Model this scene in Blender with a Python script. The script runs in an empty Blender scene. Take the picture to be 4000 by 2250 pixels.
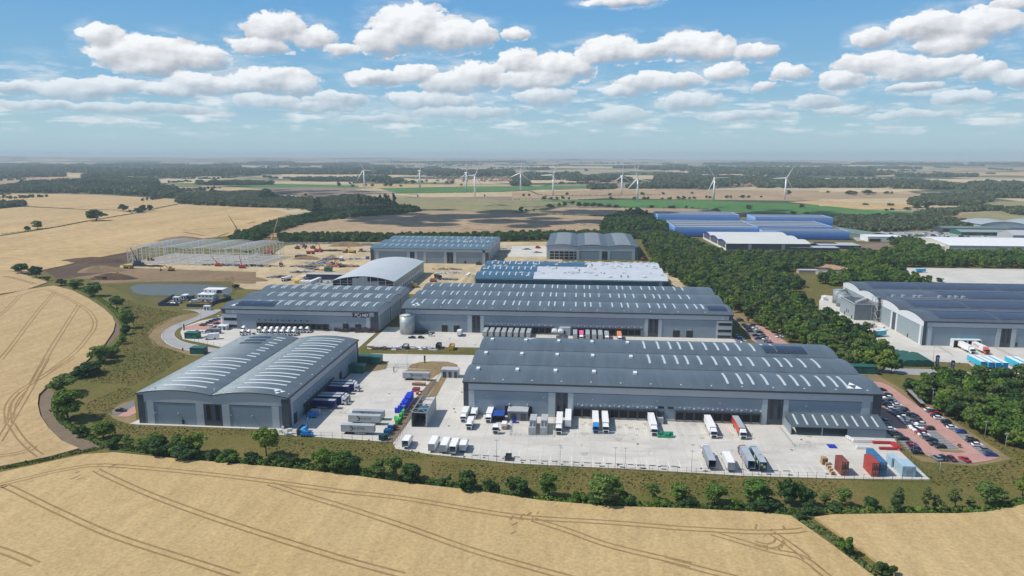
import bpy, math, random
import numpy as np
from mathutils import Matrix, Vector
R = math.radians
SC = bpy.context.scene
COL = SC.collection
rng = random.Random(7)
nrng = np.random.default_rng(11)

# ---------------------------------------------------------------- camera (survey of the photograph: 4000 x 2250 px)
F, CX, CY, H = 2750., 2000., 1125., 111.
PITCH = math.atan(519 / F)
YAW = math.atan2(265, math.hypot(F, 519))
cam = bpy.data.cameras.new('camera')
cam.sensor_width = 36.0
cam.lens = F / 4000 * 36
cam.clip_start = 1.0
cam.clip_end = 60000
camo = bpy.data.objects.new('camera', cam)
COL.objects.link(camo)
camo.location = (0, 0, H)
camo.rotation_euler = (math.pi / 2 - PITCH, 0, YAW)
SC.camera = camo
SC.view_settings.view_transform = 'Standard'
SC.view_settings.look = 'None'
SC.view_settings.exposure = 0.12
SC.view_settings.gamma = 1.0
SC.cycles.use_denoising = True
SC.cycles.max_bounces = 6
SC.cycles.volume_bounces = 0
SC.cycles.transparent_max_bounces = 8
SC.cycles.sample_clamp_indirect = 6.0

# ---------------------------------------------------------------- sun and sky
SUN_EL, SUN_AZ = R(52), R(180 + 8)          # direction TO the sun, measured from +X, counter clockwise
sd = Vector((math.cos(SUN_EL) * math.cos(SUN_AZ), math.cos(SUN_EL) * math.sin(SUN_AZ), math.sin(SUN_EL)))
sl = bpy.data.lights.new('sun', 'SUN')
sl.energy = 4.2
sl.angle = R(0.53)
sl.color = (1.0, 0.95, 0.87)
so = bpy.data.objects.new('sun', sl)
COL.objects.link(so)
so.location = sd * 500
so.rotation_euler = sd.to_track_quat('Z', 'Y').to_euler()


class NT:
    """tiny node-tree writer"""
    def __init__(s, t):
        s.t = t; s.n = t.nodes; s.l = t.links

    def a(s, typ, ins=None, **kw):
        nd = s.n.new(typ)
        for k, v in kw.items():
            setattr(nd, k, v)
        for k, v in (ins or {}).items():
            sock = nd.inputs[k]
            if hasattr(v, 'is_output'):
                s.l.new(v, sock)
            else:
                sock.default_value = v
        return nd

    def m(s, op, a, b=None, c=None, clamp=False):
        nd = s.n.new('ShaderNodeMath'); nd.operation = op; nd.use_clamp = clamp
        for i, v in enumerate((a, b, c)):
            if v is None: continue
            if hasattr(v, 'is_output'): s.l.new(v, nd.inputs[i])
            else: nd.inputs[i].default_value = v
        return nd.outputs[0]

    def v(s, op, a, b=None, c=None):
        nd = s.n.new('ShaderNodeVectorMath'); nd.operation = op
        for i, x in enumerate((a, b, c)):
            if x is None: continue
            if hasattr(x, 'is_output'): s.l.new(x, nd.inputs[i])
            elif op == 'SCALE' and i == 1: nd.inputs['Scale'].default_value = x
            else: nd.inputs[i].default_value = x
        return nd.outputs['Value'] if op in ('DOT_PRODUCT', 'LENGTH', 'DISTANCE') else nd.outputs[0]

    def mix(s, f, a, b, blend='MIX'):
        nd = s.n.new('ShaderNodeMix'); nd.data_type = 'RGBA'; nd.blend_type = blend
        for i, x in ((0, f), (6, a), (7, b)):
            if hasattr(x, 'is_output'): s.l.new(x, nd.inputs[i])
            else: nd.inputs[i].default_value = x if i == 0 else (tuple(x) + (1,))[:4]
        return nd.outputs[2]

    def ramp(s, f, stops, interp='LINEAR'):
        nd = s.n.new('ShaderNodeValToRGB'); cr = nd.color_ramp; cr.interpolation = interp
        while len(cr.elements) < len(stops): cr.elements.new(0.5)
        for e, (p, c) in zip(cr.elements, stops):
            e.position = p
            e.color = (c, c, c, 1) if not hasattr(c, '__len__') else (tuple(c) + (1,))[:4]
        s.l.new(f, nd.inputs[0])
        return nd.outputs[0]

    def noise(s, vec, scale, detail=4, rough=.55, dist=0.):
        return s.a('ShaderNodeTexNoise', {'Vector': vec, 'Scale': scale, 'Detail': detail, 'Roughness': rough, 'Distortion': dist}).outputs[0]

    def step(s, x, lo, hi):
        nd = s.n.new('ShaderNodeMapRange'); nd.interpolation_type = 'SMOOTHSTEP'
        s.l.new(x, nd.inputs[0]); nd.inputs[1].default_value = lo; nd.inputs[2].default_value = hi
        return nd.outputs[0]


def ray(px, py):
    """direction of a photograph pixel in the world"""
    a, b = (px - CX) / F, (CY - py) / F
    fh, up = math.cos(PITCH) + b * math.sin(PITCH), -math.sin(PITCH) + b * math.cos(PITCH)
    return Vector((a * math.cos(YAW) - fh * math.sin(YAW), a * math.sin(YAW) + fh * math.cos(YAW), up)).normalized()


# cumulus field: each entry is where a heap stands in the sky (surveyed on a 2576 px wide print) and its half sizes
CLOUDS = [(258, 92, 66, 38), (300, 135, 90, 48), (400, 132, 125, 52), (490, 146, 100, 40), (375, 168, 130, 30),
          (700, 72, 92, 54), (790, 95, 66, 38), (655, 118, 100, 28), (862, 126, 56, 22), (1040, 72, 120, 70), (1140, 92, 108, 52),
          (960, 108, 78, 40), (1215, 85, 42, 38), (1292, 86, 46, 22), (40, 222, 62, 24), (180, 228, 130, 32), (290, 218, 100, 26),
          (430, 226, 90, 24), (490, 206, 90, 30), (690, 206, 130, 42), (750, 216, 66, 28), (570, 216, 110, 26), (850, 250, 90, 24),
          (680, 256, 105, 22), (800, 268, 120, 16), (950, 196, 90, 28), (1045, 186, 66, 30), (1130, 212, 95, 32), (1205, 192, 80, 42),
          (1312, 158, 66, 38), (1405, 172, 110, 46), (1340, 202, 135, 30), (1080, 252, 125, 27), (1370, 242, 84, 28), (1165, 282, 150, 20),
          (1540, 127, 98, 42), (1500, 142, 66, 32), (1640, 128, 74, 28), (1742, 116, 112, 42), (1800, 130, 70, 32), (1900, 132, 66, 28),
          (1825, 182, 56, 29), (1640, 206, 112, 31), (1705, 205, 80, 27), (1560, 227, 70, 18), (1735, 257, 88, 28), (1560, 290, 95, 27),
          (1920, 219, 34, 20), (1990, 182, 60, 25), (2200, 96, 66, 34), (2335, 72, 130, 48), (2485, 60, 120, 55), (2400, 112, 130, 34),
          (2200, 162, 130, 34), (2305, 176, 145, 38), (2120, 202, 82, 25), (2405, 166, 80, 33), (2300, 219, 95, 16), (2480, 182, 72, 32),
          (2545, 196, 72, 28), (2050, 257, 80, 20), (2420, 246, 90, 21), (2120, 276, 80, 14), (1570, 4, 105, 17), (2550, 8, 75, 18),
          (330, 272, 240, 18), (120, 268, 160, 16), (1880, 290, 130, 16), (2300, 290, 140, 14), (950, 300, 120, 14)]


def build_world():
    w = bpy.data.worlds.new('World'); SC.world = w; w.use_nodes = True
    t = NT(w.node_tree); t.n.clear()
    out = t.a('ShaderNodeOutputWorld')
    d = t.v('NORMALIZE', t.a('ShaderNodeTexCoord').outputs['Generated'])
    sky = t.a('ShaderNodeTexSky', sky_type='NISHITA', sun_disc=False)
    sky.sun_elevation = SUN_EL
    sky.sun_rotation = math.atan2(sd.x, sd.y)
    sky.altitude = 100; sky.air_density = 1.0; sky.dust_density = 0.35; sky.ozone_density = 2.5
    xyz = t.a('ShaderNodeSeparateXYZ', {0: d})
    az = t.m('MULTIPLY', t.m('ARCTAN2', xyz.outputs[0], xyz.outputs[1]), 57.2958)      # degrees from the estate's long axis
    el = t.m('MULTIPLY', t.m('ARCSINE', xyz.outputs[2]), 57.2958)
    p = t.a('ShaderNodeCombineXYZ', {0: az, 1: el, 2: 0.0}).outputs[0]
    # milky air low down, deeper blue above
    low = t.ramp(t.m('DIVIDE', t.m('MAXIMUM', el, 0.0), 20.0, clamp=True),
                 [(0, (.395, .545, .605)), (.10, (.38, .555, .635)), (.26, (.245, .465, .655)), (.55, (.145, .365, .645)), (1, (.105, .32, .62))])
    low = t.v('SCALE', low, 10.0 / 1.25)
    skyc = t.mix(t.step(el, 11, 30), low, sky.outputs[0])

    def bg(col):
        return t.a('ShaderNodeBackground', {'Color': col, 'Strength': 0.125}).outputs[0]

    def cloudy(blobs):
        squash = t.v('MULTIPLY', p, (0.85, 1.2, 1.0))
        wz = t.a('ShaderNodeTexNoise', {'Vector': squash, 'Scale': .7, 'Detail': 3.0, 'Roughness': .55}).outputs['Color']
        pw = pw0 = t.v('ADD', p, t.v('MULTIPLY', t.v('SUBTRACT', wz, (.5, .5, .5)), (1.5, .9, 0.0)))
        dens = hsum = wsum = None
        for ca, ce, ra, re in blobs:
            if dens is not None: pw = t.v('MULTIPLY_ADD', dens, (1e-7, 0, 0), pw0)      # keeps the evaluation sequential
            qv = t.v('MULTIPLY_ADD', pw, (1 / ra, 1 / re, 0), (-ca / ra, -ce / re, 0))
            dd = t.m('SUBTRACT', 1.0, t.v('DOT_PRODUCT', qv, qv))
            hy = t.v('DOT_PRODUCT', qv, (-.30, .95, 0))                     # towards the light
            wgt = t.m('POWER', t.m('MAXIMUM', dd, 0.0), 2.5)
            dens = dd if dens is None else t.m('MAXIMUM', dens, dd)
            hsum = t.m('MULTIPLY', wgt, hy) if hsum is None else t.m('MULTIPLY_ADD', wgt, hy, hsum)
            wsum = wgt if wsum is None else t.m('ADD', wsum, wgt)
        hrel = t.m('DIVIDE', hsum, t.m('ADD', wsum, 0.02))
        n1 = t.noise(squash, 1.15, 8, .56)
        lo = t.noise(squash, .6, 3, .45)
        lob = t.noise(t.v('ADD', squash, (-.28, .34, 0)), .6, 3, .45)
        fine = t.noise(t.v('ADD', squash, (-.05, .07, 0)), 1.15, 6, .53)
        dens = t.m('MAXIMUM', dens, -1.5)
        f = t.m('MULTIPLY_ADD', t.m('SUBTRACT', n1, .5), 1.7, t.m('ADD', dens, .02))
        nl = t.noise(t.v('MULTIPLY', p, (.30, 1.5, 1)), 1.0, 5, .55)
        lowband = t.m('MULTIPLY', t.step(el, .9, 2.4), t.m('SUBTRACT', 1.0, t.step(el, 4.2, 7.5)))
        scraps = t.m('MULTIPLY', t.step(nl, .47, .66), t.m('MULTIPLY', lowband, .62))
        soft = t.m('MULTIPLY_ADD', t.m('MULTIPLY', hrel, -1.0, clamp=True), 1.2, .30)     # bases are softer than tops
        al = t.m('DIVIDE', f, soft, clamp=True)
        al = t.m('MULTIPLY', al, t.m('MULTIPLY', al, t.m('MULTIPLY_ADD', al, -2.0, 3.0)))
        al = t.m('MULTIPLY', al, t.m('MULTIPLY_ADD', t.step(el, 1.5, 7.0), .62, .34))
        al = t.m('MAXIMUM', al, scraps)
        vn = t.noise(t.v('MULTIPLY', p, (.16, .55, 1)), 1.0, 6, .62)
        veil = t.m('MULTIPLY', t.step(vn, .44, .72), t.m('MULTIPLY', t.step(dens, -1.5, .1), .55))      # thin vapour around the heaps
        al = t.m('MAXIMUM', al, t.m('MULTIPLY', veil, t.step(el, 1.0, 4.0)))
        relief = t.m('MULTIPLY_ADD', t.m('SUBTRACT', lo, lob), 1.25, t.m('MULTIPLY', t.m('SUBTRACT', n1, fine), .55))
        br = t.m('ADD', t.m('MULTIPLY_ADD', hrel, .95, .56), t.m('MULTIPLY', relief, 1.25))
        br = t.m('ADD', br, t.m('MULTIPLY', t.m('SUBTRACT', .45, f, clamp=True), .30))      # thin edges glow
        br = t.m('MINIMUM', t.m('MAXIMUM', br, .0), 1.0)
        ccol = t.mix(br, (3.3, 3.5, 3.9), (7.2, 7.3, 7.4))
        return bg(t.mix(al, skyc, ccol))

    B = []
    for cx, cy, rx, ry in CLOUDS:
        k = 4000 / 2576
        c = ray(cx * k, cy * k); ex = ray((cx + rx) * k, cy * k); ey = ray(cx * k, (cy - ry) * k)
        A = lambda v: math.degrees(math.atan2(v.x, v.y))
        E = lambda v: math.degrees(math.asin(v.z))
        B.append((A(c), E(c), abs(A(ex) - A(c)) * .98, abs(E(ey) - E(c)) * .98))
    edges = [-22, -8, 8]                       # sectors of sky, so that each direction meets only the clouds near it
    lims = [-180] + edges + [180]
    sh = None
    for i in range(len(lims) - 1):
        lo_, hi_ = lims[i], lims[i + 1]
        s = cloudy([b for b in B if b[0] + b[2] * 1.6 + 1.2 > lo_ and b[0] - b[2] * 1.6 - 1.2 < hi_])
        if sh is None: sh = s
        else:
            mx = t.a('ShaderNodeMixShader', {0: t.m('GREATER_THAN', az, float(lo_))})
            t.l.new(sh, mx.inputs[1]); t.l.new(s, mx.inputs[2]); sh = mx.outputs[0]
    window = t.m('MULTIPLY', t.m('LESS_THAN', t.m('ABSOLUTE', t.m('SUBTRACT', el, 6.5)), 8.0), t.m('LESS_THAN', t.m('ABSOLUTE', az), 70.0))
    mx = t.a('ShaderNodeMixShader', {0: window})
    t.l.new(bg(skyc), mx.inputs[1]); t.l.new(sh, mx.inputs[2])
    t.l.new(mx.outputs[0], out.inputs[0])
    w.cycles.sampling_method = 'MANUAL'; w.cycles.sample_map_resolution = 512


build_world()

# ---------------------------------------------------------------- survey helpers (zoom windows of the photograph -> ground)
ZW = {1: (0, 550, 1000), 2: (900, 850, 800), 3: (1550, 1050, 800), 4: (2250, 1050, 800), 5: (400, 1250, 800), 6: (1050, 1350, 800),
      7: (1750, 1500, 800), 8: (2500, 1500, 800), 9: (3200, 1450, 800), 10: (3200, 1050, 800), 11: (2400, 780, 800), 12: (3200, 700, 800),
      13: (0, 1000, 900), 14: (1700, 850, 900), 15: (1000, 600, 1000), 16: (2000, 600, 1200), 17: (500, 1050, 800), 20: (0, 1400, 1400),
      21: (1300, 1700, 1400), 22: (2600, 1700, 1400), 23: (1900, 1250, 700), 24: (480, 920, 640), 25: (1080, 920, 400), 26: (600, 1110, 320),
      27: (1400, 1440, 360.8), 28: (3600, 1300, 400), 29: (1480, 1560, 240), 0: (0, 0, 4000)}


def q(k, x, y):
    a, b, w = ZW[k]
    s = w / (4000 if k == 0 else 2576)
    return a + x * s, b + y * s


def g(k, x, y, z=0.0):
    """ground (or height z) point under a pixel of zoom window k"""
    r = ray(*q(k, x, y))
    t = (z - H) / r.z
    return (r.x * t, r.y * t)


def G(px, py, z=0.0):
    return g(0, px, py, z)


def poly(k, pts, z=0.0):
    return [g(k, x, y, z) for x, y in pts]
# ---------------------------------------------------------------- materials
MATS = {}


def M(name, col, rough=.7, var=.12, scale=.6, metal=0., spec=.5, col2=None, detail=4, coord='Object', ribs=None, stretch=None, coat=0., fine=0.):
    """plain painted / mineral surface with slow colour variation; ribs=(axis, period, strength, lines) gives profiled sheet"""
    if name in MATS: return MATS[name]
    m = bpy.data.materials.new(name); m.use_nodes = True
    t = NT(m.node_tree)
    b = t.n['Principled BSDF']
    pos = t.a('ShaderNodeNewGeometry').outputs['Position'] if coord == 'World' else t.a('ShaderNodeTexCoord').outputs['Object']
    pv = t.v('MULTIPLY', pos, stretch) if stretch else pos
    n = t.noise(pv, scale, detail, .6)
    c2 = col2 or tuple(c * (1 - var) for c in col)
    c1 = col if col2 else tuple(c * (1 + var) for c in col)
    cc = t.mix(t.step(n, .3, .7), c1, c2)
    if fine:
        nf = t.noise(pv, scale * 9, 3, .6)
        cc = t.mix(1.0, cc, t.ramp(nf, [(.3, 1 - fine), (.7, 1 + fine)]), 'MULTIPLY')
    if ribs:
        ax, per, st, lines = ribs
        s = t.a('ShaderNodeSeparateXYZ', {0: t.a('ShaderNodeNewGeometry').outputs['Position']}).outputs[ax]
        w = t.m('SINE', t.m('MULTIPLY', s, 6.2832 / per))
        vec = [0, 0, 0]; vec[ax] = st
        nn = t.v('NORMALIZE', t.v('ADD', t.a('ShaderNodeNewGeometry').outputs['Normal'], t.v('MULTIPLY', t.a('ShaderNodeCombineXYZ', {0: w, 1: w, 2: w}).outputs[0], tuple(vec))))
        t.l.new(nn, b.inputs['Normal'])
        if lines:
            fr = t.m('FRACT', t.m('DIVIDE', s, lines))
            cc = t.mix(t.m('MULTIPLY', t.m('GREATER_THAN', fr, .93), .16), cc, tuple(c * .5 for c in col))
    t.l.new(cc, b.inputs['Base Color'])
    b.inputs['Roughness'].default_value = rough
    b.inputs['Metallic'].default_value = metal
    b.inputs['Specular IOR Level'].default_value = spec
    if coat: b.inputs['Coat Weight'].default_value = coat
    MATS[name] = m
    return m


def field_mat(name, c1, c2, c3=None, sc=.9, ang=0., streak=6., big=.02, rough=.95):
    """standing crop or stubble: grain at ear scale, drilling streaks, broad patches"""
    if name in MATS: return MATS[name]
    m = bpy.data.materials.new(name); m.use_nodes = True
    t = NT(m.node_tree); b = t.n['Principled BSDF']
    pos = t.a('ShaderNodeNewGeometry').outputs['Position']
    rot = t.a('ShaderNodeMapping', {'Vector': pos, 'Rotation': (0, 0, ang), 'Scale': (1, 1 / streak, 1)}).outputs[0]
    fine = t.noise(pos, sc, 5, .7)
    mid = t.noise(pos, sc * .16, 4, .6, .6)
    st = t.noise(rot, sc * .22, 4, .65)
    bigp = t.noise(pos, big, 4, .6, .8)
    cc = t.mix(t.step(bigp, .35, .7), c1, c2)
    if c3: cc = t.mix(t.m('MULTIPLY', t.step(mid, .52, .75), .5), cc, c3)
    cc = t.mix(1.0, cc, t.ramp(fine, [(.28, .74), (.5, 1.0), (.72, 1.22)]), 'MULTIPLY')
    cc = t.mix(1.0, cc, t.ramp(st, [(.3, .88), (.7, 1.1)]), 'MULTIPLY')
    t.l.new(cc, b.inputs['Base Color'])
    b.inputs['Roughness'].default_value = rough
    b.inputs['Specular IOR Level'].default_value = .15
    MATS[name] = m
    return m


def leaf_mat(name, c1, c2, sc=.35):
    if name in MATS: return MATS[name]
    m = bpy.data.materials.new(name); m.use_nodes = True
    t = NT(m.node_tree); b = t.n['Principled BSDF']
    pos = t.a('ShaderNodeNewGeometry').outputs['Position']
    oi = t.a('ShaderNodeObjectInfo').outputs['Random']
    n = t.noise(pos, sc, 3, .6)
    n2 = t.noise(pos, 2.2, 2, .6)
    cc = t.mix(t.step(n, .3, .7), c1, c2)
    cc = t.mix(1.0, cc, t.ramp(n2, [(.3, .7), (.7, 1.3)]), 'MULTIPLY')
    cc = t.mix(1.0, cc, t.ramp(oi, [(0., (.75, .8, .85)), (.5, (1., 1., 1.)), (1., (1.25, 1.12, .8))]), 'MULTIPLY')
    t.l.new(cc, b.inputs['Base Color'])
    b.inputs['Roughness'].default_value = .75
    b.inputs['Specular IOR Level'].default_value = .2
    tr = t.a('ShaderNodeBsdfTranslucent', {'Color': cc})
    mx = t.a('ShaderNodeMixShader', {0: .25})
    t.l.new(b.outputs[0], mx.inputs[1]); t.l.new(tr.outputs[0], mx.inputs[2])
    t.l.new(mx.outputs[0], t.n['Material Output'].inputs[0])
    MATS[name] = m
    return m


# ---------------------------------------------------------------- mesh builder
class MB:
    def __init__(s):
        s.v = []; s.f = []; s.mi = []; s.sm = []

    def add(s, vs, fs, mi=0, smooth=False):
        n = len(s.v)
        s.v += [tuple(p) for p in vs]
        for f in fs:
            s.f.append(tuple(i + n for i in f)); s.mi.append(mi); s.sm.append(smooth)
        return s

    def box(s, x0, x1, y0, y1, z0, z1, mi=0, top=None, bot=True):
        vs = [(x0, y0, z0), (x1, y0, z0), (x1, y1, z0), (x0, y1, z0), (x0, y0, z1), (x1, y0, z1), (x1, y1, z1), (x0, y1, z1)]
        fs = [(0, 1, 5, 4), (1, 2, 6, 5), (2, 3, 7, 6), (3, 0, 4, 7)] + ([(3, 2, 1, 0)] if bot else [])
        s.add(vs, fs, mi)
        n = len(s.v) - 8
        s.f.append((n + 4, n + 5, n + 6, n + 7)); s.mi.append(mi if top is None else top); s.sm.append(False)
        return s

    def cbox(s, cx, cy, z0, sx, sy, sz, mi=0, top=None):
        return s.box(cx - sx / 2, cx + sx / 2, cy - sy / 2, cy + sy / 2, z0, z0 + sz, mi, top)

    def prism(s, pts, z0, z1, mi=0, side=None):
        """extruded plan outline"""
        if sum(a[0] * b[1] - b[0] * a[1] for a, b in zip(pts, pts[1:] + pts[:1])) < 0: pts = pts[::-1]
        n = len(pts)
        vs = [(x, y, z0) for x, y in pts] + [(x, y, z1) for x, y in pts]
        s.add(vs, [tuple(range(n, 2 * n))], mi)
        k = len(s.v) - 2 * n
        for i in range(n):
            j = (i + 1) % n
            s.f.append((k + i, k + j, k + n + j, k + n + i)); s.mi.append(mi if side is None else side); s.sm.append(False)
        return s

    def sheet(s, pts, z, mi=0):
        if sum(a[0] * b[1] - b[0] * a[1] for a, b in zip(pts, pts[1:] + pts[:1])) < 0: pts = pts[::-1]
        return s.add([(x, y, z) for x, y in pts], [tuple(range(len(pts)))], mi)

    def profile(s, pts, a0, a1, axis='y', mi=0, cap=True, smooth=False):
        """closed outline (u, z) swept along an axis: axis 'y' -> u is x; axis 'x' -> u is y"""
        n = len(pts)
        P = (lambda u, z, w: (u, w, z)) if axis == 'y' else (lambda u, z, w: (w, u, z))
        vs = [P(u, z, a0) for u, z in pts] + [P(u, z, a1) for u, z in pts]
        fs = [(i, (i + 1) % n, n + (i + 1) % n, n + i) for i in range(n)]
        if cap: fs += [tuple(range(n))[::-1], tuple(range(n, 2 * n))]
        return s.add(vs, fs, mi, smooth)

    def cyl(s, p0, p1, r0, r1=None, n=10, mi=0, cap=True, smooth=True):
        r1 = r0 if r1 is None else r1
        p0, p1 = Vector(p0), Vector(p1)
        d = (p1 - p0).normalized()
        u = d.orthogonal().normalized(); w = d.cross(u)
        vs = []
        for p, r in ((p0, r0), (p1, r1)):
            for i in range(n):
                a = 2 * math.pi * i / n
                vs.append(p + u * (r * math.cos(a)) + w * (r * math.sin(a)))
        s.add(vs, [(i, (i + 1) % n, n + (i + 1) % n, n + i) for i in range(n)], mi, smooth)
        if cap:
            k = len(s.v) - 2 * n
            s.f += [tuple(range(k, k + n))[::-1], tuple(range(k + n, k + 2 * n))]; s.mi += [mi, mi]; s.sm += [False, False]
        return s

    def bar(s, p0, p1, w=.2, mi=0):
        return s.cyl(p0, p1, w / 2 * 1.2, n=4, mi=mi, smooth=False)

    def mesh(s, name, mats):
        me = bpy.data.meshes.new(name)
        me.from_pydata(s.v, [], s.f)
        for m in (mats if isinstance(mats, (list, tuple)) else [mats]): me.materials.append(m)
        me.polygons.foreach_set('material_index', s.mi)
        me.polygons.foreach_set('use_smooth', s.sm)
        me.update()
        return me

    def obj(s, name, mats, parent=None, off=(0, 0, 0)):
        if any(off):
            s.v = [(x - off[0], y - off[1], z - off[2]) for x, y, z in s.v]
        o = bpy.data.objects.new(name, s.mesh(name, mats))
        COL.objects.link(o)
        if parent is not None: o.parent = parent
        return o


def tag(o, label=None, cat=None, group=None, kind=None):
    if label: o['label'] = label
    if cat: o['category'] = cat
    if group: o['group'] = group
    if kind: o['kind'] = kind
    return o


def empty(name, loc=(0, 0, 0), rz=0., label=None, cat=None, group=None):
    o = bpy.data.objects.new(name, None); COL.objects.link(o)
    o.empty_display_size = .5
    o.location = loc if len(loc) == 3 else (*loc, 0)
    o.rotation_euler.z = rz
    return tag(o, label, cat, group)


def kids(o): return list(o.children)


def copy_tree(src, loc, rz=0., label=None, group=None, scale=None, parent=None):
    """copy of a thing with its parts and their sub-parts (mesh data shared)"""
    def rec(o, par):
        c = o.copy(); COL.objects.link(c); c.parent = par
        for ch in CH.get(o.name) or []: rec(ch, c)
        return c
    if src.name not in CH: index_children(src)
    c = rec(src, None)
    c.location = loc if len(loc) == 3 else (*loc, 0)
    c.rotation_euler.z = rz
    if scale is not None: c.scale = (scale,) * 3 if not hasattr(scale, '__len__') else scale
    if label: c['label'] = label
    if group: c['group'] = group
    return c


CH = {}


def index_children(o):
    CH[o.name] = kids(o)
    for ch in CH[o.name]: index_children(ch)


def structure(name, mb, mats):
    return tag(mb.obj(name, mats), kind='structure')


ORD = ['first', 'second', 'third', 'fourth', 'fifth', 'sixth', 'seventh', 'eighth', 'ninth', 'tenth', 'eleventh', 'twelfth', 'thirteenth',
       'fourteenth', 'fifteenth', 'sixteenth', 'seventeenth', 'eighteenth', 'nineteenth', 'twentieth', 'twenty-first', 'twenty-second',
       'twenty-third', 'twenty-fourth', 'twenty-fifth', 'twenty-sixth', 'twenty-seventh', 'twenty-eighth', 'twenty-ninth', 'thirtieth']

# paint and sheet metal
m_roof = M('slate_roof_sheet', (.115, .148, .17), .42, .12, .22, .25, stretch=(1, .07, 1), fine=.05, ribs=(0, .33, .35, 1.0))
m_roofB = M('slate_roof_sheet_crosswise', (.115, .148, .17), .38, .10, .22, .32, stretch=(.07, 1, 1), ribs=(1, .33, .80, 1.0))
m_roofN = M('slate_roof_sheet_neighbour', (.11, .13, .155), .4, .12, .2, .3, stretch=(1, .07, 1), ribs=(0, .33, .4, 1.0))
m_gutter = M('dark_gutter', (.035, .042, .05), .4, .05)
m_fascia = M('light_grey_cladding', (.46, .475, .50), .55, .03, .1, ribs=(2, .3, .12, 0))
m_wallA = M('blue_grey_cladding', (.235, .29, .335), .5, .04, .1, ribs=(0, .3, .25, 0))
m_wallS = M('blue_grey_cladding_side', (.235, .29, .335), .5, .04, .1, ribs=(1, .3, .25, 0))
m_pil = M('pale_grey_cladding', (.42, .46, .48), .5, .03, .1)
m_dkpanel = M('anthracite_panel', (.058, .072, .086), .7, .05)
m_glass = M('dark_window_glass', (.014, .019, .024), .15, .1, .3, spec=.5)
m_dock = M('black_dock_curtain', (.012, .012, .013), .8, .1)
m_dockf = M('dark_grey_dock_frame', (.07, .075, .08), .7, .1)
m_light = M('grp_rooflight', (.45, .51, .53), .65, .04, .5)
m_white = M('white_paint', (.78, .78, .77), .35, .03, .5)
m_whitew = M('white_cladding', (.62, .64, .65), .5, .03, .2)
m_black = M('black_plastic', (.02, .02, .022), .5, .1)
m_rubber = M('tyre_rubber', (.018, .018, .018), .85, .1)
m_steel = M('galvanised_steel', (.42, .44, .45), .45, .1, .8, .4)
m_steelp = M('pale_primed_steel', (.70, .71, .71), .55, .05)
m_dkgrey = M('dark_grey_paint', (.06, .065, .07), .5, .1)
m_midgrey = M('mid_grey_paint', (.2, .21, .22), .5, .08)
m_ltgrey = M('light_grey_paint', (.42, .43, .44), .5, .05)
m_green = M('dark_green_paint', (.012, .1, .075), .5, .08)
m_red = M('red_paint', (.5, .03, .03), .45, .08)
m_blue = M('blue_paint', (.01, .05, .4), .4, .08)
m_skyblue = M('sky_blue_paint', (.02, .26, .62), .4, .08)
m_rust = M('rust_red_paint', (.2, .05, .035), .6, .2)
m_orange = M('orange_paint', (.75, .22, .07), .5, .08)
m_yellow = M('yellow_paint', (.72, .4, .02), .5, .08)
m_wood = M('pallet_timber', (.42, .27, .15), .85, .25, 1.5)
m_bark = M('bark', (.09, .065, .045), .9, .25, 2)
m_concrete_wall = M('precast_concrete', (.38, .38, .36), .85, .08, .3)
# ---------------------------------------------------------------- land
WHEAT = field_mat('ripe_wheat', (.455, .33, .162), (.43, .305, .143), (.39, .27, .12), sc=.95, ang=.6)
WHEAT2 = field_mat('ripe_wheat_left', (.435, .315, .163), (.41, .292, .146), (.38, .265, .125), sc=.6, ang=.95)
WHEATF = field_mat('ripe_wheat_far', (.47, .33, .165), (.42, .295, .14), (.36, .27, .11), sc=.09, ang=1.3, big=.006)
TANF = field_mat('tan_stubble', (.36, .26, .155), (.32, .225, .135), (.28, .2, .12), sc=.06, ang=1.5, big=.004)
PALEF = field_mat('pale_stubble', (.50, .40, .24), (.45, .35, .2), (.4, .31, .18), sc=.03, ang=1.5, big=.003)
BROWNF = field_mat('brown_stubble', (.235, .175, .125), (.205, .15, .11), (.18, .135, .1), sc=.06, ang=1.5, big=.004)
OLIVEF = field_mat('olive_pasture', (.23, .21, .1), (.27, .235, .125), (.19, .19, .08), sc=.05, ang=1.5, big=.005)
GREENF = field_mat('green_crop', (.06, .155, .035), (.085, .185, .05), (.05, .13, .03), sc=.05, ang=1.5, big=.004)
GRASS = field_mat('rough_meadow_grass', (.115, .10, .034), (.085, .088, .028), (.16, .115, .045), sc=.55, ang=.2, streak=2., big=.03)
DRYG = field_mat('dry_mown_grass', (.24, .175, .09), (.205, .15, .075), (.18, .14, .06), sc=.7, ang=.2, streak=2.)
GREENG = field_mat('green_verge_grass', (.075, .10, .028), (.095, .105, .035), (.12, .11, .045), sc=.7, ang=.2, streak=2.)
SAND = field_mat('sandy_ground', (.48, .385, .235), (.40, .31, .185), (.31, .235, .14), sc=.25, ang=.9, streak=4., big=.03)
EARTH = field_mat('dark_earth', (.105, .068, .045), (.085, .055, .038), (.14, .095, .06), sc=.4, ang=.4, streak=3.)
EARTH2 = field_mat('brown_earth', (.24, .165, .095), (.2, .135, .08), (.17, .12, .06), sc=.3, ang=.2, streak=5.)
TRACKM = field_mat('ploughed_headland', (.19, .145, .10), (.165, .125, .085), (.13, .1, .065), sc=.9, ang=.9, streak=8.)


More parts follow.
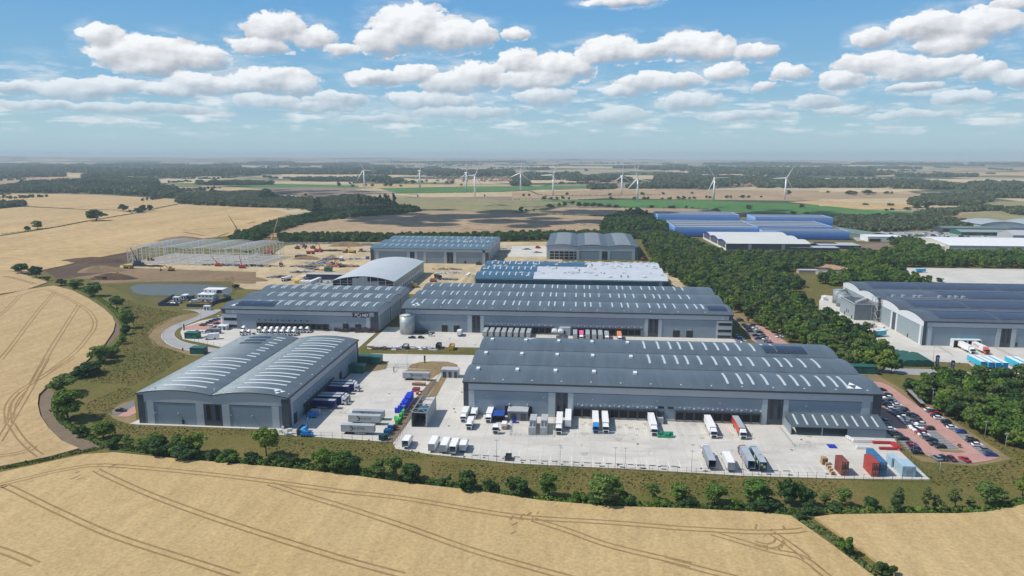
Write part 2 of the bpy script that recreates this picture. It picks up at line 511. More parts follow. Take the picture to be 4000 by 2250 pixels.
def ground_material():
    m = bpy.data.materials.new('meadow_and_countryside'); m.use_nodes = True
    t = NT(m.node_tree); b = t.n['Principled BSDF']
    pos = t.a('ShaderNodeNewGeometry').outputs['Position']
    d = t.v('LENGTH', pos)
    # rough meadow close by
    n1 = t.noise(pos, .035, 5, .62, .7); n2 = t.noise(pos, .35, 5, .7); n3 = t.noise(pos, 1.3, 3, .7)
    near = t.mix(t.step(n1, .36, .66), (.112, .112, .030), (.16, .128, .044))
    near = t.mix(t.m('MULTIPLY', t.step(n2, .5, .68), .65), near, (.075, .08, .024))
    near = t.mix(t.m('MULTIPLY', t.step(n2, .42, .25), .5), near, (.23, .17, .085))
    near = t.mix(1.0, near, t.ramp(n3, [(.3, .6), (.7, 1.35)]), 'MULTIPLY')
    # farmland patchwork far off
    warp = t.a('ShaderNodeTexNoise', {'Vector': pos, 'Scale': .0012, 'Detail': 2.0}).outputs['Color']
    pw = t.v('ADD', pos, t.v('MULTIPLY', t.v('SUBTRACT', warp, (.5, .5, .5)), (260, 260, 0)))
    pv = t.v('MULTIPLY', pw, (.0019, .0017, 0))
    vo = t.a('ShaderNodeTexVoronoi', {'Vector': pv, 'Scale': 1.0, 'Randomness': .85}, feature='F1')
    cellr = t.a('ShaderNodeSeparateColor', {0: vo.outputs['Color']}).outputs[0]
    far = t.ramp(cellr, [(0, (.34, .28, .18)), (.2, (.42, .34, .21)), (.34, (.22, .19, .12)), (.46, (.11, .14, .065)),
                         (.62, (.055, .085, .04)), (.76, (.30, .25, .16)), (.9, (.46, .38, .24))], 'CONSTANT')
    ve = t.a('ShaderNodeTexVoronoi', {'Vector': pv, 'Scale': 1.0, 'Randomness': .85}, feature='DISTANCE_TO_EDGE').outputs['Distance']
    hedge = t.m('SUBTRACT', 1.0, t.step(ve, .012, .035))
    far = t.mix(t.m('MULTIPLY', hedge, .85), far, (.028, .042, .02))
    wn = t.noise(pos, .0011, 5, .6, .5)
    far = t.mix(t.m('MULTIPLY', t.step(wn, .58, .64), .8), far, (.05, .07, .035))
    cc = t.mix(t.step(d, 1250, 1500), near, far)
    t.l.new(cc, b.inputs['Base Color']); b.inputs['Roughness'].default_value = .95; b.inputs['Specular IOR Level'].default_value = .1
    return m


m_ground = ground_material()
mb = MB()
mb.sheet([(17000 * math.cos(a * math.pi / 48), 17000 * math.sin(a * math.pi / 48)) for a in range(96)], 0.0)
structure('ground', mb, m_ground)

# low hills along the skyline, higher to the left
mb = MB()
nx, ny = 110, 26
for j in range(ny):
    for i in range(nx):
        th = R(-52 + 104 * i / (nx - 1)); rr = 7200 + 9300 * j / (ny - 1)
        x, y = rr * math.sin(th - YAW), rr * math.cos(th - YAW)
        s = j / (ny - 1)
        u = i / (nx - 1)
        amp = 112 * max(0, 1 - u * 1.35) + 14 * max(0, .5 - abs(u - .45)) + 3
        nz = math.sin(x * .0011 + 1.3) * .5 + math.sin(x * .0023 + y * .0007) * .3 + math.sin(x * .0047 - y * .001) * .2
        ed = 1 - max(0, (s - .9) / .1) * .12
        z = -1.5 + amp * (s ** 1.7) * (1.0 + .16 * nz) * ed + (2.5 * nz * s)
        mb.v.append((x, y, z))
for j in range(ny - 1):
    for i in range(nx - 1):
        a = j * nx + i
        mb.f.append((a, a + 1, a + nx + 1, a + nx)); mb.mi.append(0); mb.sm.append(True)
structure('hills', mb, m_ground)

# fields in the middle and far distance (sheets, each a little above the last)
FAR = [
    ('stubble_field', PALEF, 0, [(1000, 645), (1500, 646), (1500, 651), (1000, 650)]), ('stubble_field', PALEF, 0, [(480, 652), (760, 651), (760, 658), (480, 659)]), ('wheat_field', PALEF, 0, [(1250, 655), (1560, 656), (1560, 662), (1250, 661)]),
    ('wheat_field', PALEF, 0, [(2100, 650), (2360, 650), (2360, 656), (2100, 656)]), ('stubble_field', PALEF, 0, [(3050, 645), (3420, 646), (3420, 652), (3050, 651)]), ('stubble_field', TANF, 0, [(700, 668), (1000, 668), (1000, 676), (700, 676)]),
    ('stubble_field', PALEF, 0, [(2600, 668), (2860, 668), (2860, 676), (2600, 676)]), ('pasture', OLIVEF, 0, [(1700, 680), (2100, 680), (2100, 690), (1700, 690)]), ('stubble_field', TANF, 0, [(3700, 655), (4100, 655), (4100, 664), (3700, 664)]),
    ('stubble_field', PALEF, 0, [(1100, 668), (2000, 672), (2000, 690), (1100, 690)]),
    ('wheat_field', WHEATF, 0, [(60, 678), (560, 672), (600, 690), (250, 700), (60, 700)]),
    ('stubble_field', PALEF, 0, [(0, 656), (420, 656), (420, 664), (0, 666)]),
    ('stubble_field', TANF, 0, [(0, 700), (420, 690), (520, 705), (200, 722), (0, 730)]),
    ('wheat_field', PALEF, 0, [(250, 682), (620, 678), (610, 690), (280, 694)]),
    ('stubble_field', PALEF, 0, [(620, 704), (1000, 708), (1400, 712), (1400, 718), (1000, 718), (630, 714)]),
    ('green_field', GREENF, 0, [(690, 716), (1000, 716), (1420, 726), (1420, 734), (1000, 734), (690, 722)]),
    ('wheat_field', WHEATF, 0, [(640, 722), (860, 724), (1010, 740), (980, 752), (800, 745), (690, 735)]),
    ('stubble_field', BROWNF, 0, [(1000, 733), (1330, 732), (1520, 757), (1300, 764), (1060, 760)]),
    ('stubble_field', PALEF, 0, [(1090, 690), (1500, 692), (1640, 700), (1640, 706), (1300, 702), (1090, 698)]),
    ('stubble_field', PALEF, 0, [(1530, 700), (2000, 698), (2330, 700), (2330, 712), (2000, 716), (1600, 712)]),
    ('wheat_field', WHEATF, 0, [(1400, 718), (1850, 722), (1880, 731), (1500, 735), (1400, 732)]),
    ('green_field', GREENF, 0, [(1480, 736), (1850, 728), (2000, 728), (2330, 726), (2330, 732), (2000, 745), (1900, 752), (1560, 757)]),
    ('stubble_field', PALEF, 0, [(1500, 758), (1950, 750), (2340, 738), (2560, 735), (2560, 742), (2400, 756), (2000, 768), (1640, 772)]),
    ('stubble_field', TANF, 0, [(2000, 752), (2330, 742), (2600, 740), (3200, 745), (3200, 757), (2800, 765), (2400, 770), (2000, 778)]),
    ('stubble_field', TANF, 0, [(2340, 760), (2700, 762), (3260, 752), (3660, 758), (3560, 775), (3100, 785), (2700, 780), (2400, 775)]),
    ('green_field', GREENF, 0, [(2000, 784), (2420, 782), (2745, 781), (2890, 790), (3200, 800), (3360, 820), (3600, 828), (3600, 856), (3300, 856), (3100, 842),
                               (2780, 822), (2420, 812), (2400, 798), (2200, 788), (2000, 790)]),
    ('stubble_field', BROWNF, 0, [(1430, 770), (1640, 774), (2000, 770), (2000, 784), (1800, 782), (1560, 782)]),
    ('pasture', OLIVEF, 0, [(1520, 776), (1800, 774), (2030, 786), (2200, 790), (2220, 800), (2110, 815), (2040, 830), (1650, 822), (1560, 800)]),
    ('stubble_field', TANF, 0, [(2090, 832), (2200, 812), (2420, 812), (2660, 815), (2800, 822), (2800, 840), (2580, 846), (2330, 842)]),
    ('wheat_field', PALEF, 0, [(3200, 780), (3560, 774), (3570, 800), (3300, 805), (3200, 806)]),
    ('stubble_field', WHEATF, 0, [(3080, 790), (3200, 783), (3570, 800), (3560, 818), (3370, 820), (3200, 802)]),
    ('stubble_field', PALEF, 0, [(3200, 735), (3440, 730), (3640, 742), (3500, 752), (3200, 752)]),
    ('wheat_field', PALEF, 0, [(3000, 700), (3380, 694), (3700, 700), (4100, 700), (4100, 712), (3700, 714), (3000, 712)]),
    ('wheat_field', PALEF, 0, [(2900, 660), (3500, 654), (3640, 662), (3300, 672), (2900, 668)]),
    ('wheat_field', WHEATF, 0, [(3420, 676), (4100, 672), (4100, 684), (3420, 690)]),
    ('stubble_field', PALEF, 0, [(2310, 684), (2600, 686), (2600, 700), (2340, 700)]),
    ('pasture', OLIVEF, 0, [(3780, 790), (4100, 785), (4100, 870), (3900, 868), (3740, 858), (3760, 835), (3880, 825)]),
    ('stubble_field', BROWNF, 0, [(3310, 955), (3470, 952), (3540, 975), (3500, 990), (3390, 985)]),
    # the dark field with sown marks behind the estate, and the big left fields
    ('stubble_field', TANF, 0, [(1010, 930), (1060, 905), (1200, 868), (1400, 843), (1600, 828), (1680, 822), (2060, 834), (2330, 846), (2560, 852), (2480, 915), (1900, 925), (1200, 925)]),
    ('wheat_field', WHEATF, 1, [(0, 756), (390, 761), (690, 779), (695, 797), (517, 828), (460, 820), (330, 818), (90, 806), (-80, 815), (-80, 757)]),
    ('wheat_field', WHEATF, 1, [(-80, 822), (90, 809), (330, 821), (460, 823), (520, 833), (350, 862), (194, 891), (0, 920), (-80, 935)]),
    ('wheat_field', WHEATF, 1, [(-80, 948), (0, 925), (194, 895), (350, 866), (517, 837), (695, 800), (1000, 812), (1090, 822), (1132, 838), (1010, 878), (905, 922), (780, 935),
                               (600, 955), (508, 985), (342, 1016), (252, 1039), (170, 1056), (110, 1062), (-80, 1056)]),
    ('wheat_field', WHEAT2, 1, [(-120, 1170), (-120, 1052), (0, 1056), (52, 1063), (133, 1086), (188, 1104), (100, 1135), (0, 1151)]),
    ('wheat_field', WHEAT2, 2, [(-160, 1190), (0, 1158), (122, 1131), (210, 1119), (280, 1136), (349, 1171), (402, 1206), (440, 1241), (451, 1266), (444, 1297), (412, 1346), (315, 1437),
                               (187, 1512), (152, 1547), (148, 1585), (158, 1628), (190, 1677), (239, 1726), (310, 1758), (190, 1791), (0, 1829), (-260, 1880)]),
    ('wheat_field', WHEAT, 2, [(-300, 1905), (0, 1853), (326, 1782), (446, 1774), (706, 1800), (1087, 1832), (1400, 1867), (1572, 1892), (1843, 1922), (2115, 1963), (2387, 1985),
                              (2700, 1995), (2980, 2010), (3089, 2023), (3240, 2130), (3400, 2250), (3660, 2440), (3700, 2700), (-900, 2700)]),
    ('wheat_field', WHEAT, 2, [(3181, 2028), (3252, 2018), (3524, 2014), (3740, 2014), (3850, 2008), (4000, 1978), (4400, 1890), (4800, 2700), (3800, 2700), (3650, 2390), (3491, 2250), (3330, 2130)]),
]
for i, (nm, mt, lev, pts) in enumerate(FAR):
    P = [G(x, y) for x, y in pts]
    mb = MB()
    if lev == 0: mb.sheet(P, .02 + .02 * i)
    elif lev == 1: mb.prism(P, .01, .62 + .01 * (i % 7), 0)
    else: mb.prism(P, .01, .8, 0)
    o = structure(nm, mb, mt)


def strip(pts, w, z, mb=None, mi=0, close=False):
    """flat band of width w along a polyline"""
    mb = mb or MB()
    n = len(pts); L = []; Rr = []
    for i in range(n):
        a = Vector(pts[max(0, i - 1)] if not close else pts[i - 1]); c = Vector(pts[min(n - 1, i + 1)] if not close else pts[(i + 1) % n])
        d = (c - a).normalized(); nn = Vector((-d.y, d.x)) * w / 2
        p = Vector(pts[i])
        L.append(p + nn); Rr.append(p - nn)
    vs = [(p.x, p.y, z) for p in L] + [(p.x, p.y, z) for p in Rr]
    mb.add(vs, [(n + i, n + i + 1, i + 1, i) for i in range(n - 1)] + ([(2 * n - 1, n, 0, n - 1)] if close else []), mi)
    return mb


def smooth(pts, k=6):
    """Catmull-Rom through points"""
    if len(pts) < 3: return [tuple(p) for p in pts]
    P = [Vector(pts[0]) * 2 - Vector(pts[1])] + [Vector(p) for p in pts] + [Vector(pts[-1]) * 2 - Vector(pts[-2])]
    out = []
    for i in range(1, len(P) - 2):
        for j in range(k):
            s = j / k
            a, b, c, d = P[i - 1], P[i], P[i + 1], P[i + 2]
            out.append(tuple(.5 * ((2 * b) + (c - a) * s + (2 * a - 5 * b + 4 * c - d) * s * s + (3 * b - a - 3 * c + d) * s ** 3)))
    out.append(tuple(P[-2]))
    return out


def offset(pts, d):
    out = []
    for i, p in enumerate(pts):
        a, c = Vector(pts[max(0, i - 1)]), Vector(pts[min(len(pts) - 1, i + 1)])
        t = (c - a).normalized()
        out.append((p[0] - t.y * d, p[1] + t.x * d))
    return out


# wheel tracks pressed into the crop
TRAM = field_mat('pressed_wheel_track', (.285, .19, .09), (.25, .16, .072), (.20, .13, .055), sc=1.6, ang=.3, streak=1.)
TRACKS = [
    (20, [(-60, 922), (0, 908), (200, 860), (400, 812), (600, 776), (700, 769), (900, 776), (1500, 832), (2000, 892), (2576, 972)]),
    (21, [(0, 398), (500, 452), (1000, 535), (1400, 590), (2000, 628), (2576, 674)]),
    (22, [(0, 662), (600, 694), (900, 690), (1000, 678)]),
    (20, [(20, 918), (70, 930), (400, 1090), (800, 1268), (1300, 1432), (1700, 1560)]),
    (20, [(690, 800), (760, 838), (1100, 988), (1600, 1168), (2420, 1428), (2900, 1560)]),
    (20, [(1940, 900), (2200, 985), (2576, 1098)]),
    (21, [(0, 488), (500, 650), (1000, 826), (1500, 970), (1740, 1035)]),
    (21, [(1440, 606), (1700, 690), (2000, 795), (2576, 932)]),
    (22, [(0, 895), (300, 975), (520, 1030)]),
    (22, [(330, 702), (600, 782), (780, 834), (980, 880), (1180, 1030)]),
    (22, [(760, 702), (840, 752), (960, 838), (1020, 890)]),
    (22, [(640, 776), (740, 796), (800, 780), (822, 745)]),
    (20, [(-40, 1362), (100, 1412), (260, 1480)]),
    (13, [(-40, 690), (110, 560), (228, 438)]),
    (13, [(0, 1166), (150, 980), (400, 650), (605, 408)]),
    (13, [(352, 1430), (560, 1060), (760, 740), (882, 548)]),
    (13, [(235, 432), (400, 390), (520, 370), (640, 420), (860, 530), (990, 618), (1058, 720), (1050, 810), (985, 905), (860, 1055), (700, 1185), (420, 1385)]),
    (13, [(40, 225), (180, 250), (300, 285), (390, 310)]),
    (20, [(-10, 600), (170, 300), (340, 0)]),
    (20, [(62, 470), (58, 340), (130, 245), (225, 180), (300, 132), (520, 0)]),
    (20, [(80, 470), (150, 575), (225, 650), (290, 700)]),
    (20, [(0, 702), (120, 682), (215, 655), (240, 630)]),
    (20, [(75, 440), (95, 330), (160, 240)]),
]
for k, pts in TRACKS:
    P = smooth(poly(k, pts, .8), 8)
    mb = MB()
    for s in (-1, 1): strip(offset(P, s * 1.1), .72, .806 + rng.random() * .02, mb)
    structure('wheel_track', mb, TRAM)
# trampled corners
for k, x, y in ((21, 1380, 640), (20, 650, 820), (22, 770, 740)):
    mb = MB()
    cx, cy = g(k, x, y, .8)
    for _ in range(9):
        a = cx + rng.uniform(-5, 5); b = cy + rng.uniform(-7, 7)
        L = rng.uniform(1, 3); an = rng.uniform(.8, 1.7)
        strip([(a, b), (a + L * math.cos(an), b + L * math.sin(an))], rng.uniform(.3, .9), .83 + .002 * _, mb)
    structure('trampled_crop', mb, TRAM)
# sown marks in the field behind the estate
mb = MB()
DK = field_mat('unsown_mark', (.16, .11, .06), (.13, .09, .05), sc=.3)
for k, seg in ((2, [(860, 150, 905, 108), (890, 150, 950, 108), (1050, 162, 1420, 132), (1220, 65, 1630, 62), (1300, 165, 1600, 190), (1430, 102, 1760, 80), (1000, 75, 1250, 98), (1670, 135, 2000, 110),
                    (1780, 190, 2200, 188), (1960, 162, 2300, 140), (1830, 58, 2020, 32), (1920, 75, 2280, 76), (2200, 105, 2500, 130), (2400, 70, 2460, 42), (1080, 12, 1300, 40), (1520, 22, 1700, 4)]),
               (14, [(330, 10, 640, 14), (360, 36, 670, 36), (350, 70, 600, 92), (680, 80, 1010, 76), (830, 122, 1080, 104), (1060, 58, 1380, 72), (1230, 85, 1290, 110), (1580, 55, 1680, 82),
                     (1610, 95, 1830, 88), (970, 44, 1150, 30), (760, 20, 830, 42), (1380, 40, 1690, 44), (490, 176, 750, 152), (310, 124, 600, 148), (30, 124, 300, 104), (1100, 125, 1250, 150), (1330, 18, 1600, 12)])):
    for x0, y0, x1, y1 in seg:
        strip([g(k, x0, y0), g(k, x1, y1)], 5.0, .72 + .004 * len(mb.f), mb)
structure('field_marks', mb, DK)
# straw lines in the big left field
mb = MB()
for s in ((1850, 902, 2240, 876), (1850, 920, 2050, 955), (2190, 965, 2300, 925), (2350, 790, 2576, 795), (2490, 835, 2576, 815)):
    strip([g(1, s[0], s[1], .63), g(1, s[2], s[3], .63)], 4.0, .73 + .003 * len(mb.f), mb)
structure('field_marks', mb, DK)

# bare and mown ground
LAND = [
    ('dirt_track', TRACKM, 20, [(345, 205), (400, 260), (380, 330), (400, 420), (480, 500), (600, 580), (750, 630), (700, 655), (570, 662), (440, 600), (350, 510), (290, 420), (270, 340), (300, 260)]),
    ('dirt_track', TRACKM, 13, [(600, 335), (800, 380), (1000, 480), (1160, 580), (1280, 690), (1340, 790), (1330, 880), (1200, 1000), (1180, 985), (1270, 850), (1292, 760), (1262, 690), (1150, 585), (1000, 488), (800, 392)]),
    ('field_margin', GREENG, 20, [(760, 650), (830, 640), (1500, 720), (2200, 800), (2576, 840), (2576, 862), (2000, 795), (1300, 736), (820, 690)]),
    ('field_margin', GREENG, 21, [(0, 265), (600, 340), (1000, 395), (1500, 470), (2000, 508), (2576, 525), (2576, 545), (2000, 527), (1500, 488), (1000, 412), (500, 358), (0, 290)]),
    ('field_margin', GREENG, 22, [(0, 505), (700, 530), (900, 560), (1080, 590), (1250, 560), (1700, 550), (2300, 530), (2576, 470), (2576, 508), (2300, 563), (1700, 577), (1200, 582), (1070, 602), (900, 592), (700, 567), (0, 535)]),
    ('dry_verge', DRYG, 17, [(240, 800), (330, 720), (560, 610), (800, 560), (900, 560), (890, 600), (600, 710), (415, 840), (440, 900), (620, 1000), (800, 1040), (980, 1050), (860, 1100), (740, 1080), (560, 1020), (300, 950)]),
    ('dry_verge', DRYG, 5, [(80, 1180), (200, 1070), (400, 1000), (420, 1190), (430, 1290), (345, 1310), (150, 1250)]),
    ('dry_verge', DRYG, 9, [(1130, 1050), (1410, 1090), (1890, 1170), (2145, 1128), (2270, 1095), (1420, 470), (1500, 500), (2420, 1110), (1960, 1195), (1300, 1140)]),
    ('dry_verge', DRYG, 9, [(600, 60), (680, 20), (1100, 260), (1440, 440), (1420, 480), (1300, 480), (900, 195), (760, 140), (660, 128)]),
    ('dry_verge', SAND, 11, [(590, 880), (700, 910), (1010, 1090), (720, 1100), (610, 930)]),
    ('dry_verge', DRYG, 4, [(1840, 400), (2000, 500), (2576, 760), (2576, 830), (2300, 690), (2150, 680), (1990, 560)]),
    ('dry_verge', DRYG, 4, [(1990, 540), (2030, 600), (2130, 680), (2080, 690), (1985, 600)]),
    ('construction_ground', SAND, 0, [(470, 1060), (520, 1045), (900, 1042), (1000, 1040), (1115, 960), (1200, 948), (2180, 945), (2200, 1030), (1900, 1120), (1650, 1150), (1300, 1140), (960, 1130), (900, 1108), (700, 1075), (560, 1075)]),
    ('construction_ground', SAND, 24, [(-60, 560), (-40, 470), (300, 400), (2576, 330), (2700, 480), (2576, 640), (1500, 610), (600, 580)]),
    ('soil_bank', EARTH, 1, [(440, 1305), (700, 1240), (880, 1195), (1310, 1122), (1312, 1215), (1140, 1275), (1100, 1330), (760, 1385), (560, 1375)]),
    ('soil_bank', EARTH2, 1, [(700, 1385), (1090, 1325), (1180, 1275), (2576, 1320), (2576, 1440), (1400, 1420), (1000, 1440), (880, 1390)]),
    ('haul_road', PALEF, 25, [(150, 1235), (330, 1130), (620, 970), (900, 860), (1080, 800), (1120, 770), (1300, 700), (1560, 650), (1600, 540), (1840, 430), (2100, 350), (2380, 310), (2380, 340), (2000, 440),
                              (1680, 560), (1640, 640), (1800, 690), (2050, 740), (1900, 800), (1600, 860), (1200, 850), (800, 990), (560, 1080), (330, 1240)]),
    ('gravel_patch', TRACKM, 25, [(940, 830), (1250, 700), (1500, 520), (1400, 480), (1000, 660), (560, 800), (480, 940), (700, 930)]),
    ('dirt_yard', EARTH2, 12, [(0, 1090), (480, 1140), (500, 1180), (0, 1180), (-100, 1120)]),
    ('pond_bank', GRASS, 13, [(1180, 330), (1500, 300), (1720, 285), (2576, 285), (2650, 330), (2620, 430), (2300, 470), (1800, 560), (1500, 480), (1400, 400)]),
]
for i, (nm, mt, k, pts) in enumerate(LAND):
    mb = MB(); mb.sheet(poly(k, pts), .015 + .006 * i)
    structure(nm, mb, mt)


def concrete_mat():
    m = bpy.data.materials.new('yard_concrete'); m.use_nodes = True
    t = NT(m.node_tree); b = t.n['Principled BSDF']
    pos = t.a('ShaderNodeNewGeometry').outputs['Position']
    n = t.noise(pos, .05, 5, .6, .5); n2 = t.noise(pos, .7, 4, .7)
    st = t.noise(t.v('MULTIPLY', pos, (.25, 1.2, 1)), .12, 4, .65)
    cc = t.mix(t.step(n, .3, .7), (.58, .55, .49), (.50, .48, .435))
    cc = t.mix(t.m('MULTIPLY', t.step(st, .45, .72), .6), cc, (.45, .42, .37))
    cc = t.mix(1.0, cc, t.ramp(n2, [(.3, .95), (.7, 1.04)]), 'MULTIPLY')
    br = t.a('ShaderNodeTexBrick', {'Vector': pos, 'Color1': (1, 1, 1, 1), 'Color2': (.95, .95, .945, 1), 'Mortar': (.74, .73, .72, 1), 'Scale': 1.0, 'Mortar Size': .06,
                                    'Brick Width': 6.0, 'Row Height': 6.0}, offset=0.0)
    cc = t.mix(1.0, cc, br.outputs[0], 'MULTIPLY')
    t.l.new(cc, b.inputs['Base Color']); b.inputs['Roughness'].default_value = .8; b.inputs['Specular IOR Level'].default_value = .3
    return m


m_conc = concrete_mat()
m_asph = M('grey_road_asphalt', (.30, .30, .295), .85, .06, .1, coord='World', fine=.06)
m_asphd = M('dark_bay_asphalt', (.16, .155, .155), .9, .08, .15, coord='World', fine=.08)
m_pav = M('red_block_paving', (.42, .235, .195), .85, .08, .2, coord='World', fine=.1)
m_line = M('white_road_marking', (.72, .72, .7), .7, .08, .6, coord='World')
m_kerb = M('pale_kerb_stone', (.5, .48, .44), .85, .05, .4)

YARDS = [
    ('concrete_yard', m_conc, [g(5, 345, 1310), g(5, 2000, 1360), g(6, 100, 1122), g(6, 1555, 1217), g(6, 1600, 1300), g(6, 2000, 1366), g(7, 820, 1002), g(7, 2576, 1088), g(8, 1300, 1158),
                               g(8, 2450, 1192), g(9, 1395, 1368), g(9, 1010, 1005), g(9, 955, 860), (126, 290), (-40, 300), (-44, 380), (-116, 377), (-116, 300), (-180, 272), (-185, 270)]),
    ('concrete_yard', m_conc, [(-124, 393), (-124, 440), (96, 440), (96, 393), (0, 394), (-44, 396)]),
    ('concrete_yard', m_conc, [g(17, *p) for p in ((1175, 606), (920, 655), (690, 735), (660, 800), (690, 885), (800, 908), (1000, 948), (1170, 988))] + [(-127, 387), (-127, 430), (-224, 430)]),
    ('concrete_yard', m_conc, [g(10, *p) for p in ((60, 330), (0, 400), (0, 520), (300, 720), (900, 1010), (1000, 1140), (1420, 1168), (1700, 1182), (1880, 1192), (2000, 1285), (2576, 1330))] +
     [(440, 372), (440, 440), (210, 440), (210, 570)]),
    ('concrete_yard', m_conc, [g(12, *p) for p in ((1090, 1115), (2576, 1135), (3300, 1150), (3300, 1330), (1560, 1308), (1400, 1285), (1120, 1200))]),
    ('storage_yard', m_asph, [g(12, *p) for p in ((700, 668), (1500, 655), (2700, 640), (2900, 745), (1330, 745), (930, 745), (480, 780), (420, 740))]),
    ('concrete_yard', m_conc, [g(14, *p) for p in ((860, 320), (1260, 318), (1260, 440), (800, 438))]),
    ('floor_slab', field_mat('dusty_floor_slab', (.40, .37, .32), (.33, .30, .26), (.27, .24, .2), sc=.5, streak=3.), [(-463, 690), (-328, 679), (-321, 752), (-458, 762)]),
    ('service_yard', m_asph, [g(25, *p) for p in ((1000, 1040), (1600, 960), (1480, 1080), (1480, 1260), (760, 1260), (900, 1100))]),
]
for i, (nm, mt, P) in enumerate(YARDS):
    mb = MB(); mb.prism([tuple(p) for p in P], .005, .17 + .005 * i, 0)
    structure(nm, mb, mt)

ROAD_OUT = [g(17, *p) for p in ((690, 515), (820, 528), (895, 558), (880, 592), (740, 650), (600, 700), (480, 765), (418, 832), (432, 890), (500, 950), (620, 1000), (800, 1038), (980, 1046))]
ROAD_IN = [g(17, *p) for p in ((1110, 1000), (900, 968), (720, 925), (630, 885), (585, 835), (600, 785), (660, 742), (860, 655), (1060, 582), (1170, 524), (1150, 510))]
near = smooth(ROAD_OUT, 4) + [g(6, 1090, 203), g(6, 1700, 205), g(6, 2500, 232), g(10, 650, 1300), g(10, 1400, 1348), g(10, 2576, 1425)]
far = [g(10, 2576, 1355), g(10, 1700, 1288), g(10, 1420, 1265), g(10, 430, 1235), g(6, 2576, 185), g(6, 1090, 112)] + smooth(ROAD_IN, 4)
mb = MB(); mb.prism(near + far, .01, .075, 0)
structure('estate_road', mb, m_asph)
mb = MB()
strip(offset(smooth(ROAD_OUT, 6), .3), .35, .20, mb); strip(offset(smooth(ROAD_IN[1:-1], 6), .3), .35, .20, mb)
mb2 = MB()
for pl in (offset(smooth(ROAD_OUT, 6), .3), offset(smooth(ROAD_IN[1:-1], 6), .3)):
    for a, b in zip(pl, pl[1:]):
        d = (Vector(b) - Vector(a)).normalized() * .18; n = Vector((-d.y, d.x))
        mb2.prism([(a[0] + n.x, a[1] + n.y), (b[0] + n.x, b[1] + n.y), (b[0] - n.x, b[1] - n.y), (a[0] - n.x, a[1] - n.y)], .05, .2)
structure('kerb', mb2, m_kerb)
# dashed centre lines and yard bay markings
mb = MB()
a, b = Vector(g(6, 1100, 168)), Vector(g(6, 2560, 212))
n = 26
for i in range(n):
    p, r2 = a.lerp(b, i / n), a.lerp(b, (i + .5) / n)
    strip([p, r2], .25, .085, mb)
a, b = Vector(g(6, 2440, 470)), Vector(g(6, 2260, 790))
for i in range(9):
    strip([a.lerp(b, i / 9), a.lerp(b, (i + .55) / 9)], .25, .186, mb)
structure('road_marking', mb, m_line)
mb = MB()
x0, y0 = g(7, 380, 860)
for i in range(44):
    x = x0 + i * 3.93
    if 4.5 < i < 5.5: continue
    if x > 92 and x < 105: continue
    if i < 5: strip([(x, y0 + 3.2), (x, y0 - 2.2)], .16, .186, mb)
    elif x < 92: strip([(x, y0 - .3), (x, y0 - 9.8)], .16, .186, mb)
strip([(x0, y0 + 3.2), (x0 + 16, y0 + 3.2)], .12, .186, mb); strip([(x0 + 20, y0 - .3), (90, y0 - .3)], .12, .19, mb)
for i in range(20):
    x = -.9 + 3.9 * i - 2
    if i in (9, 10): continue
    strip([(x, 284), (x, 268)], .13, .186, mb); strip([(x + .9, 284), (x + .9, 270)], .1, .19, mb)
structure('bay_marking', mb, m_line)

# staff car parks
CARPARK = [(665, 130), (780, 140), (900, 195), (1300, 480), (1420, 470), (2270, 1090), (2145, 1125), (1890, 1165), (1410, 1085), (1330, 1048), (1140, 1000), (960, 830), (800, 640), (745, 560), (745, 200)]
mb = MB(); mb.prism(poly(9, CARPARK), .01, .10); structure('car_park', mb, m_pav)
for P in ([(770, 250), (890, 290), (1330, 680), (1455, 745), (1770, 990), (1480, 985), (1300, 850), (1000, 620), (840, 455), (770, 420)],
          [(760, 570), (860, 660), (1000, 790), (1330, 1050), (1140, 1010), (900, 780), (780, 640)],
          [(1330, 480), (1440, 470), (2265, 1085), (2095, 1080), (1920, 950), (1560, 660), (1320, 500)],
          [(1410, 1085), (1720, 1100), (1900, 1165), (1440, 1135)]):
    mb = MB(); mb.sheet(poly(9, P), .106); structure('parking_bays', mb, m_asphd)
mb = MB(); mb.prism(poly(9, [(1480, 985), (1780, 995), (1835, 1020), (1760, 1030), (1530, 1012)]), .05, .22); structure('dry_verge', mb, DRYG)
mb = MB()
for (xa, ya), (xb, yb), n, L in (((1450, 745), (1770, 990), 12, -8.6), ((960, 800), (1330, 1050), 8, -4.6), ((1440, 480), (2250, 1075), 26, -4.6)):
    A, B = Vector(g(9, xa, ya)), Vector(g(9, xb, yb))
    for i in range(n + 1):
        p = A.lerp(B, i / n); strip([(p.x, p.y), (p.x + L, p.y)], .13, .112, mb)
structure('bay_marking', mb, m_line)
mb = MB(); mb.prism(poly(4, [(1960, 640), (2060, 690), (2210, 895), (2290, 940), (2576, 960), (2700, 960), (2450, 790), (2300, 700), (2150, 690), (2080, 700), (1975, 600)]), .01, .10); structure('car_park', mb, m_pav)
for P in ([(2060, 695), (2230, 700), (2500, 960), (2300, 950)], [(1990, 850), (2080, 850), (2180, 940), (1960, 940)]):
    mb = MB(); mb.sheet(poly(4, P), .106); structure('parking_bays', mb, m_asphd)
mb = MB(); mb.sheet(poly(5, [(180, 1215), (410, 1080), (425, 1170), (330, 1215)]), .12); structure('car_park', mb, m_pav)
mb = MB(); mb.sheet(poly(5, [(80, 1185), (230, 1100), (400, 1010), (412, 1085), (180, 1200)]), .115); structure('parking_bays', mb, m_asphd)
mb = MB(); mb.sheet(poly(17, [(700, 735), (1150, 620), (1175, 640), (1180, 740), (1000, 770), (670, 770)]), .2); structure('car_park', mb, m_pav)

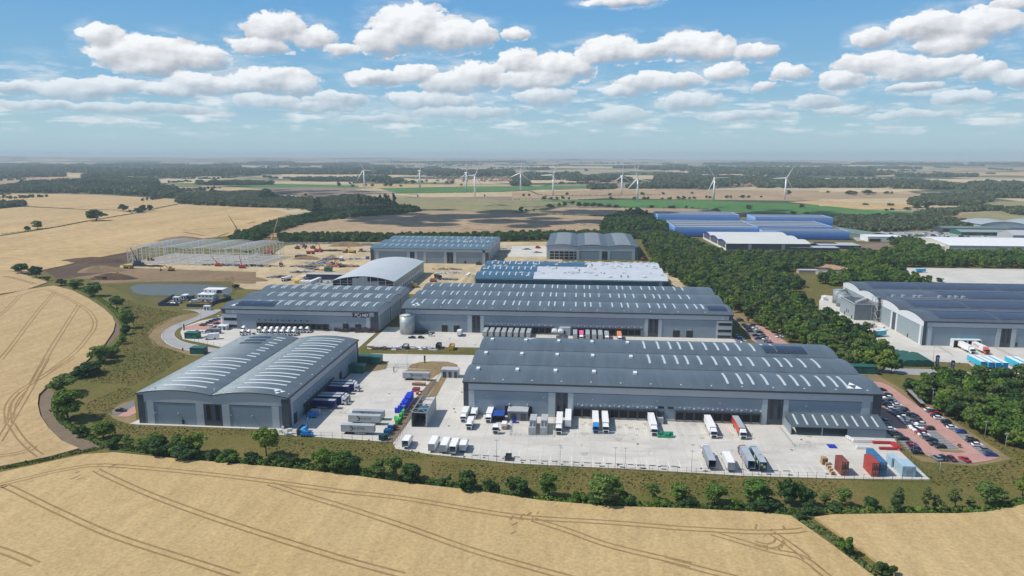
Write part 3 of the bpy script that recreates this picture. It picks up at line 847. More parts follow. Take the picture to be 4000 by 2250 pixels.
# verges let into the yards
for k, P in ((6, [(1095, 215), (1400, 186), (1480, 208), (1498, 245), (1470, 300), (1300, 330), (1200, 335), (1080, 300)]),
             (6, [(1748, 292), (1790, 242), (1900, 212), (2050, 202), (2250, 207), (2365, 240), (2390, 290), (2380, 318), (2230, 420), (2110, 640), (1995, 655), (2130, 460), (2205, 312)]),
             (6, [(1760, 300), (2205, 312), (2050, 420), (1700, 420), (1700, 330)])):
    mb = MB(); mb.prism(poly(k, P), .02, .23); structure('dry_verge', mb, DRYG)
mb = MB(); mb.prism(poly(6, [(2050, 440), (2130, 460), (1980, 660), (1770, 950), (1570, 1225), (1480, 1215), (1700, 870), (1850, 660)]), .02, .22); structure('dirt_strip', mb, TRACKM)
mb = MB(); mb.prism(poly(3, [(0, 1065), (980, 1112), (965, 1150), (0, 1105)]), .01, .12); structure('dry_verge', mb, DRYG)

# pond
m_water = bpy.data.materials.new('pond_water'); m_water.use_nodes = True
t = NT(m_water.node_tree); b = t.n['Principled BSDF']
b.inputs['Base Color'].default_value = (.085, .088, .072, 1); b.inputs['Roughness'].default_value = .3; b.inputs['Specular IOR Level'].default_value = .22
bp = t.a('ShaderNodeBump', {'Strength': .12, 'Height': t.noise(t.a('ShaderNodeNewGeometry').outputs['Position'], .9, 3, .6)})
t.l.new(bp.outputs[0], b.inputs['Normal'])
mb = MB(); mb.sheet(smooth(poly(17, [(30, 235), (90, 207), (250, 196), (700, 196), (1050, 208), (1290, 240), (1290, 310), (1200, 328), (700, 338), (250, 333), (100, 310), (45, 270)]), 5), .19)
structure('pond', mb, m_water)

# wear on the concrete: turning tyre arcs, stains before the docks
m_tyre = M('tyre_worn_concrete', (.47, .45, .40), .8, .06, .3, coord='World')
m_stain = M('stained_concrete', (.40, .37, .32), .8, .15, .6, coord='World')
mb = MB(); wr = random.Random(5); zz = .186
for i in range(34):
    cx = wr.uniform(-40, 100); cy = wr.uniform(252, 268); r_ = wr.uniform(9, 22); a0 = wr.uniform(0, 6.28); da = wr.uniform(.6, 1.5)
    for off_ in (0, 2.0):
        P_ = [(cx + (r_ + off_) * math.cos(a0 + da * j / 10), cy + (r_ + off_) * .55 * math.sin(a0 + da * j / 10)) for j in range(11)]
        if all(246 < p[1] < 286 and -40 < p[0] < 104 for p in P_): strip(P_, wr.uniform(.25, .5), zz, mb); zz += .0004
for i in range(18):
    cx = wr.uniform(-112, -75); cy = wr.uniform(285, 340); r_ = wr.uniform(8, 18); a0 = wr.uniform(0, 6.28)
    for off_ in (0, 2.0): strip([(cx + (r_ + off_) * math.cos(a0 + j * .1), cy + (r_ + off_) * math.sin(a0 + j * .1)) for j in range(9)], .35, zz, mb); zz += .0004
structure('tyre_marks', mb, m_tyre)
mb = MB()
for i in range(46):
    x = wr.choice([wr.uniform(-1, 77), wr.uniform(-1, 77), wr.uniform(-40, 100)]); y = wr.uniform(270, 285) if i < 34 else wr.uniform(250, 280); r_ = wr.uniform(.4, 1.5)
    mb.sheet([(x + r_ * (1 + .3 * math.sin(3 * a)) * math.cos(a), y + r_ * 1.6 * (1 + .25 * math.cos(2 * a)) * math.sin(a)) for a in [k * .5236 for k in range(12)]], .2 + .0005 * i)
structure('yard_stains', mb, m_stain)
# ---------------------------------------------------------------- buildings
def onwall_y(k, x, y, Y):
    """where a pixel ray meets the wall plane y = Y: (x, z)"""
    r = ray(*q(k, x, y)); t = Y / r.y
    return r.x * t, H + r.z * t


def onwall_x(k, x, y, X):
    r = ray(*q(k, x, y)); t = X / r.x
    return r.y * t, H + r.z * t


class Hall:
    """long shed with barrel-vaulted bays; vaults run along X ('x') or along Y ('y')"""
    def __init__(s, name, label, X0, X1, Y0, Y1, axis, nb, eave, rise, zf, roof=None, fascia=None, wall=None, base=None, over=.4, rz=0., gut=True, cat='warehouse'):
        s.__dict__.update(X0=X0, X1=X1, Y0=Y0, Y1=Y1, axis=axis, nb=nb, eave=eave, rise=rise, zf=zf, over=over)
        s.root = empty(name, ((X0 + X1) / 2, (Y0 + Y1) / 2, 0), 0, label, cat)
        s.off = tuple(s.root.location)
        roof = roof or m_roof
        A0, A1 = (X0, X1) if axis == 'x' else (Y0, Y1)
        B0, B1 = (Y0, Y1) if axis == 'x' else (X0, X1)
        s.A0, s.A1, s.B0, s.B1 = A0, A1, B0, B1
        s.W = (B1 - B0) / nb
        wl = MB(); wl.box(X0, X1, Y0, Y1, 0, zf)
        s.wall = wl.obj('wall', wall or m_wallA, s.root, s.off)
        fp = [(B0 - .06, zf - .02), (B1 + .06, zf - .02)]
        for b in range(nb)[::-1]:
            for i in range(12, -1, -1):
                u = i / 12
                fp.append((B0 + s.W * (b + u) + (.06 if b == nb - 1 and i == 12 else -.06 if b == 0 and i == 0 else 0), s.z(u) - .05))
        fb = MB(); fb.profile(fp, A0 - .06, A1 + .06, 'x' if axis == 'x' else 'y')
        s.fas = fb.obj('fascia', fascia or m_fascia, s.root, s.off)
        tb = MB(); tb.box(X0 - .1, X1 + .1, Y0 - .1, Y1 + .1, zf - .16, zf + .04)
        tb.obj('band', m_gutter, s.root, s.off)
        s.roofs = []
        for b in range(nb):
            rb = MB(); N = 16
            lo = -over if b == 0 else .25
            hi = s.W + over if b == nb - 1 else s.W - .25
            us = [lo + (hi - lo) * i / N for i in range(N + 1)]
            pts = [(B0 + s.W * b + w, s.z(w / s.W) + .12) for w in us]
            a0, a1 = A0 - over * 1.2, A1 + over * 1.2
            P = (lambda u, z, a: (a, u, z)) if axis == 'x' else (lambda u, z, a: (u, a, z))
            n = N + 1
            vs = [P(u, z, a0) for u, z in pts] + [P(u, z, a1) for u, z in pts]
            fl = (lambda f: f) if axis == 'x' else (lambda f: f[::-1])
            rb.add(vs, [fl((i, n + i, n + i + 1, i + 1)) for i in range(N)], 0, True)
            vs2 = vs + [(x, y, z - .34) for x, y, z in vs]
            rim = []
            m2 = 2 * n
            for i in range(N):
                rim += [(i, i + 1, m2 + i + 1, m2 + i), (n + i + 1, n + i, m2 + n + i, m2 + n + i + 1), (m2 + i, m2 + i + 1, m2 + n + i + 1, m2 + n + i)]
            rim += [(0, m2, m2 + n, n), (N, n + N, m2 + n + N, m2 + N)]
            rb.add(vs2, rim, 1)
            s.roofs.append(rb.obj('roof', [roof, m_gutter], s.root, s.off))
        for b in range(1, nb):
            vb = MB(); w = B0 + s.W * b
            if axis == 'x': vb.box(A0 - .3, A1 + .3, w - .25, w + .25, eave - .5, eave + .1)
            else: vb.box(w - .25, w + .25, A0 - .3, A1 + .3, eave - .5, eave + .1)
            vb.obj('valley_gutter', m_gutter, s.root, s.off)
        if gut:
            for w, sg in ((B0, -1), (B1, 1)):
                vb = MB(); c = w + sg * (over + .18)
                if axis == 'x': vb.box(A0 - .4, A1 + .4, c - .22, c + .22, eave - .62, eave + .16 - .3)
                else: vb.box(c - .22, c + .22, A0 - .4, A1 + .4, eave - .62, eave + .16 - .3)
                vb.obj('gutter', m_gutter, s.root, s.off)

    def z(s, u): return s.eave + s.rise * (1 - (2 * u - 1) ** 2)

    def rooflight(s, bay, a, u0, u1, w=1.1, mat=None, name='rooflight', lift=.2):
        mb = MB(); N = 7
        vs = []
        for i in range(N + 1):
            u = u0 + (u1 - u0) * i / N
            bb = s.B0 + s.W * (bay + u); z = s.z(u)
            for d in (0, 1):
                for aa in (a - w / 2, a + w / 2):
                    vs.append((aa, bb, z + .06 + lift * d) if s.axis == 'x' else (bb, aa, z + .06 + lift * d))
        fs = []
        for i in range(N):
            k = 4 * i
            fs += [(k + 2, k + 3, k + 7, k + 6), (k, k + 2, k + 6, k + 4), (k + 1, k + 5, k + 7, k + 3)]
        fs += [(0, 1, 3, 2), (4 * N, 4 * N + 2, 4 * N + 3, 4 * N + 1)]
        mb.add(vs, fs)
        mb.obj(name, mat or m_light, s.root, s.off)

    def bx(s, name, x0, x1, y0, y1, z0, z1, mat):
        mb = MB(); mb.box(x0, x1, y0, y1, z0, z1)
        return mb.obj(name, mat, s.root, s.off)

    # features on the front (y = Y0, towards the viewer)
    def fr(s, name, x0, x1, z0, z1, mat, d=.15, inset=0):
        return s.bx(name, x0, x1, s.Y0 - d, s.Y0 + .05, z0, z1, mat)

    def strip_window(s, x0, x1, z0, z1):
        p = s.fr('window_bay', x0, x1, z0, z1, m_dkpanel, .18)
        w = (x1 - x0) / 2
        for i in range(2):
            mb = MB(); mb.box(x0 + w * i + w * .28, x0 + w * (i + 1) - w * .28, s.Y0 - .25, s.Y0 - .15, z0 + 2.6, z1 - .3)
            mb.obj('window', m_glass, p, s.off)

    def docks(s, xs, w=3.1, z0=1.0, z1=4.5, num=True):
        for i, x in enumerate(xs):
            mb = MB()
            mb.box(x - w / 2 - .3, x - w / 2, s.Y0 - .75, s.Y0 + .05, z0 - .2, z1 + .3)
            mb.box(x + w / 2, x + w / 2 + .3, s.Y0 - .75, s.Y0 + .05, z0 - .2, z1 + .3)
            mb.box(x - w / 2, x + w / 2, s.Y0 - .75, s.Y0 + .05, z1 - .1, z1 + .3)
            f = mb.obj('dock_shelter', m_dockf, s.root, s.off)
            mb = MB(); mb.box(x - w / 2, x + w / 2, s.Y0 - .3, s.Y0 + .05, z0, z1 - .1)
            mb.obj('dock_door', m_dock, f, s.off)
            if num:
                s.fr('number_sign', x + 1.7, x + 2.3, z1 + 1.1, z1 + 1.7, m_white, .1)
                mb = MB(); mb.box(x - .14, x + .14, s.Y0 - .8, s.Y0 + .02, z1 + 1.8, z1 + 2.05)
                mb.obj('flood_lamp', m_ltgrey, s.root, s.off)

    def door(s, x, w=4.0, h=4.6, z0=0.17):
        p = s.fr('loading_door', x - w / 2, x + w / 2, z0, h, m_black, .08)
        mb = MB(); mb.box(x - .25, x + .25, s.Y0 - .9, s.Y0 + .02, h + .7, h + 1.1)
        mb.obj('flood_lamp', m_ltgrey, s.root, s.off)

    def emblem(s, c, size, plane, flip=1, parent=None):
        """three white triangles standing in a pyramid"""
        mb = MB(); h = size * .5
        tri = [(-.5, 0), (0, 0), (-.25, .5)], [(0, 0), (.5, 0), (.25, .5)], [(-.25, .5), (.25, .5), (0, 1.0)]
        for tr in tri:
            g_ = .92
            cx, cz = sum(p[0] for p in tr) / 3, sum(p[1] for p in tr) / 3
            P = [((cx + (x - cx) * g_) * size * 1.1, (cz + (y - cz) * g_) * size * flip) for x, y in tr]
            if flip < 0: P = P[::-1]
            if plane == 'roof':
                vs = []
                for x, y in P:
                    bb = (c[1] + y) if s.axis == 'x' else (c[0] + x)
                    u = ((bb - s.B0) / s.W) % 1.0
                    vs.append((c[0] + x, c[1] + y, s.z(u) + .22))
                mb.add(vs, [(0, 1, 2)])
            else:
                mb.add([(c[0] + x, s.Y0 - .3, c[2] + y) for x, y in P], [(0, 1, 2)])
        mb.obj('emblem', m_white, s.root, s.off)

    def solar(s, bay, a0, a1, u0, u1, nx, nu, gap=.06, mat=None):
        mb = MB()
        for j in range(nu):
            ua, ub = u0 + (u1 - u0) * (j + gap) / nu, u0 + (u1 - u0) * (j + 1 - gap) / nu
            for i in range(nx):
                x0, x1 = a0 + (a1 - a0) * (i + gap) / nx, a0 + (a1 - a0) * (i + 1 - gap) / nx
                P = []
                for x, u in ((x0, ua), (x1, ua), (x1, ub), (x0, ub)):
                    bb = s.B0 + s.W * (bay + u)
                    P.append((x, bb, s.z(u) + .36) if s.axis == 'x' else (bb, x, s.z(u) + .36))
                if s.axis != 'x': P = P[::-1]
                mb.add(P + [(x, y, z - .12) for x, y, z in P], [(0, 1, 2, 3), (0, 4, 5, 1), (1, 5, 6, 2), (2, 6, 7, 3), (3, 7, 4, 0)])
        mb.obj('solar_array', mat or m_solar, s.root, s.off)


m_solar = M('solar_panel_glass', (.022, .03, .055), .18, .15, .6, spec=.7)
m_solarN = M('solar_panel_glass_blue', (.055, .075, .12), .3, .15, .3, spec=.6)


def flood(h, pts, Y=None):
    for k, x, y in pts:
        X, z = onwall_y(k, x, y, h.Y0)
        h.bx('flood_lamp', X - .22, X + .22, h.Y0 - .9, h.Y0 + .02, z - .18, z + .18, m_ltgrey)


# --- A: the long warehouse nearest the viewer on the right
A = Hall('warehouse', 'long dark-roofed grey warehouse nearest the viewer, dock doors facing the big concrete yard', -48.3, 124.9, 288.0, 364.5, 'x', 3, 15.0, 1.7, 11.3)
A.fr('corner_panel', -48.4, -46.2, .2, 14.3, m_dkpanel, .1)
for x0, x1 in ((-46.1, -43.6), (-11.6, -8.6), (-3.2, -.9), (77.5, 79.7), (86.1, 88.2)): A.fr('pilaster', x0, x1, .2, 11.2, m_pil, .22)
A.fr('pilaster', 117.3, 120.6, .2, 14.2, m_pil, .2); A.fr('corner_panel', 121.5, 125.0, .2, 14.3, m_dkpanel, .14)
A.strip_window(-8.5, -3.3, .2, 11.2); A.strip_window(79.8, 86.0, .2, 11.2)
A.docks([.9 + 3.9 * i for i in range(9)] + [43.9 + 3.9 * i for i in range(9)])
A.fr('dock_canopy', -.8, 35.0, 4.84, 5.1, m_gutter, 1.0); A.fr('dock_canopy', 42.0, 77.2, 4.84, 5.1, m_gutter, 1.0)
A.door(-28.4); A.door(-20.6)
for x0 in (34.9, 38.8): A.fr('window', x0, x0 + 2.4, 5.6, 6.6, m_glass, .12)
A.fr('compactor_opening', 34.6, 37.6, 1.2, 4.4, m_dkgrey, .3)
for x in (-38, -14, 7, 34, 60, 95): A.fr('wall_lamp', x, x + .5, 8.6, 9.0, m_ltgrey, .4)
# rooflights, three bays
SKA = {0: [g(4, x, y, 16.6)[0] for x, y in ((1860, 1350), (2035, 1355), (2175, 1360), (2350, 1365))] + [g(0, x, y, 16.6)[0] for x, y in ((3045, 1475), (3095, 1478), (3140, 1480), (3195, 1480), (3245, 1482), (3285, 1486))],
       1: [g(4, x, y, 16.6)[0] for x, y in ((915, 1130), (1100, 1135), (1260, 1140), (1390, 1145), (1555, 1150), (1740, 1155), (1905, 1160), (2045, 1165), (2200, 1170), (2395, 1175), (2550, 1180))] + [g(0, x, y, 16.6)[0] for x, y in ((3085, 1422), (3140, 1424), (3195, 1426))],
       2: [g(4, x, y, 16.6)[0] for x, y in ((855, 960), (1030, 965), (1180, 970), (1300, 975), (1450, 980), (1625, 985), (1775, 990), (1900, 995), (2050, 1000), (2230, 1005), (2375, 1010), (2500, 1015))]}
for b, xs in SKA.items():
    for x in xs: A.rooflight(b, x, .16 if b == 0 else .2, .66 if b == 0 else .72, .95)
for b, xs in ((0, ((3, 1030, 1255), (3, 1520, 1268), (3, 1997, 1280), (3, 2478, 1298), (4, 740, 1315))), (1, ((3, 1122, 1072), (3, 1573, 1083), (3, 2017, 1097), (3, 2463, 1110), (4, 692, 1125))),
              (2, ((3, 1197, 912), (3, 1620, 920), (3, 2035, 932), (3, 2455, 945), (4, 650, 958)))):
    for k, x, y in xs: A.rooflight(b, g(k, x, y, 16.6)[0], .42, .53, 1.5, m_white, 'roof_vent', .9)
A.solar(2, 92, 112, .12, .55, 10, 5)
A.emblem((115.0, 291.0), 6.0, 'roof', 1); A.emblem((-24, 360), 6.0, 'roof', -1)
for i in range(14): A.rooflight(0, -44 + 12.6 * i, .07, .085, .5, m_white, 'roof_anchor', .25)
# open canopy built against the right end of the front
mb = MB(); x0, x1, ya, yb = 86.6, 123.6, 277.4, 287.8
mb.add([(x0, ya - .3, 3.9), (x1 + .4, ya - .3, 3.9), (x1 + .4, yb, 6.2), (x0, yb, 6.2), (x0, ya - .3, 3.6), (x1 + .4, ya - .3, 3.6), (x1 + .4, yb, 5.9), (x0, yb, 5.9)],
       [(0, 1, 2, 3), (0, 4, 5, 1), (1, 5, 6, 2), (3, 7, 4, 0), (7, 6, 5, 4)])
can = mb.obj('canopy_roof', m_roof, A.root, A.off)
for i in range(9):
    x = 89 + 3.9 * i; mb = MB()
    f = lambda y: 3.9 + (y - ya + .3) * 2.3 / (yb - ya + .3) + .08
    mb.add([(x, 278.6, f(278.6)), (x + .8, 278.6, f(278.6)), (x + .8, 286, f(286)), (x, 286, f(286))], [(0, 1, 2, 3)])
    mb.obj('rooflight', m_light, can, A.off)
A.bx('canopy_wall', 86.6, 86.9, 277.6, 287.9, .17, 3.6, m_wallS); A.bx('canopy_wall', 108.5, 123.4, 277.5, 277.8, .17, 3.6, m_wallA); A.bx('canopy_wall', 123.1, 123.4, 277.8, 287.9, .17, 3.6, m_wallS)
A.bx('canopy_post', 98.6, 98.9, 277.4, 277.7, .17, 3.7, m_ltgrey)
for r in range(2): A.fr('gate', 97 + 5 * r, 101 + 5 * r, .2, 3.4, m_rust if r else m_black, .05)
# side wall (right) windows and dock leveller plinth
A.fr('dock_plinth', -1.0, 77.3, .17, 1.0, m_concrete_wall, .35)

# --- B: twin-bay shed front left
B = Hall('warehouse', 'twin-vaulted grey shed on the left, curved shiny roof and trailers docked along its right side', -182.2, -117.2, 264.6, 357.0, 'y', 2, 13.6, 1.7, 9.7, roof=m_roofB)
B.fr('corner_panel', -182.4, -179.6, .2, 12.9, m_dkpanel, .14); B.fr('corner_panel', -120.0, -117.0, .2, 12.9, m_dkpanel, .14)
for x0, x1 in ((-178.4, -175.4), (-156.9, -153.6), (-145.6, -142.4), (-124.2, -121.2)): B.fr('pilaster', x0, x1, .2, 9.6, m_pil, .22)
B.fr('pilaster', -179.2, -175.8, 9.8, 13.4, m_pil, .12); B.fr('pilaster', -124.2, -121.2, 9.8, 13.4, m_pil, .12)
B.strip_window(-153.5, -145.7, .2, 9.6)
B.fr('door', -163.6, -162.5, .2, 2.4, m_black, .1); B.fr('doorstep', -164.0, -162.1, .05, .3, m_conc, 1.2)
for x in (-175, -165, -155, -142, -133, -122): B.fr('wall_lamp', x, x + .35, 5.0, 5.3, m_ltgrey, .6)
bs = lambda name, y0, y1, z0, z1, m, d=.15: B.bx(name, -117.25, -117.2 + d, y0, y1, z0, z1, m)
bs('corner_panel', 264.5, 266.8, .2, 13.0, m_dkpanel); bs('pilaster', 267.2, 268.8, .2, 13.0, m_pil); bs('pilaster', 352.5, 354.5, .2, 13.0, m_pil); bs('corner_panel', 354.8, 357.1, .2, 13.0, m_dkpanel)
bs('loading_door', 269.5, 272.8, .2, 4.6, m_black); bs('loading_door', 326.4, 330.0, .2, 4.6, m_black); bs('loading_door', 313.5, 319.0, .2, 5.2, m_black)
for i in range(8):
    y = 282.2 + 3.9 * i
    f = bs('dock_shelter', y - 1.85, y + 1.85, .8, 4.8, m_dockf, .8); mb = MB(); mb.box(-116.45, -116.36, y - 1.5, y + 1.5, 1.0, 4.4); mb.obj('dock_door', m_dock, f, B.off)
    bs('number_sign', y - .3, y + .3, 5.6, 6.2, m_white, .12); bs('flood_lamp', y + 1.6, y + 2.0, 6.4, 6.8, m_ltgrey, .9)
bs('dock_canopy', 280.0, 312.0, 4.85, 5.1, m_gutter, 1.2)
for i in range(15): bs('wall_lamp', 270 + 5.5 * i, 270.3 + 5.5 * i, 7.2, 7.5, m_ltgrey, .5)
m_lightB = M('grp_rooflight_clear', (.60, .65, .66), .6, .03)
for b in (0, 1):
    ys = [270.5 + 5.05 * i for i in range(17)]
    for i, y in enumerate(ys):
        y += (.9 if i % 2 else 0)
        if b == 0 and i > 8: B.rooflight(0, y, .70, .84, 1.0, m_lightB)
        else: B.rooflight(b, y, .26, .84, 1.0, m_lightB)
B.solar(0, 338, 340.6, .25, .6, 2, 16); B.solar(0, 343.5, 346, .25, .6, 2, 16); B.solar(0, 349, 352, .25, .6, 2, 16)
B.emblem((-122.6, 270.0), 4.6, 'roof', -1)
for i in range(7): B.rooflight(1, 268 + 13 * i, .965, .98, .45, m_white, 'roof_anchor', .25)
for x in range(5): B.bx('roof_anchor', -176 + 13 * x, -175.6 + 13 * x, 267, 267.4, 14.3, 15.6, m_white)
B.bx('plinth', -183.4, -116.6, 263.0, 264.5, .03, .24, m_conc)

# --- C: left of the middle row, with the dark sign
C = Hall('warehouse', 'middle-left grey warehouse with paired rooflights and a black sign on its pale fascia', -229.2, -125.8, 426.0, 510.0, 'x', 3, 13.5, 2.1, 10.1)
C.fr('corner_panel', -229.3, -227.0, 10.2, 13.0, m_dkpanel, .12); C.fr('pilaster', -226.8, -224.8, 10.2, 13.0, m_pil, .1)
C.fr('office_front', -229.3, -219.2, .2, 10.0, m_fascia, .4)
for z in (1.0, 5.6):
    w = C.fr('window', -228.2, -219.4, z, z + 1.9, m_glass, .5)
C.fr('pilaster', -133.6, -131.2, .2, 10.0, m_pil, .22); C.fr('corner_panel', -130.6, -125.7, .2, 10.0, m_dkpanel, .14)
C.fr('pilaster', -133.0, -130.8, 10.2, 13.0, m_pil, .1); C.fr('corner_panel', -128.5, -125.7, 10.2, 13.0, m_dkpanel, .12)
C.docks([-204.3 + 4.0 * i for i in range(12)], num=False)
for i in range(9): C.fr('number_sign', -204.9 + 4.0 * i, -203.9 + 4.0 * i, 6.0, 6.9, m_dkgrey, .1)
C.door(-147.2, 3.8, 5.2); C.door(-139, 3.8, 5.0)
cs = lambda name, y0, y1, z0, z1, m, d=.15: C.bx(name, -125.85, -125.8 + d, y0, y1, z0, z1, m)
for y in (428, 452.5, 456.5, 480.5, 484.5, 506): cs('pilaster', y, y + 1.6, .2, 10.0, m_pil)
cs('window_bay', 454.2, 456.4, .2, 10.0, m_dkpanel); cs('window_bay', 482.2, 484.4, .2, 10.0, m_dkpanel)
for b, (yy, n, xa, xb) in enumerate((((0, 0), 12, (2, 300, 1075), (2, 1820, 1100)), ((0, 0), 12, (2, 500, 965), (2, 1975, 1000)), ((0, 0), 13, (2, 540, 870), (2, 2105, 900)))):
    x0, x1 = g(*xa, 15.3)[0], g(*xb, 15.3)[0]
    for i in range(n):
        x = x0 + (x1 - x0) * i / (n - 1)
        last = i == n - 1 or (i == 0 and b < 2)
        for dx in ((0,) if last else (0, 1.9)): C.rooflight(b, x + dx, .24, .74, 1.0)
C.solar(0, -222, -196, .12, .5, 18, 4)
C.emblem((-221.5, 429.5), 6.5, 'roof', 1); C.emblem((-221.5, 0, 10.9), 2.0, 'wall')
sx0, sz1 = onwall_y(2, 1535, 1200, 425.6); sx1, sz0 = onwall_y(2, 1740, 1258, 425.6)
sg = C.fr('sign_board', sx0, sx1, sz0, sz1, m_black, .35)


def lettering(text, size, mat, parent, loc, rot=(math.pi / 2, 0, 0), shear=0., space=1.0, off=(0, 0, 0), weight=0.):
    cu = bpy.data.curves.new('lettering', 'FONT'); cu.body = text; cu.size = size; cu.shear = shear; cu.space_character = space
    cu.align_x = 'CENTER'; cu.align_y = 'CENTER'; cu.offset = weight; cu.extrude = .02
    cu.materials.append(mat)
    tmp = bpy.data.objects.new('lettering_curve', cu)
    me = bpy.data.meshes.new_from_object(tmp); me.name = 'lettering'
    bpy.data.objects.remove(tmp); bpy.data.curves.remove(cu)
    o = bpy.data.objects.new('lettering', me); COL.objects.link(o); o.parent = parent
    o.location = tuple(a - b for a, b in zip(loc, off)); o.rotation_euler = rot
    return o


cxs, czs = (sx0 + sx1) / 2, (sz0 + sz1) / 2
lettering('B', 2.5, m_white, sg, (cxs - 3.5, C.Y0 - .42, czs), shear=.3, off=C.off, weight=.1)
lettering('ND', 2.5, m_white, sg, (cxs + 2.6, C.Y0 - .42, czs), shear=.3, off=C.off, weight=.1, space=1.05)
mb = MB()
for i in range(20):
    if i in (2, 3): continue
    a0, a1 = 2 * math.pi * i / 20, 2 * math.pi * (i + .85) / 20
    P = [(cxs - 1.2 + r * 1.1 * math.cos(a), C.Y0 - .42, czs + r * math.sin(a)) for a, r in ((a0, .85), (a0, 1.3), (a1, 1.3), (a1, .85))]
    mb.add(P[::-1], [(0, 1, 2, 3)])
mb.obj('lettering', m_white, sg, C.off)

# --- D: the long one in the middle
D = Hall('warehouse', 'long middle grey warehouse with many rooflights, just behind the nearest one', -111.3, 94.8, 430.0, 521.0, 'x', 3, 15.2, 1.9, 11.6)
D.fr('corner_panel', -111.4, -108.8, .2, 14.6, m_dkpanel, .12); D.fr('pilaster', -108.2, -105.2, .2, 14.6, m_pil, .16)
for x0, x1 in ((-69, -66.2), (-60.8, -58.6), (41.8, 43.9), (50.2, 52.2)): D.fr('pilaster', x0, x1, .2, 11.4, m_pil, .22)
D.strip_window(-66.1, -60.9, .2, 11.4); D.strip_window(44.0, 50.1, .2, 11.4)
D.door(-83.8, 3.9); D.door(-76.0, 3.9); D.door(61.3, 4.1); D.door(69.3, 4.1)
D.docks([-56.6 + 3.86 * i for i in range(11)] + [-1.0 + 3.86 * i for i in range(11)])
D.fr('dock_canopy', -58.4, -14.0, 4.84, 5.1, m_gutter, 1.0); D.fr('dock_canopy', -3.0, 40.6, 4.84, 5.1, m_gutter, 1.0)
D.fr('dock_office', -10.8, -4.0, .3, 5.4, m_fascia, 2.4); D.fr('office_door', -7.9, -7.0, 1.2, 3.4, m_black, 2.5)
D.fr('office_front', 85.4, 94.4, .2, 11.2, m_fascia, .5)
for z in (.6, 4.2, 8.4): D.fr('window', 86.2, 94.2, z, z + 1.7, m_glass, .62)
D.emblem((88.5, 0, 12.1), 2.0, 'wall'); D.fr('pilaster', 90.4, 92.4, 11.8, 14.4, m_pil, .16); D.fr('corner_panel', 92.6, 94.9, 11.8, 14.6, m_dkpanel, .14)
SKD = [g(3, x, y, 17.3)[0] for x, y in ((215, 398), (340, 400), (485, 403), (595, 405), (670, 407), (780, 408), (920, 410), (1030, 413), (1105, 415), (1220, 417), (1360, 420), (1470, 423), (1545, 425), (1655, 427), (1803, 430), (1913, 432), (1988, 433), (2100, 435), (2252, 438), (2365, 441), (2440, 442), (2555, 445))] + \
      [g(4, x, y, 17.3)[0] for x, y in ((305, 445), (455, 450), (573, 452), (653, 453), (768, 457), (922, 460), (1040, 465), (1118, 466), (1236, 468), (1392, 470), (1508, 474))]
SKD = sorted(SKD)
for b in range(3):
    for i, x in enumerate(SKD): D.rooflight(b, x, .26, .70, .9)
D.rooflight(0, g(4, 1590, 475, 17.3)[0], .26, .7, 1.15)
D.solar(0, 81, 92.5, .16, .6, 8, 6)
D.emblem((-103.2, 434.0), 5.5, 'roof', 1)
for i in range(12): D.rooflight(0, -103 + 16.5 * i, .07, .085, .5, m_white, 'roof_anchor', .25)

# --- E: shed still being roofed, part blue lining part white sheet
m_liner = M('blue_roof_liner', (.055, .135, .21), .35, .08, .2, .2, ribs=(0, .4, .3, 0))
m_wsheet = M('white_roof_sheet', (.50, .53, .56), .45, .05, .1, ribs=(0, .4, .3, 1.2))
E_ = Hall('warehouse', 'unfinished shed behind the long middle warehouse, roof part blue lining and part white sheets', -82.5, 70.5, 556.0, 646.0, 'x', 3, 13.4, 2.4, 9.5,
          roof=m_liner, fascia=M('blue_lined_wall', (.07, .14, .22), .5, .08, .1), wall=M('blue_lined_wall', (.07, .14, .22)))
for b, x0 in ((0, -35.5), (1, -34.5), (2, 8)):
    mb = MB(); N = 14
    vs = []
    for i in range(N + 1):
        u = -.012 + 1.0 * i / N
        for x in (x0, 71.2): vs.append((x, E_.B0 + E_.W * (b + u), E_.z(u) + .2))
    mb.add(vs, [(2 * i, 2 * i + 1, 2 * i + 3, 2 * i + 2) for i in range(N)], 0, True)
    mb.obj('roof_sheeting', m_wsheet, E_.root, E_.off)
m_teal = M('pale_teal_edge', (.28, .5, .46), .5)
E_.fr('edge_trim', -82.6, 70.8, 12.6, 13.1, m_teal, 1.0)
for b in range(3):
    for i in range(9):
        x = -77 + 5.3 * i
        if x < (-36, -36, 6)[b]: E_.rooflight(b, x, .2, .62, 1.0)
E_.fr('pilaster', 64, 66.5, .2, 12.6, m_pil, .2); E_.fr('corner_panel', 68, 70.6, .2, 12.6, m_dkpanel, .2)

# --- F: triple shed at the back right, vaults running away
FH = Hall('warehouse', 'triple-vaulted shed at the far right end of the estate, glazed office corner on its left', -34.0, 64.0, 756.0, 880.0, 'y', 3, 14.4, 1.8, 9.6, roof=m_roofB)
for x0, x1 in ((-33.8, -31.0), (22.6, 25.4), (31.6, 34.2), (57.6, 60.6)): FH.fr('pilaster', x0, x1, .2, 9.5, m_pil, .25)
FH.strip_window(25.5, 31.5, .2, 9.5); FH.fr('corner_panel', 60.8, 64.1, .2, 13.8, m_dkpanel, .15)
FH.fr('pilaster', 57.8, 60.4, 9.8, 13.6, m_pil, .12)
f = FH.fr('office_front', -31.0, 1.2, .2, 9.5, m_pil, .35)
for r in range(3):
    for c_ in range(6):
        mb = MB(); mb.box(-30.4 + 5.25 * c_, -26.0 + 5.25 * c_ - (2.0 if c_ == 5 else 0), FH.Y0 - .45, FH.Y0 - .33, .5 + 3.1 * r, 2.9 + 3.1 * r)
        mb.obj('window', m_glass, f, FH.off)
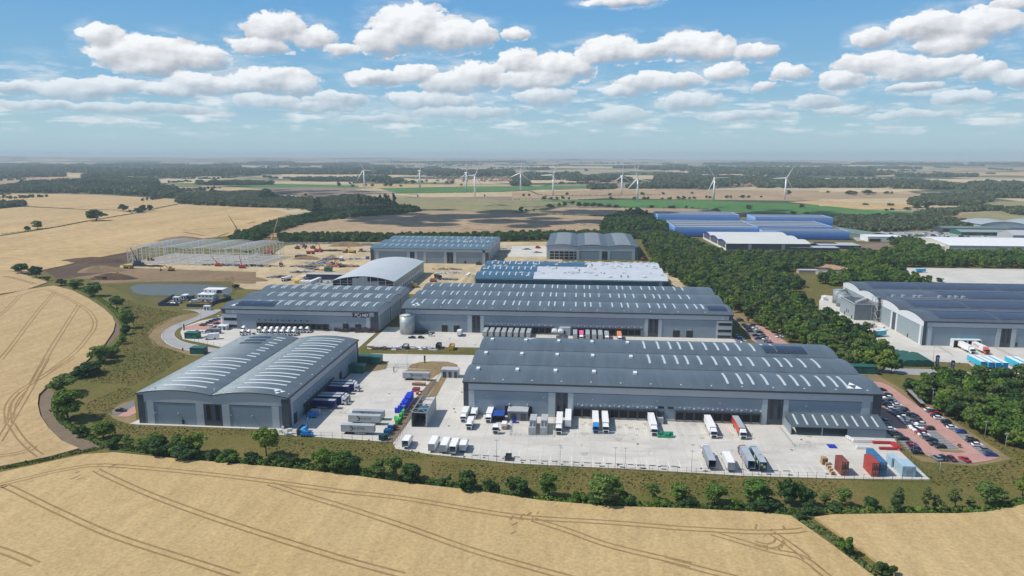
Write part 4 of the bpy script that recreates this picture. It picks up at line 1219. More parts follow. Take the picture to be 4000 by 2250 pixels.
for b in range(3):
    for i in range(24): FH.rooflight(b, 762 + 4.9 * i, .26, .78, 2.2, M('pale_roof_light', (.36, .38, .39), .5))

# --- G: shed at the back, middle
GH = Hall('warehouse', 'grey shed at the back middle of the estate, roof lining still littered with packs', -217.0, -92.2, 716.0, 826.0, 'x', 3, 15.2, 2.2, 11.9, roof=M('slate_blue_liner', (.10, .165, .205), .4, .06, .1, .2, ribs=(0, .4, .3, 1.2)))
GH.fr('corner_panel', -217.1, -213.6, .2, 14.6, m_dkpanel, .12)
for x0, x1 in ((-211.5, -208.4), (-178, -175), (-170, -167.2), (-160.5, -157.8), (-139.0, -136), (-129, -126), (-98.5, -95.6)): GH.fr('pilaster', x0, x1, .2, 11.8, m_pil, .25)
GH.strip_window(-174.9, -170.1, .2, 11.8); GH.strip_window(-135.9, -129.1, .2, 11.8)
GH.fr('corner_panel', -95.4, -92.1, .2, 11.8, m_dkpanel, .12); GH.fr('pilaster', -98.5, -95.5, 12, 14.6, m_black, .12)
GH.fr('edge_trim', -217.2, -92.0, 14.4, 14.8, m_teal, .9); GH.fr('door', -117.5, -115.6, .2, 3, m_black, .1)
for b in range(3):
    for i in range(17): GH.rooflight(b, -205 + 6.6 * i, .22, .62, .9)

# --- H: low arched white shed being clad
HY0, HY1 = 545.0, 655.0
HH = Hall('warehouse', 'white arched-roof shed under construction with an open steel front', -197.5, -147.0, HY0, HY1, 'y', 1, 11.2, 3.9, .4, roof=M('white_standing_seam', (.50, .53, .54), .45, .03, .1, .1, ribs=(1, .5, .3, 5.5)),
          fascia=m_dkgrey, wall=m_concrete_wall, gut=False)
HH.fas.name = 'shade_infill'  # solid block, coloured dark to stand for the shade inside the open shed
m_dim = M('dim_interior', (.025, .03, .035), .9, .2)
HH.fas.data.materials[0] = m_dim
for i in range(9):
    x = -197.3 + 50 * i / 8; u = (x + 197.5) / 50.5
    HH.fr('column', x - .15, x + .15, .2, max(11.4, HH.z(u) - .3), m_steelp, .5)
for zz in (3, 5, 7, 9, 11): HH.fr('sheeting_rail', -197.3, -147.2, zz, zz + .14, m_steelp, .35)
HH.fr('cladding_panel', -181, -175, 7, 13.6, m_ltgrey, .45); HH.fr('cladding_panel', -175, -168.5, .2, 14.6, m_ltgrey, .45); HH.fr('cladding_panel', -168.5, -159, .2, 10.5, m_ltgrey, .45); HH.fr('cladding_panel', -159, -151, .2, 8, m_ltgrey, .45)
HH.bx('side_wall', -147.1, -146.7, HY0, HY1, .2, 11.2, m_whitew)
for i in range(34):
    y = HY0 + 3 + 3.1 * i
    HH.bx('window', -146.75, -146.62, y, y + 1.3, 6.0, 10.6, m_glass)
    if i % 2: HH.bx('window', -146.75, -146.62, y - 1, y + .8, 1.2, 3.6, m_glass)
HH.bx('edge_trim', -147.2, -146.0, HY0 - .6, HY1 + .6, 11.25, 11.6, m_teal)

# --- I: bare steel frame
X0, X1, Y0, Y1 = -465.0, -328.0, 681.0, 753.0
I_ = empty('steel_frame', ((X0 + X1) / 2, (Y0 + Y1) / 2, 0), 0, 'bare white steel frame of a new shed on the left building site', 'building frame')
io = tuple(I_.location); I_.rotation_euler.z = R(-4.3)
W_ = (X1 - X0) / 4
iz = lambda x: 16.2 + 1.9 * (1 - (2 * (((x - X0) / W_) % 1.0) - 1) ** 2)
ny_ = 10
for j in range(ny_ + 1):
    y = Y0 + (Y1 - Y0) * j / ny_
    mb = MB()
    xs = [X0 + (X1 - X0) * i / 48 for i in range(49)]
    for a, b in zip(xs, xs[1:]): mb.bar((a, y, iz(a + 1e-6)), (b, y, iz(b - 1e-6)), .34)
    mb.obj('rafter', m_steelp, I_, io)
    xs = [X0 + 137 * i / 16 for i in range(17)] if j in (0,) else [X0, X1] + ([X0 + W_, X0 + 2 * W_, X0 + 3 * W_] if j % 2 == 0 else [])
    for x in xs:
        mb = MB(); mb.box(x - .22, x + .22, y - .22, y + .22, 0, iz(x + (1e-6 if x < X1 else -1e-6))); mb.obj('column', m_steelp, I_, io)
for b in range(4):
    for i in range(1, 20):
        x = X0 + W_ * (b + i / 20); z = iz(x)
        mb = MB(); mb.box(x - .08, x + .08, Y0, Y1, z + .15, z + .3); mb.obj('purlin', m_steelp, I_, io)
for z in (4, 7.5, 11, 14):
    for args in ((X0 + W_ * 1.1 if z < 8 else X0, X1, Y0 - .3, Y0 - .15), (X1 + .15, X1 + .3, Y0, Y1), (X0 - .3, X0 - .15, Y0, Y1)):
        mb = MB(); mb.box(*args, z, z + .22); mb.obj('sheeting_rail', m_steelp, I_, io)
for i in range(5):
    mb = MB(); x = X0 + 3 + W_ * i * .96; mb.box(x - 1.4, x + 1.4, Y0 + 2, Y1 + 6, .1, .5); mb.obj('strip_footing', m_conc, I_, io)
for i in range(4):
    mb = MB(); y = Y0 + 12 + 15 * i; mb.box(X0 + 60, X1 - 6, y - .5, y + .5, 4.2, 4.6); mb.obj('floor_beam', m_steelp, I_, io)
for (xa, xb) in ((X0, X0 + 7.9), (X0 + 63, X0 + 70.9), (X1 - 7.9, X1)):
    mb = MB(); mb.bar((xa, Y0, .5), (xb, Y0, 14), .3); mb.bar((xb, Y0, .5), (xa, Y0, 14), .3); mb.obj('bracing', m_steelp, I_, io)

# --- N: neighbouring warehouse on the right, roof full of solar panels
N_ = Hall('warehouse', 'big neighbouring warehouse at the right edge with solar panels all over its vaulted roof', 203.8, 470.0, 425.0, 555.0, 'x', 4, 15.0, 2.4, 11.5, roof=m_roofN, fascia=m_whitew)
N_.fr('upper_cladding', 203.7, 470, 11.6, 14.4, m_fascia, .14); N_.fr('corner_panel', 203.6, 205.6, .2, 14.5, m_dkpanel, .2)
for x0, x1 in ((206.3, 208.6), (244.6, 247.0), (252.8, 255.4)): N_.fr('pilaster', x0, x1, .2, 11.4, m_pil, .25)
N_.fr('pilaster', 206.3, 208.6, 11.6, 14.4, m_pil, .2); N_.strip_window(247.1, 252.7, .2, 11.4)
for i in range(4):
    x = 221.5 + 3.95 * i
    mb = MB(); mb.box(x - 1.95, x - 1.6, 421.4, 425, .4, 5.0); mb.box(x + 1.6, x + 1.95, 421.4, 425, .4, 5.0); mb.box(x - 1.6, x + 1.6, 421.4, 425, 4.5, 5.0)
    p = mb.obj('dock_pod', m_whitew, N_.root, N_.off); mb = MB(); mb.box(x - 1.6, x + 1.6, 422.2, 422.5, .8, 4.5); mb.obj('dock_door', m_dock, p, N_.off)
    N_.fr('number_sign', x - 1, x + 1, 5.3, 6.1, M('teal_sign', (.02, .35, .38), .4), .2)
N_.fr('door', 255.8, 256.9, 1.0, 3.2, m_black, .1)
ns = lambda name, y0, y1, z0, z1, m, d=.15: N_.bx(name, 203.8 - d, 203.85, y0, y1, z0, z1, m)
m_palewall = M('pale_blue_cladding', (.26, .31, .33), .5, .03, .1, ribs=(1, .3, .2, 0))
ns('lower_cladding', 425.2, 555, .2, 11.4, m_palewall, .1)
for y in (427, 459, 466.5, 551): ns('pilaster', y, y + 2.2, .2, 11.4, m_whitew, .3)
ns('window_bay', 461.4, 466.3, .2, 11.4, m_dkpanel, .2); ns('door', 443, 444.2, .2, 2.6, m_black, .2); ns('dark_panel', 485.2, 488.6, .2, 15.0, m_dkpanel, .3)
for b in range(4):
    for a0, a1 in ((214, 246), (248, 300), (302, 352), (354, 400), (402, 466)):
        if b == 2: a0 += 30 if a0 == 214 else 0
        if a1 - a0 < 8: continue
        N_.solar(b, a0, a1, .10, .46, int((a1 - a0) / 2.2), 7, mat=m_solarN); N_.solar(b, a0, a1, .52, .86, int((a1 - a0) / 2.2), 7, mat=m_solarN)
# roof plant row, stair tower, annexe
for i, x in enumerate((213, 219.5, 227, 230.5, 243, 249.5, 253.5, 258)):
    z = N_.z(.05); N_.bx('roof_plant', x, x + 1.8, 490.2, 493, z, z + 2.2, m_steel)
N_.bx('roof_walkway', 209, 261, 489.2, 489.6, 15.3, 16.6, m_ltgrey)
# ---------------------------------------------------------------- other buildings
def plain(name, label, cat, x0, x1, y0, y1, h, wall, roof, rz=0., pitch=0., axis='x', over=.3, parts=()):
    """small rectangular building with a flat or pitched roof; parts = extra boxes (name, x0,x1,y0,y1,z0,z1, mat) in local metres"""
    cx, cy = (x0 + x1) / 2, (y0 + y1) / 2; w, d = (x1 - x0) / 2, (y1 - y0) / 2
    r = empty(name, (cx, cy, 0), rz, label, cat)
    mb = MB()
    if pitch:
        pr = [(-d, 0), (d, 0), (d, h), (0, h + pitch), (-d, h)] if axis == 'x' else [(-w, 0), (w, 0), (w, h), (0, h + pitch), (-w, h)]
        mb.profile(pr, -w if axis == 'x' else -d, w if axis == 'x' else d, axis)
    else: mb.box(-w, w, -d, d, 0, h)
    mb.obj('wall', wall, r)
    mb = MB()
    if pitch:
        b = d if axis == 'x' else w; a = (w if axis == 'x' else d) + over
        for s_ in (-1, 1):
            e = -over * pitch / b
            vs = [(s_ * (b + over), h + e + .05), (0, h + pitch + .05), (0, h + pitch + .25), (s_ * (b + over), h + e + .25)]
            mb.profile(vs, -a, a, axis)
    else: mb.box(-w - over * .5, w + over * .5, -d - over * .5, d + over * .5, h + .003, h + .3)
    mb.obj('roof', roof, r)
    for p in parts:
        mb = MB(); mb.box(*p[1:7]); mb.obj(p[0], p[7], r)
    return r


BANDS = [M('band_blue_%s' % n, c, .45, .02) for n, c in (('pale', (.33, .50, .80)), ('light', (.20, .39, .76)), ('clear', (.12, .30, .70)), ('mid', (.06, .20, .60)), ('deep', (.045, .14, .45)), ('navy', (.018, .05, .2)))]
m_blueroof = M('blue_grey_rooflit_sheet', (.115, .13, .155), .8, .05, .1)


def blue_shed(label, x0, x1, y0, y1, h, rz=0.):
    r = empty('blue_warehouse', ((x0 + x1) / 2, (y0 + y1) / 2, 0), rz, label, 'warehouse'); w, d = (x1 - x0) / 2, (y1 - y0) / 2
    n = len(BANDS); z = h
    for i, m in enumerate(BANDS):
        th = h / n; mb = MB(); mb.box(-w, w, -d, d, z - th, z if i else h - 1.3); z -= th
        mb.obj('wall_band', m, r)
    mb = MB(); t_ = .5
    mb.box(-w, w, -d, -d + t_, h - 1.3, h); mb.box(-w, w, d - t_, d, h - 1.3, h); mb.box(-w, -w + t_, -d + t_, d - t_, h - 1.3, h); mb.box(w - t_, w, -d + t_, d - t_, h - 1.3, h)
    mb.obj('parapet', BANDS[0], r)
    mb = MB(); mb.box(-w + t_ + .01, w - t_ - .01, -d + t_ + .01, d - t_ - .01, h - 1.29, h - .9); ro = mb.obj('roof', m_blueroof, r)
    nxr = int(w * 2 / 9)
    for j in range(2 if d < 25 else 4):
        y = -d + (j + .3) * 2 * d / (2 if d < 25 else 4)
        mb = MB(); mb.box(-w + 4, w - 4, y, y + d * .16, h - .85, h - .7)
        mb.obj('rooflight_strip', M('dull_rooflight', (.36, .40, .45), .5), ro)
    return r


blue_shed('broad blue banded warehouse with a lit roof, left front of the blue group', 132, 244, 985, 1092, 14.5)
blue_shed('tall narrow blue banded warehouse at the far left of the blue group', 122, 246, 1112, 1176, 20.5)
blue_shed('blue banded warehouse right of the broad one, behind the lowest block', 245, 352, 1014, 1102, 13.5)
blue_shed('lowest blue warehouse block at the right front of the blue group', 245, 358, 968, 1006, 12)
blue_shed('tall blue banded warehouse at the far right of the blue group', 270, 385, 1112, 1168, 17.5)

WB = Hall('warehouse', 'white-roofed wavy warehouse with dark walls and a blue verge, before the blue warehouses', 171, 268, 848, 968, 'x', 3, 8.6, 2.6, .5,
          roof=M('cream_white_roof', (.60, .60, .55), .5, .04, .05), fascia=M('charcoal_cladding', (.085, .09, .10), .6), wall=m_midgrey)
for x0, x1 in ((196, 200), (235, 239)): WB.fr('pilaster', x0, x1, .3, 8.4, m_ltgrey, .3)
WB.fr('plinth', 171, 268, .1, 1.6, m_midgrey, .35)
for y in (850, 888, 928, 965): WB.bx('pilaster', 170.5, 170.9, y, y + 2.5, .3, 9, m_white)
WB.bx('side_band', 170.4, 170.92, 848, 968, .2, 2.4, m_white)
for b in range(3):
    mb = MB(); N = 12
    P = [(WB.B0 + WB.W * (b + i / N), WB.z(i / N)) for i in range(N + 1)]
    mb.profile([(y, z + .2) for y, z in P] + [(y, z - .9) for y, z in P[::-1]], 170.2, 170.7, 'x')
    mb.obj('blue_verge', m_blue, WB.root, WB.off)
WB.root.rotation_euler.z = R(3)

plain('white_shed', 'long cream-white shed with a shallow roof at the right edge, behind a tree belt', 'shed', 426, 640, 850, 938, 8.6, M('cream_cladding', (.52, .50, .44), .6), M('bright_white_roof', (.72, .72, .70), .5), pitch=3.2,
      parts=[('downpipe', -107 + 17 * i, -106.7 + 17 * i, -44.25, -44.0, 0, 8.4, m_midgrey) for i in range(13)] + [('side_lean_to', -121, -107, -34, 30, 0, 6.5, M('cream_cladding', (.52, .50, .44)))])
plain('white_shed', 'pale grey pitched shed behind the long cream-white one', 'shed', 560, 660, 965, 1000, 9, m_ltgrey, m_ltgrey, pitch=5)
AR = Hall('arched_hall', 'grey hall with two shallow arches at the far right edge', 605, 735, 1125, 1185, 'y', 2, 8.0, 4.5, .5, roof=M('pale_grey_sheet', (.34, .38, .38), .5), fascia=m_fascia, wall=m_midgrey, cat='hall')
AR.fr('door_band', 606, 735, .4, 3.4, m_midgrey, .2)
m_grn2 = M('sage_green_sheet', (.13, .18, .15), .6, .1, .05); m_grn3 = M('bottle_green_cladding', (.02, .12, .08), .6)
plain('green_shed', 'green-sided low shed with a pale green roof beside the vehicle yard', 'shed', 535, 615, 1040, 1072, 5, m_grn3, M('pale_green_sheet', (.24, .31, .29), .6), pitch=2, parts=[('opening', -30 + 16 * i, -20 + 16 * i, -16.2, -16.02, .2, 3.6, m_black) for i in range(4)])
plain('green_shed', 'dark-sided shed with grey roof behind the green-sided one', 'shed', 530, 625, 1082, 1110, 6, m_dkgrey, m_grn2, pitch=2)
x, y = g(12, 640, 745)
plain('green_shed', 'sage green pitched shed in the yard behind the blue warehouses', 'shed', x - 22, x + 12, y - 5, y + 75, 5, m_grn2, m_grn2, pitch=3, axis='y', rz=R(20))
x, y = g(12, 830, 788)
plain('white_shed', 'small white flat-roofed shed in front of the sage green shed', 'shed', x - 22, x + 22, y, y + 26, 6.5, m_white, m_white, parts=[('opening', -20, -6, -13.2, -13.02, .2, 4, m_black)])
x, y = g(12, 1690, 515)
plain('brick_barn', 'lone brick-coloured barn in the pasture at the right', 'barn', x - 18, x + 18, y - 6, y + 8, 4, m_rust, M('clay_tile', (.28, .16, .11), .8), pitch=3)
for i, (px, py, L) in enumerate(((60, 1140, 30), (310, 1170, 24))):
    x, y = g(12, px, py)
    plain('low_bungalow', ('long brown-roofed bungalow among the trees left of the solar warehouse', 'short brown-roofed outbuilding right of the long bungalow')[i], 'bungalow', x - L / 2, x + L / 2, y - 4, y + 5, 2.8, M('render_wall', (.4, .33, .24), .8), M('brown_tile', (.36, .23, .15), .8), pitch=2.2, rz=R(-8))
x, y = g(12, 60, 1205)
plain('garden_shed', 'flat grey-roofed shed beside the bungalow in the trees', 'shed', x - 6, x + 6, y - 4, y + 6, 3, M('render_wall', (.4, .33, .24)), m_midgrey)
for i, (k, px, py, w, d, c, lb) in enumerate(((12, 60, 905, 40, 14, m_ltgrey, 'long pale flat-roofed building in the yard below the lowest blue block'), (12, 350, 870, 34, 22, m_ltgrey, 'grey-roofed workshop at the end of the pale yard buildings'),
                                              (12, 70, 850, 34, 12, m_midgrey, 'grey flat-roofed unit behind the pale yard building'))):
    x, y = g(k, px, py); plain('yard_building', lb, 'building', x - w, x + w * .4, y - d * .3, y + d, 4.2, M('navy_wall', (.03, .045, .09), .6), c)
x, y = g(12, 40, 890)
plain('red_container', 'red container unit in the yard below the lowest blue block', 'container', x - 12, x + 10, y - 2, y + 3, 3.2, m_red, m_red, rz=R(-30))
plain('workshop', 'long low buildings under the tree line left of the bungalow', 'workshop', g(11, 2150, 850)[0], g(11, 2150, 850)[0] + 45, g(11, 2150, 850)[1], g(11, 2150, 850)[1] + 10, 3, M('render_wall', (.4, .33, .24)), m_midgrey, rz=R(-25))
plain('workshop', 'small pale-roofed hut beside the low workshop in the wood', 'hut', g(11, 2440, 930)[0] - 9, g(11, 2440, 930)[0] + 9, g(11, 2440, 930)[1], g(11, 2440, 930)[1] + 8, 3, M('render_wall', (.4, .33, .24)), m_ltgrey)

# annexe, tanks and stair tower on the left flank of the solar warehouse
ax = plain('plant_building', 'flat grey plant building attached beside the solar warehouse', 'building', 188.5, 202.0, 489, 516, 10.6, m_palewall, m_dkgrey,
           parts=[('roof_plant', -4 + 2.6 * i, -2.4 + 2.6 * i, -9 + 3 * i, -6 + 3 * i, 10.95, 12.3, m_ltgrey) for i in range(5)] + [('door', -6.95, -6.78, -10, -8.8, .2, 2.6, m_black), ('door', -6.95, -6.78, 3, 4.2, .2, 2.6, m_black),
                  ('window', -6.95, -6.78, -3, -2.2, 3, 5, m_glass), ('window', -6.95, -6.78, 0, .8, 3, 5, m_glass), ('front_panel', -6.75, 6.75, -13.7, -13.52, .2, 10.5, M('slate_panel', (.14, .165, .185), .5)),
                  ('parapet', -6.75, 6.75, -13.5, -13.2, 10.91, 11.5, m_pil), ('parapet', -6.75, -6.45, -13.1, 13.5, 10.91, 11.5, m_pil)])


def tank(x, y, r, h, label, mat, group=None, roofm=None):
    t_ = empty('storage_tank', (x, y, 0), 0, label, 'tank', group)
    mb = MB(); mb.cyl((0, 0, .1), (0, 0, h), r, n=32); mb.obj('shell', mat, t_)
    mb = MB(); mb.cyl((0, 0, h), (0, 0, h + .5), r * .99, r * .05, n=32); mb.obj('roof', roofm or mat, t_)
    for z in (h * .33, h * .66, h - .1):
        mb = MB(); mb.cyl((0, 0, z - .1), (0, 0, z + .1), r + .07, n=32); mb.obj('ring', m_ltgrey, t_)
    mb = MB()
    for s_ in (-.3, .3): mb.bar((-r - .4, s_, 0), (-r - .4, s_, h + .8), .1)
    for i in range(int(h / .6)): mb.bar((-r - .4, -.3, .5 + .6 * i), (-r - .4, .3, .5 + .6 * i), .06)
    mb.obj('ladder', m_steel, t_)
    return t_


m_tank = M('galvanised_tank', (.40, .43, .425), .5, .14, .5, .3, stretch=(1, 1, .15))
tank(-106.6, 425.0, 4.7, 11.8, 'tall galvanised water tank at the left end of the long middle warehouse', m_tank, roofm=M('pale_tank_roof', (.5, .53, .47), .5))
tank(197.5, 535, 4.6, 10, 'nearer of two grey tanks beside the solar warehouse', M('grey_tank', (.24, .28, .29), .5), 'tanks beside the solar warehouse')
tank(199, 547, 4.8, 10.4, 'farther of two grey tanks beside the solar warehouse', M('grey_tank', (.24, .28, .29)), 'tanks beside the solar warehouse')
st = empty('stair_tower', (201.3, 485.8, 0), 0, 'open steel stair tower climbing to the solar roof', 'stair')
for x in (-2, 2):
    for y in (-2.5, 2.5):
        mb = MB(); mb.box(x - .12, x + .12, y - .12, y + .12, 0, 17.5); mb.obj('post', m_steel, st)
for i in range(6):
    z = 2.8 * i; s_ = 1 if i % 2 else -1
    mb = MB(); mb.bar((0, -2 * s_, z), (0, 2 * s_, z + 2.8), .5); mb.bar((0, -2 * s_, z + 1), (0, 2 * s_, z + 3.8), .1); mb.obj('flight', m_steel, st)
    mb = MB(); mb.box(-2, 2, 2 * s_ - .5, 2 * s_ + .5, z + 2.7, z + 2.8); mb.obj('landing', m_steel, st)

# small green sub-stations and cabins: flat pitched box with doors
def cabin(label, k, px, py, w, d, h, mat, name='substation', cat='substation', rz=0., roof=None, doors=2, group=None):
    x, y = g(k, px, py)
    r = plain(name, label, cat, x - w / 2, x + w / 2, y, y + d, h, mat, roof or mat, rz=rz, over=.3)
    for i in range(doors):
        mb = MB(); a = -w / 2 + w * (i + .3) / max(1, doors); mb.box(a, a + w * .28 / max(1, doors) * 2, -d / 2 - .06, -d / 2 - .003, .15, h * .8); mb.obj('door', m_dkgrey if mat != m_green else M('mid_green_paint', (.02, .14, .1)), r)
    mb = MB(); mb.box(-w / 2 - .5, w / 2 + .5, -d / 2 - .5, d / 2 + .5, .02, .12); mb.obj('plinth', m_concrete_wall, r)
    if group: r['group'] = group
    return r


cabin('green cabin with pale roof inside the left yard fence, by a white truck', 17, 790, 885, 8, 5.0, 3.6, m_green)
cabin('green cabin beside the road bend, behind the twin-vaulted shed', 17, 865, 1080, 8, 5, 3.6, m_green)
cabin('long dark green cabin where the road passes the twin-vaulted shed corner', 6, 1250, 240, 13, 6, 4, m_green)
cabin('dark green cabin in shadow beside the twin-vaulted shed', 6, 1060, 352, 11, 5, 4, m_green)
cabin('small green cabin at the back corner of the nearest warehouse', 10, 545, 1330, 14, 5, 4, m_green)
cabin('pale grey slatted cabin on the lane left of the nearest warehouse', 6, 2275, 410, 8.5, 5, 4.2, m_ltgrey, 'pump_house', 'cabin', doors=3)
cabin('green box cabin beside the building site track', 25, 1290, 915, 7, 4, 4, m_green)
cabin('grey generator house in the fenced plant compound', 7, 875, 468, 8.5, 7.5, 4.2, m_midgrey, 'plant_room', 'cabin', roof=m_ltgrey)
cabin('grey box unit beside the parked cars in the left yard', 17, 1085, 820, 6.5, 3, 3, m_midgrey, 'plant_room', 'cabin')
cabin('white box unit beside the office corner of the left yard', 17, 1180, 775, 6, 4, 2.8, m_white, 'plant_room', 'cabin')

# open-sided recycling bay beside the fence
RB = empty('recycling_bay', (-64.4, 281, 0), 0, 'open-topped grey steel bay with concrete side walls and a cross-braced frame', 'bay')
mb = MB(); mb.box(2.9, 3.2, -9.6, 10.4, .1, 6.4); mb.obj('side_wall', M('grey_green_panel', (.38, .42, .42), .7), RB)
mb = MB(); mb.box(-3.2, -2.95, -9.6, 10.4, .1, 6.2); mb.obj('side_wall', M('charcoal_wall', (.08, .09, .095), .7), RB)
mb = MB(); mb.box(-2.9, 2.85, 2.0, 2.2, .1, 4.2); mb.obj('back_wall', M('charcoal_wall', (.08, .09, .095)), RB)
mb = MB(); mb.box(-2.95, 2.9, -9.6, 10.4, .2, .26); mb.obj('floor', M('oily_floor', (.09, .09, .09), .8), RB)
for y in (-9.6, -5, .5, 6, 10.4):
    mb = MB(); mb.bar((-3.1, y, .1), (-3.1, y, 6.6), .3); mb.bar((3.1, y, .1), (3.1, y, 6.6), .3); mb.bar((-3.1, y, 6.5), (3.1, y, 6.5), .3); mb.obj('portal_frame', m_steel, RB)
mb = MB(); mb.bar((-3.1, -9.6, 6.5), (-3.1, 10.4, 6.5), .25); mb.bar((3.1, -9.6, 6.6), (3.1, 10.4, 6.6), .25)
mb.bar((-3.1, -9.6, 6.5), (0, -5, 6.5), .18); mb.bar((0, -5, 6.5), (3.1, -9.6, 6.5), .18); mb.bar((0, -5, 6.5), (-1, -9.6, 6.5), .16); mb.obj('top_bracing', m_steel, RB)
mb = MB(); mb.box(-1.8, 2.2, -3.4, 1.2, 3.6, 5.6); mb.obj('compactor_hopper', M('teal_machine', (.03, .12, .17), .5), RB)
mb = MB(); mb.box(-1.2, 1.4, 5, 9.6, .3, 3.2); mb.obj('compactor', m_ltgrey, RB)

# plant compound on the yard: two chillers with fans
for i, (px, lab) in enumerate(((1055, 'left of two grey roof-fanned chillers in the yard compound'), (1200, 'right of two grey roof-fanned chillers in the yard compound'))):
    x, y = g(7, px, 650)
    ch = empty('chiller', (x, y + .3, .17), 0, lab, 'chiller', 'chillers in the yard compound')
    mb = MB(); mb.box(-1.45, 1.45, 0, 5.2, .2, 3.0); mb.obj('housing', m_steel, ch)
    mb = MB(); mb.box(-1.35, 1.35, 5.3, 12.5, .2, 4.2); mb.obj('plant_box', m_ltgrey, ch)
    for a in (-.7, .7):
        for b in (2.0, 3.3, 4.5):
            mb = MB(); mb.cyl((a, b, 3.0), (a, b, 3.25), .58, n=14); f = mb.obj('fan_cowl', m_ltgrey, ch); mb = MB(); mb.cyl((a, b, 3.25), (a, b, 3.28), .5, n=14); mb.obj('fan', m_black, f)
    mb = MB(); mb.box(-.5, .5, -.08, 0, .9, 2.2); mb.obj('panel', m_pil, ch)

# site offices: three storeys of stacked cabins with steps
x0, y0 = g(26, 1400, 570); x1, _ = g(26, 1850, 590)
SO = empty('site_offices', ((x0 + x1) / 2, y0, 0), 0, 'three-storey stack of white site cabins beside the pond', 'site cabins')
w = (x1 - x0)
for f, (ya, yb, xa, xb) in enumerate(((0, 9, -w / 2, w / 2), (0, 9, -w / 2, w / 2), (5, 13, -w / 2 + 2.5, w / 2 + 5))):
    z = .3 + 3.0 * f
    mb = MB(); mb.box(xa, xb, ya, yb, z, z + 2.8); c = mb.obj('cabin', m_white, SO)
    mb = MB(); mb.box(xa - .4, xb + .4, ya - .4, yb + .4, z + 2.81, z + 2.96); mb.obj('cabin_roof', m_white, SO)
    for i in range(4):
        a = xa + (xb - xa) * (i + .25) / 4
        mb = MB(); mb.box(a, a + 1.1, ya - .06, ya + .02, z + 1, z + 2.0); mb.obj('window', m_glass, c)
mb = MB(); mb.box(w / 2 + .2, w / 2 + 5, 4.94, 5.0, 6.5, 9.0); mb.obj('banner', M('navy_banner', (.02, .03, .09), .5), SO)
for i in range(5):
    mb = MB(); mb.box(-w / 2 + 1 + i * w / 5, -w / 2 + 1 + (i + .6) * w / 5, -.9, -.8, .5, 1.7); mb.obj('barrier_panel', m_red if i % 2 else m_white, SO)
mb = MB()
for i in range(3): mb.bar((w / 2 + .6, 1 + 6 * (i % 2), 3 * i), (w / 2 + .6, 7 - 6 * (i % 2), 3 * i + 3), .5); mb.box(w / 2 + .1, w / 2 + 2, 0, 8, 3 * i + 2.9, 3 * i + 3.0)
mb.obj('outside_stairs', m_steel, SO)

# hoardings round the site compound
m_hoard = M('dark_blue_hoarding', (.012, .05, .14), .5, .08)
m_hoard2 = M('navy_green_hoarding', (.012, .045, .06), .5, .1)
def hoarding(label, k, pts, h, mat, name='hoarding'):
    P = poly(k, pts); r = empty(name, (*P[0], 0), 0, label, 'hoarding')
    mb = MB()
    for a, b in zip(P, P[1:]):
        d = (Vector(b) - Vector(a)).normalized(); n = Vector((-d.y, d.x)) * .05
        mb.prism([(a[0] + n.x, a[1] + n.y), (b[0] + n.x, b[1] + n.y), (b[0] - n.x, b[1] - n.y), (a[0] - n.x, a[1] - n.y)], .02, h)
    mb.obj('panel_run', mat, r, (*P[0], 0))
    return r


hoarding('blue hoarding on the left side of the site compound gate', 26, [(640, 400), (150, 690), (800, 690)], 2.4, m_hoard)
hoarding('dark hoarding with writing in front of the site offices', 26, [(1040, 715), (1740, 730), (1870, 640), (2440, 470), (2200, 400)], 2.4, m_hoard2)
hoarding('short blue hoarding behind the compound car park', 26, [(910, 470), (1190, 480), (1290, 440)], 2.6, m_hoard)
x, y = g(26, 1660, 820); cabin('small white gate hut with a red barrier on the site road', 26, 1660, 825, 4.4, 3, 3, m_white, 'gate_hut', 'hut')
cabin('white cabin at the left edge of the compound car park', 26, 700, 540, 4.6, 3, 3, m_white, 'gate_hut', 'hut')
cabin('white container cabin behind the compound car park', 26, 940, 480, 4, 6, 3, m_white, 'gate_hut', 'hut')

# ---------------------------------------------------------------- wind turbines
m_turb = M('turbine_white', (.82, .82, .82), .4, .02)
TURB = [(15, 1092, 352, 61.9, 25), (15, 1650, 348, 59.0, 8), (15, 2118, 382, 57.8, 2), (15, 2202, 430, 57.1, -25), (16, 72, 315, 56.1, -8), (16, 345, 352, 56.6, -28), (16, 918, 350, 53.6, -3),
        (16, 1050, 402, 55.1, 16), (16, 1690, 395, 55.5, 33), (16, 2287, 385, 54.0, -28)]
def turbine():
    t_ = empty('wind_turbine', (0, 0, 0))
    mb = MB(); mb.cyl((0, 0, 0), (0, 0, 57), 2.9, 1.7, n=14); mb.obj('tower', m_turb, t_)
    mb = MB(); mb.profile([(-1.6, 57), (1.6, 57), (1.7, 58.5), (1.4, 60.4), (-1.4, 60.4), (-1.7, 58.5)], -3, 6.5, 'y'); mb.obj('nacelle', m_turb, t_)
    rot = MB(); rot.cyl((0, -5.2, 0), (0, -3, 0), .6, 1.5, n=12)
    hub = rot.obj('rotor_hub', m_turb, t_); hub.location = (0, 0, 58.7)
    for k in range(3):
        b = MB(); secs = [(1.0, 1.3, .9), (5, 3.0, .7), (12, 2.5, .5), (22, 1.9, .34), (32, 1.2, .2), (38.5, .4, .08)]
        vs = []
        for r_, c_, th in secs: vs += [(-c_ * .35, -4.2 - th, r_), (c_ * .65, -4.2, r_), (-c_ * .35, -4.2 + th, r_)]
        fs = [(3 * i + a, 3 * i + (a + 1) % 3, 3 * i + 3 + (a + 1) % 3, 3 * i + 3 + a) for i in range(len(secs) - 1) for a in range(3)]
        b.add(vs, fs, 0, True); bo = b.obj('blade', m_turb, hub); bo.rotation_euler = (0, R(120 * k), 0)
    return t_


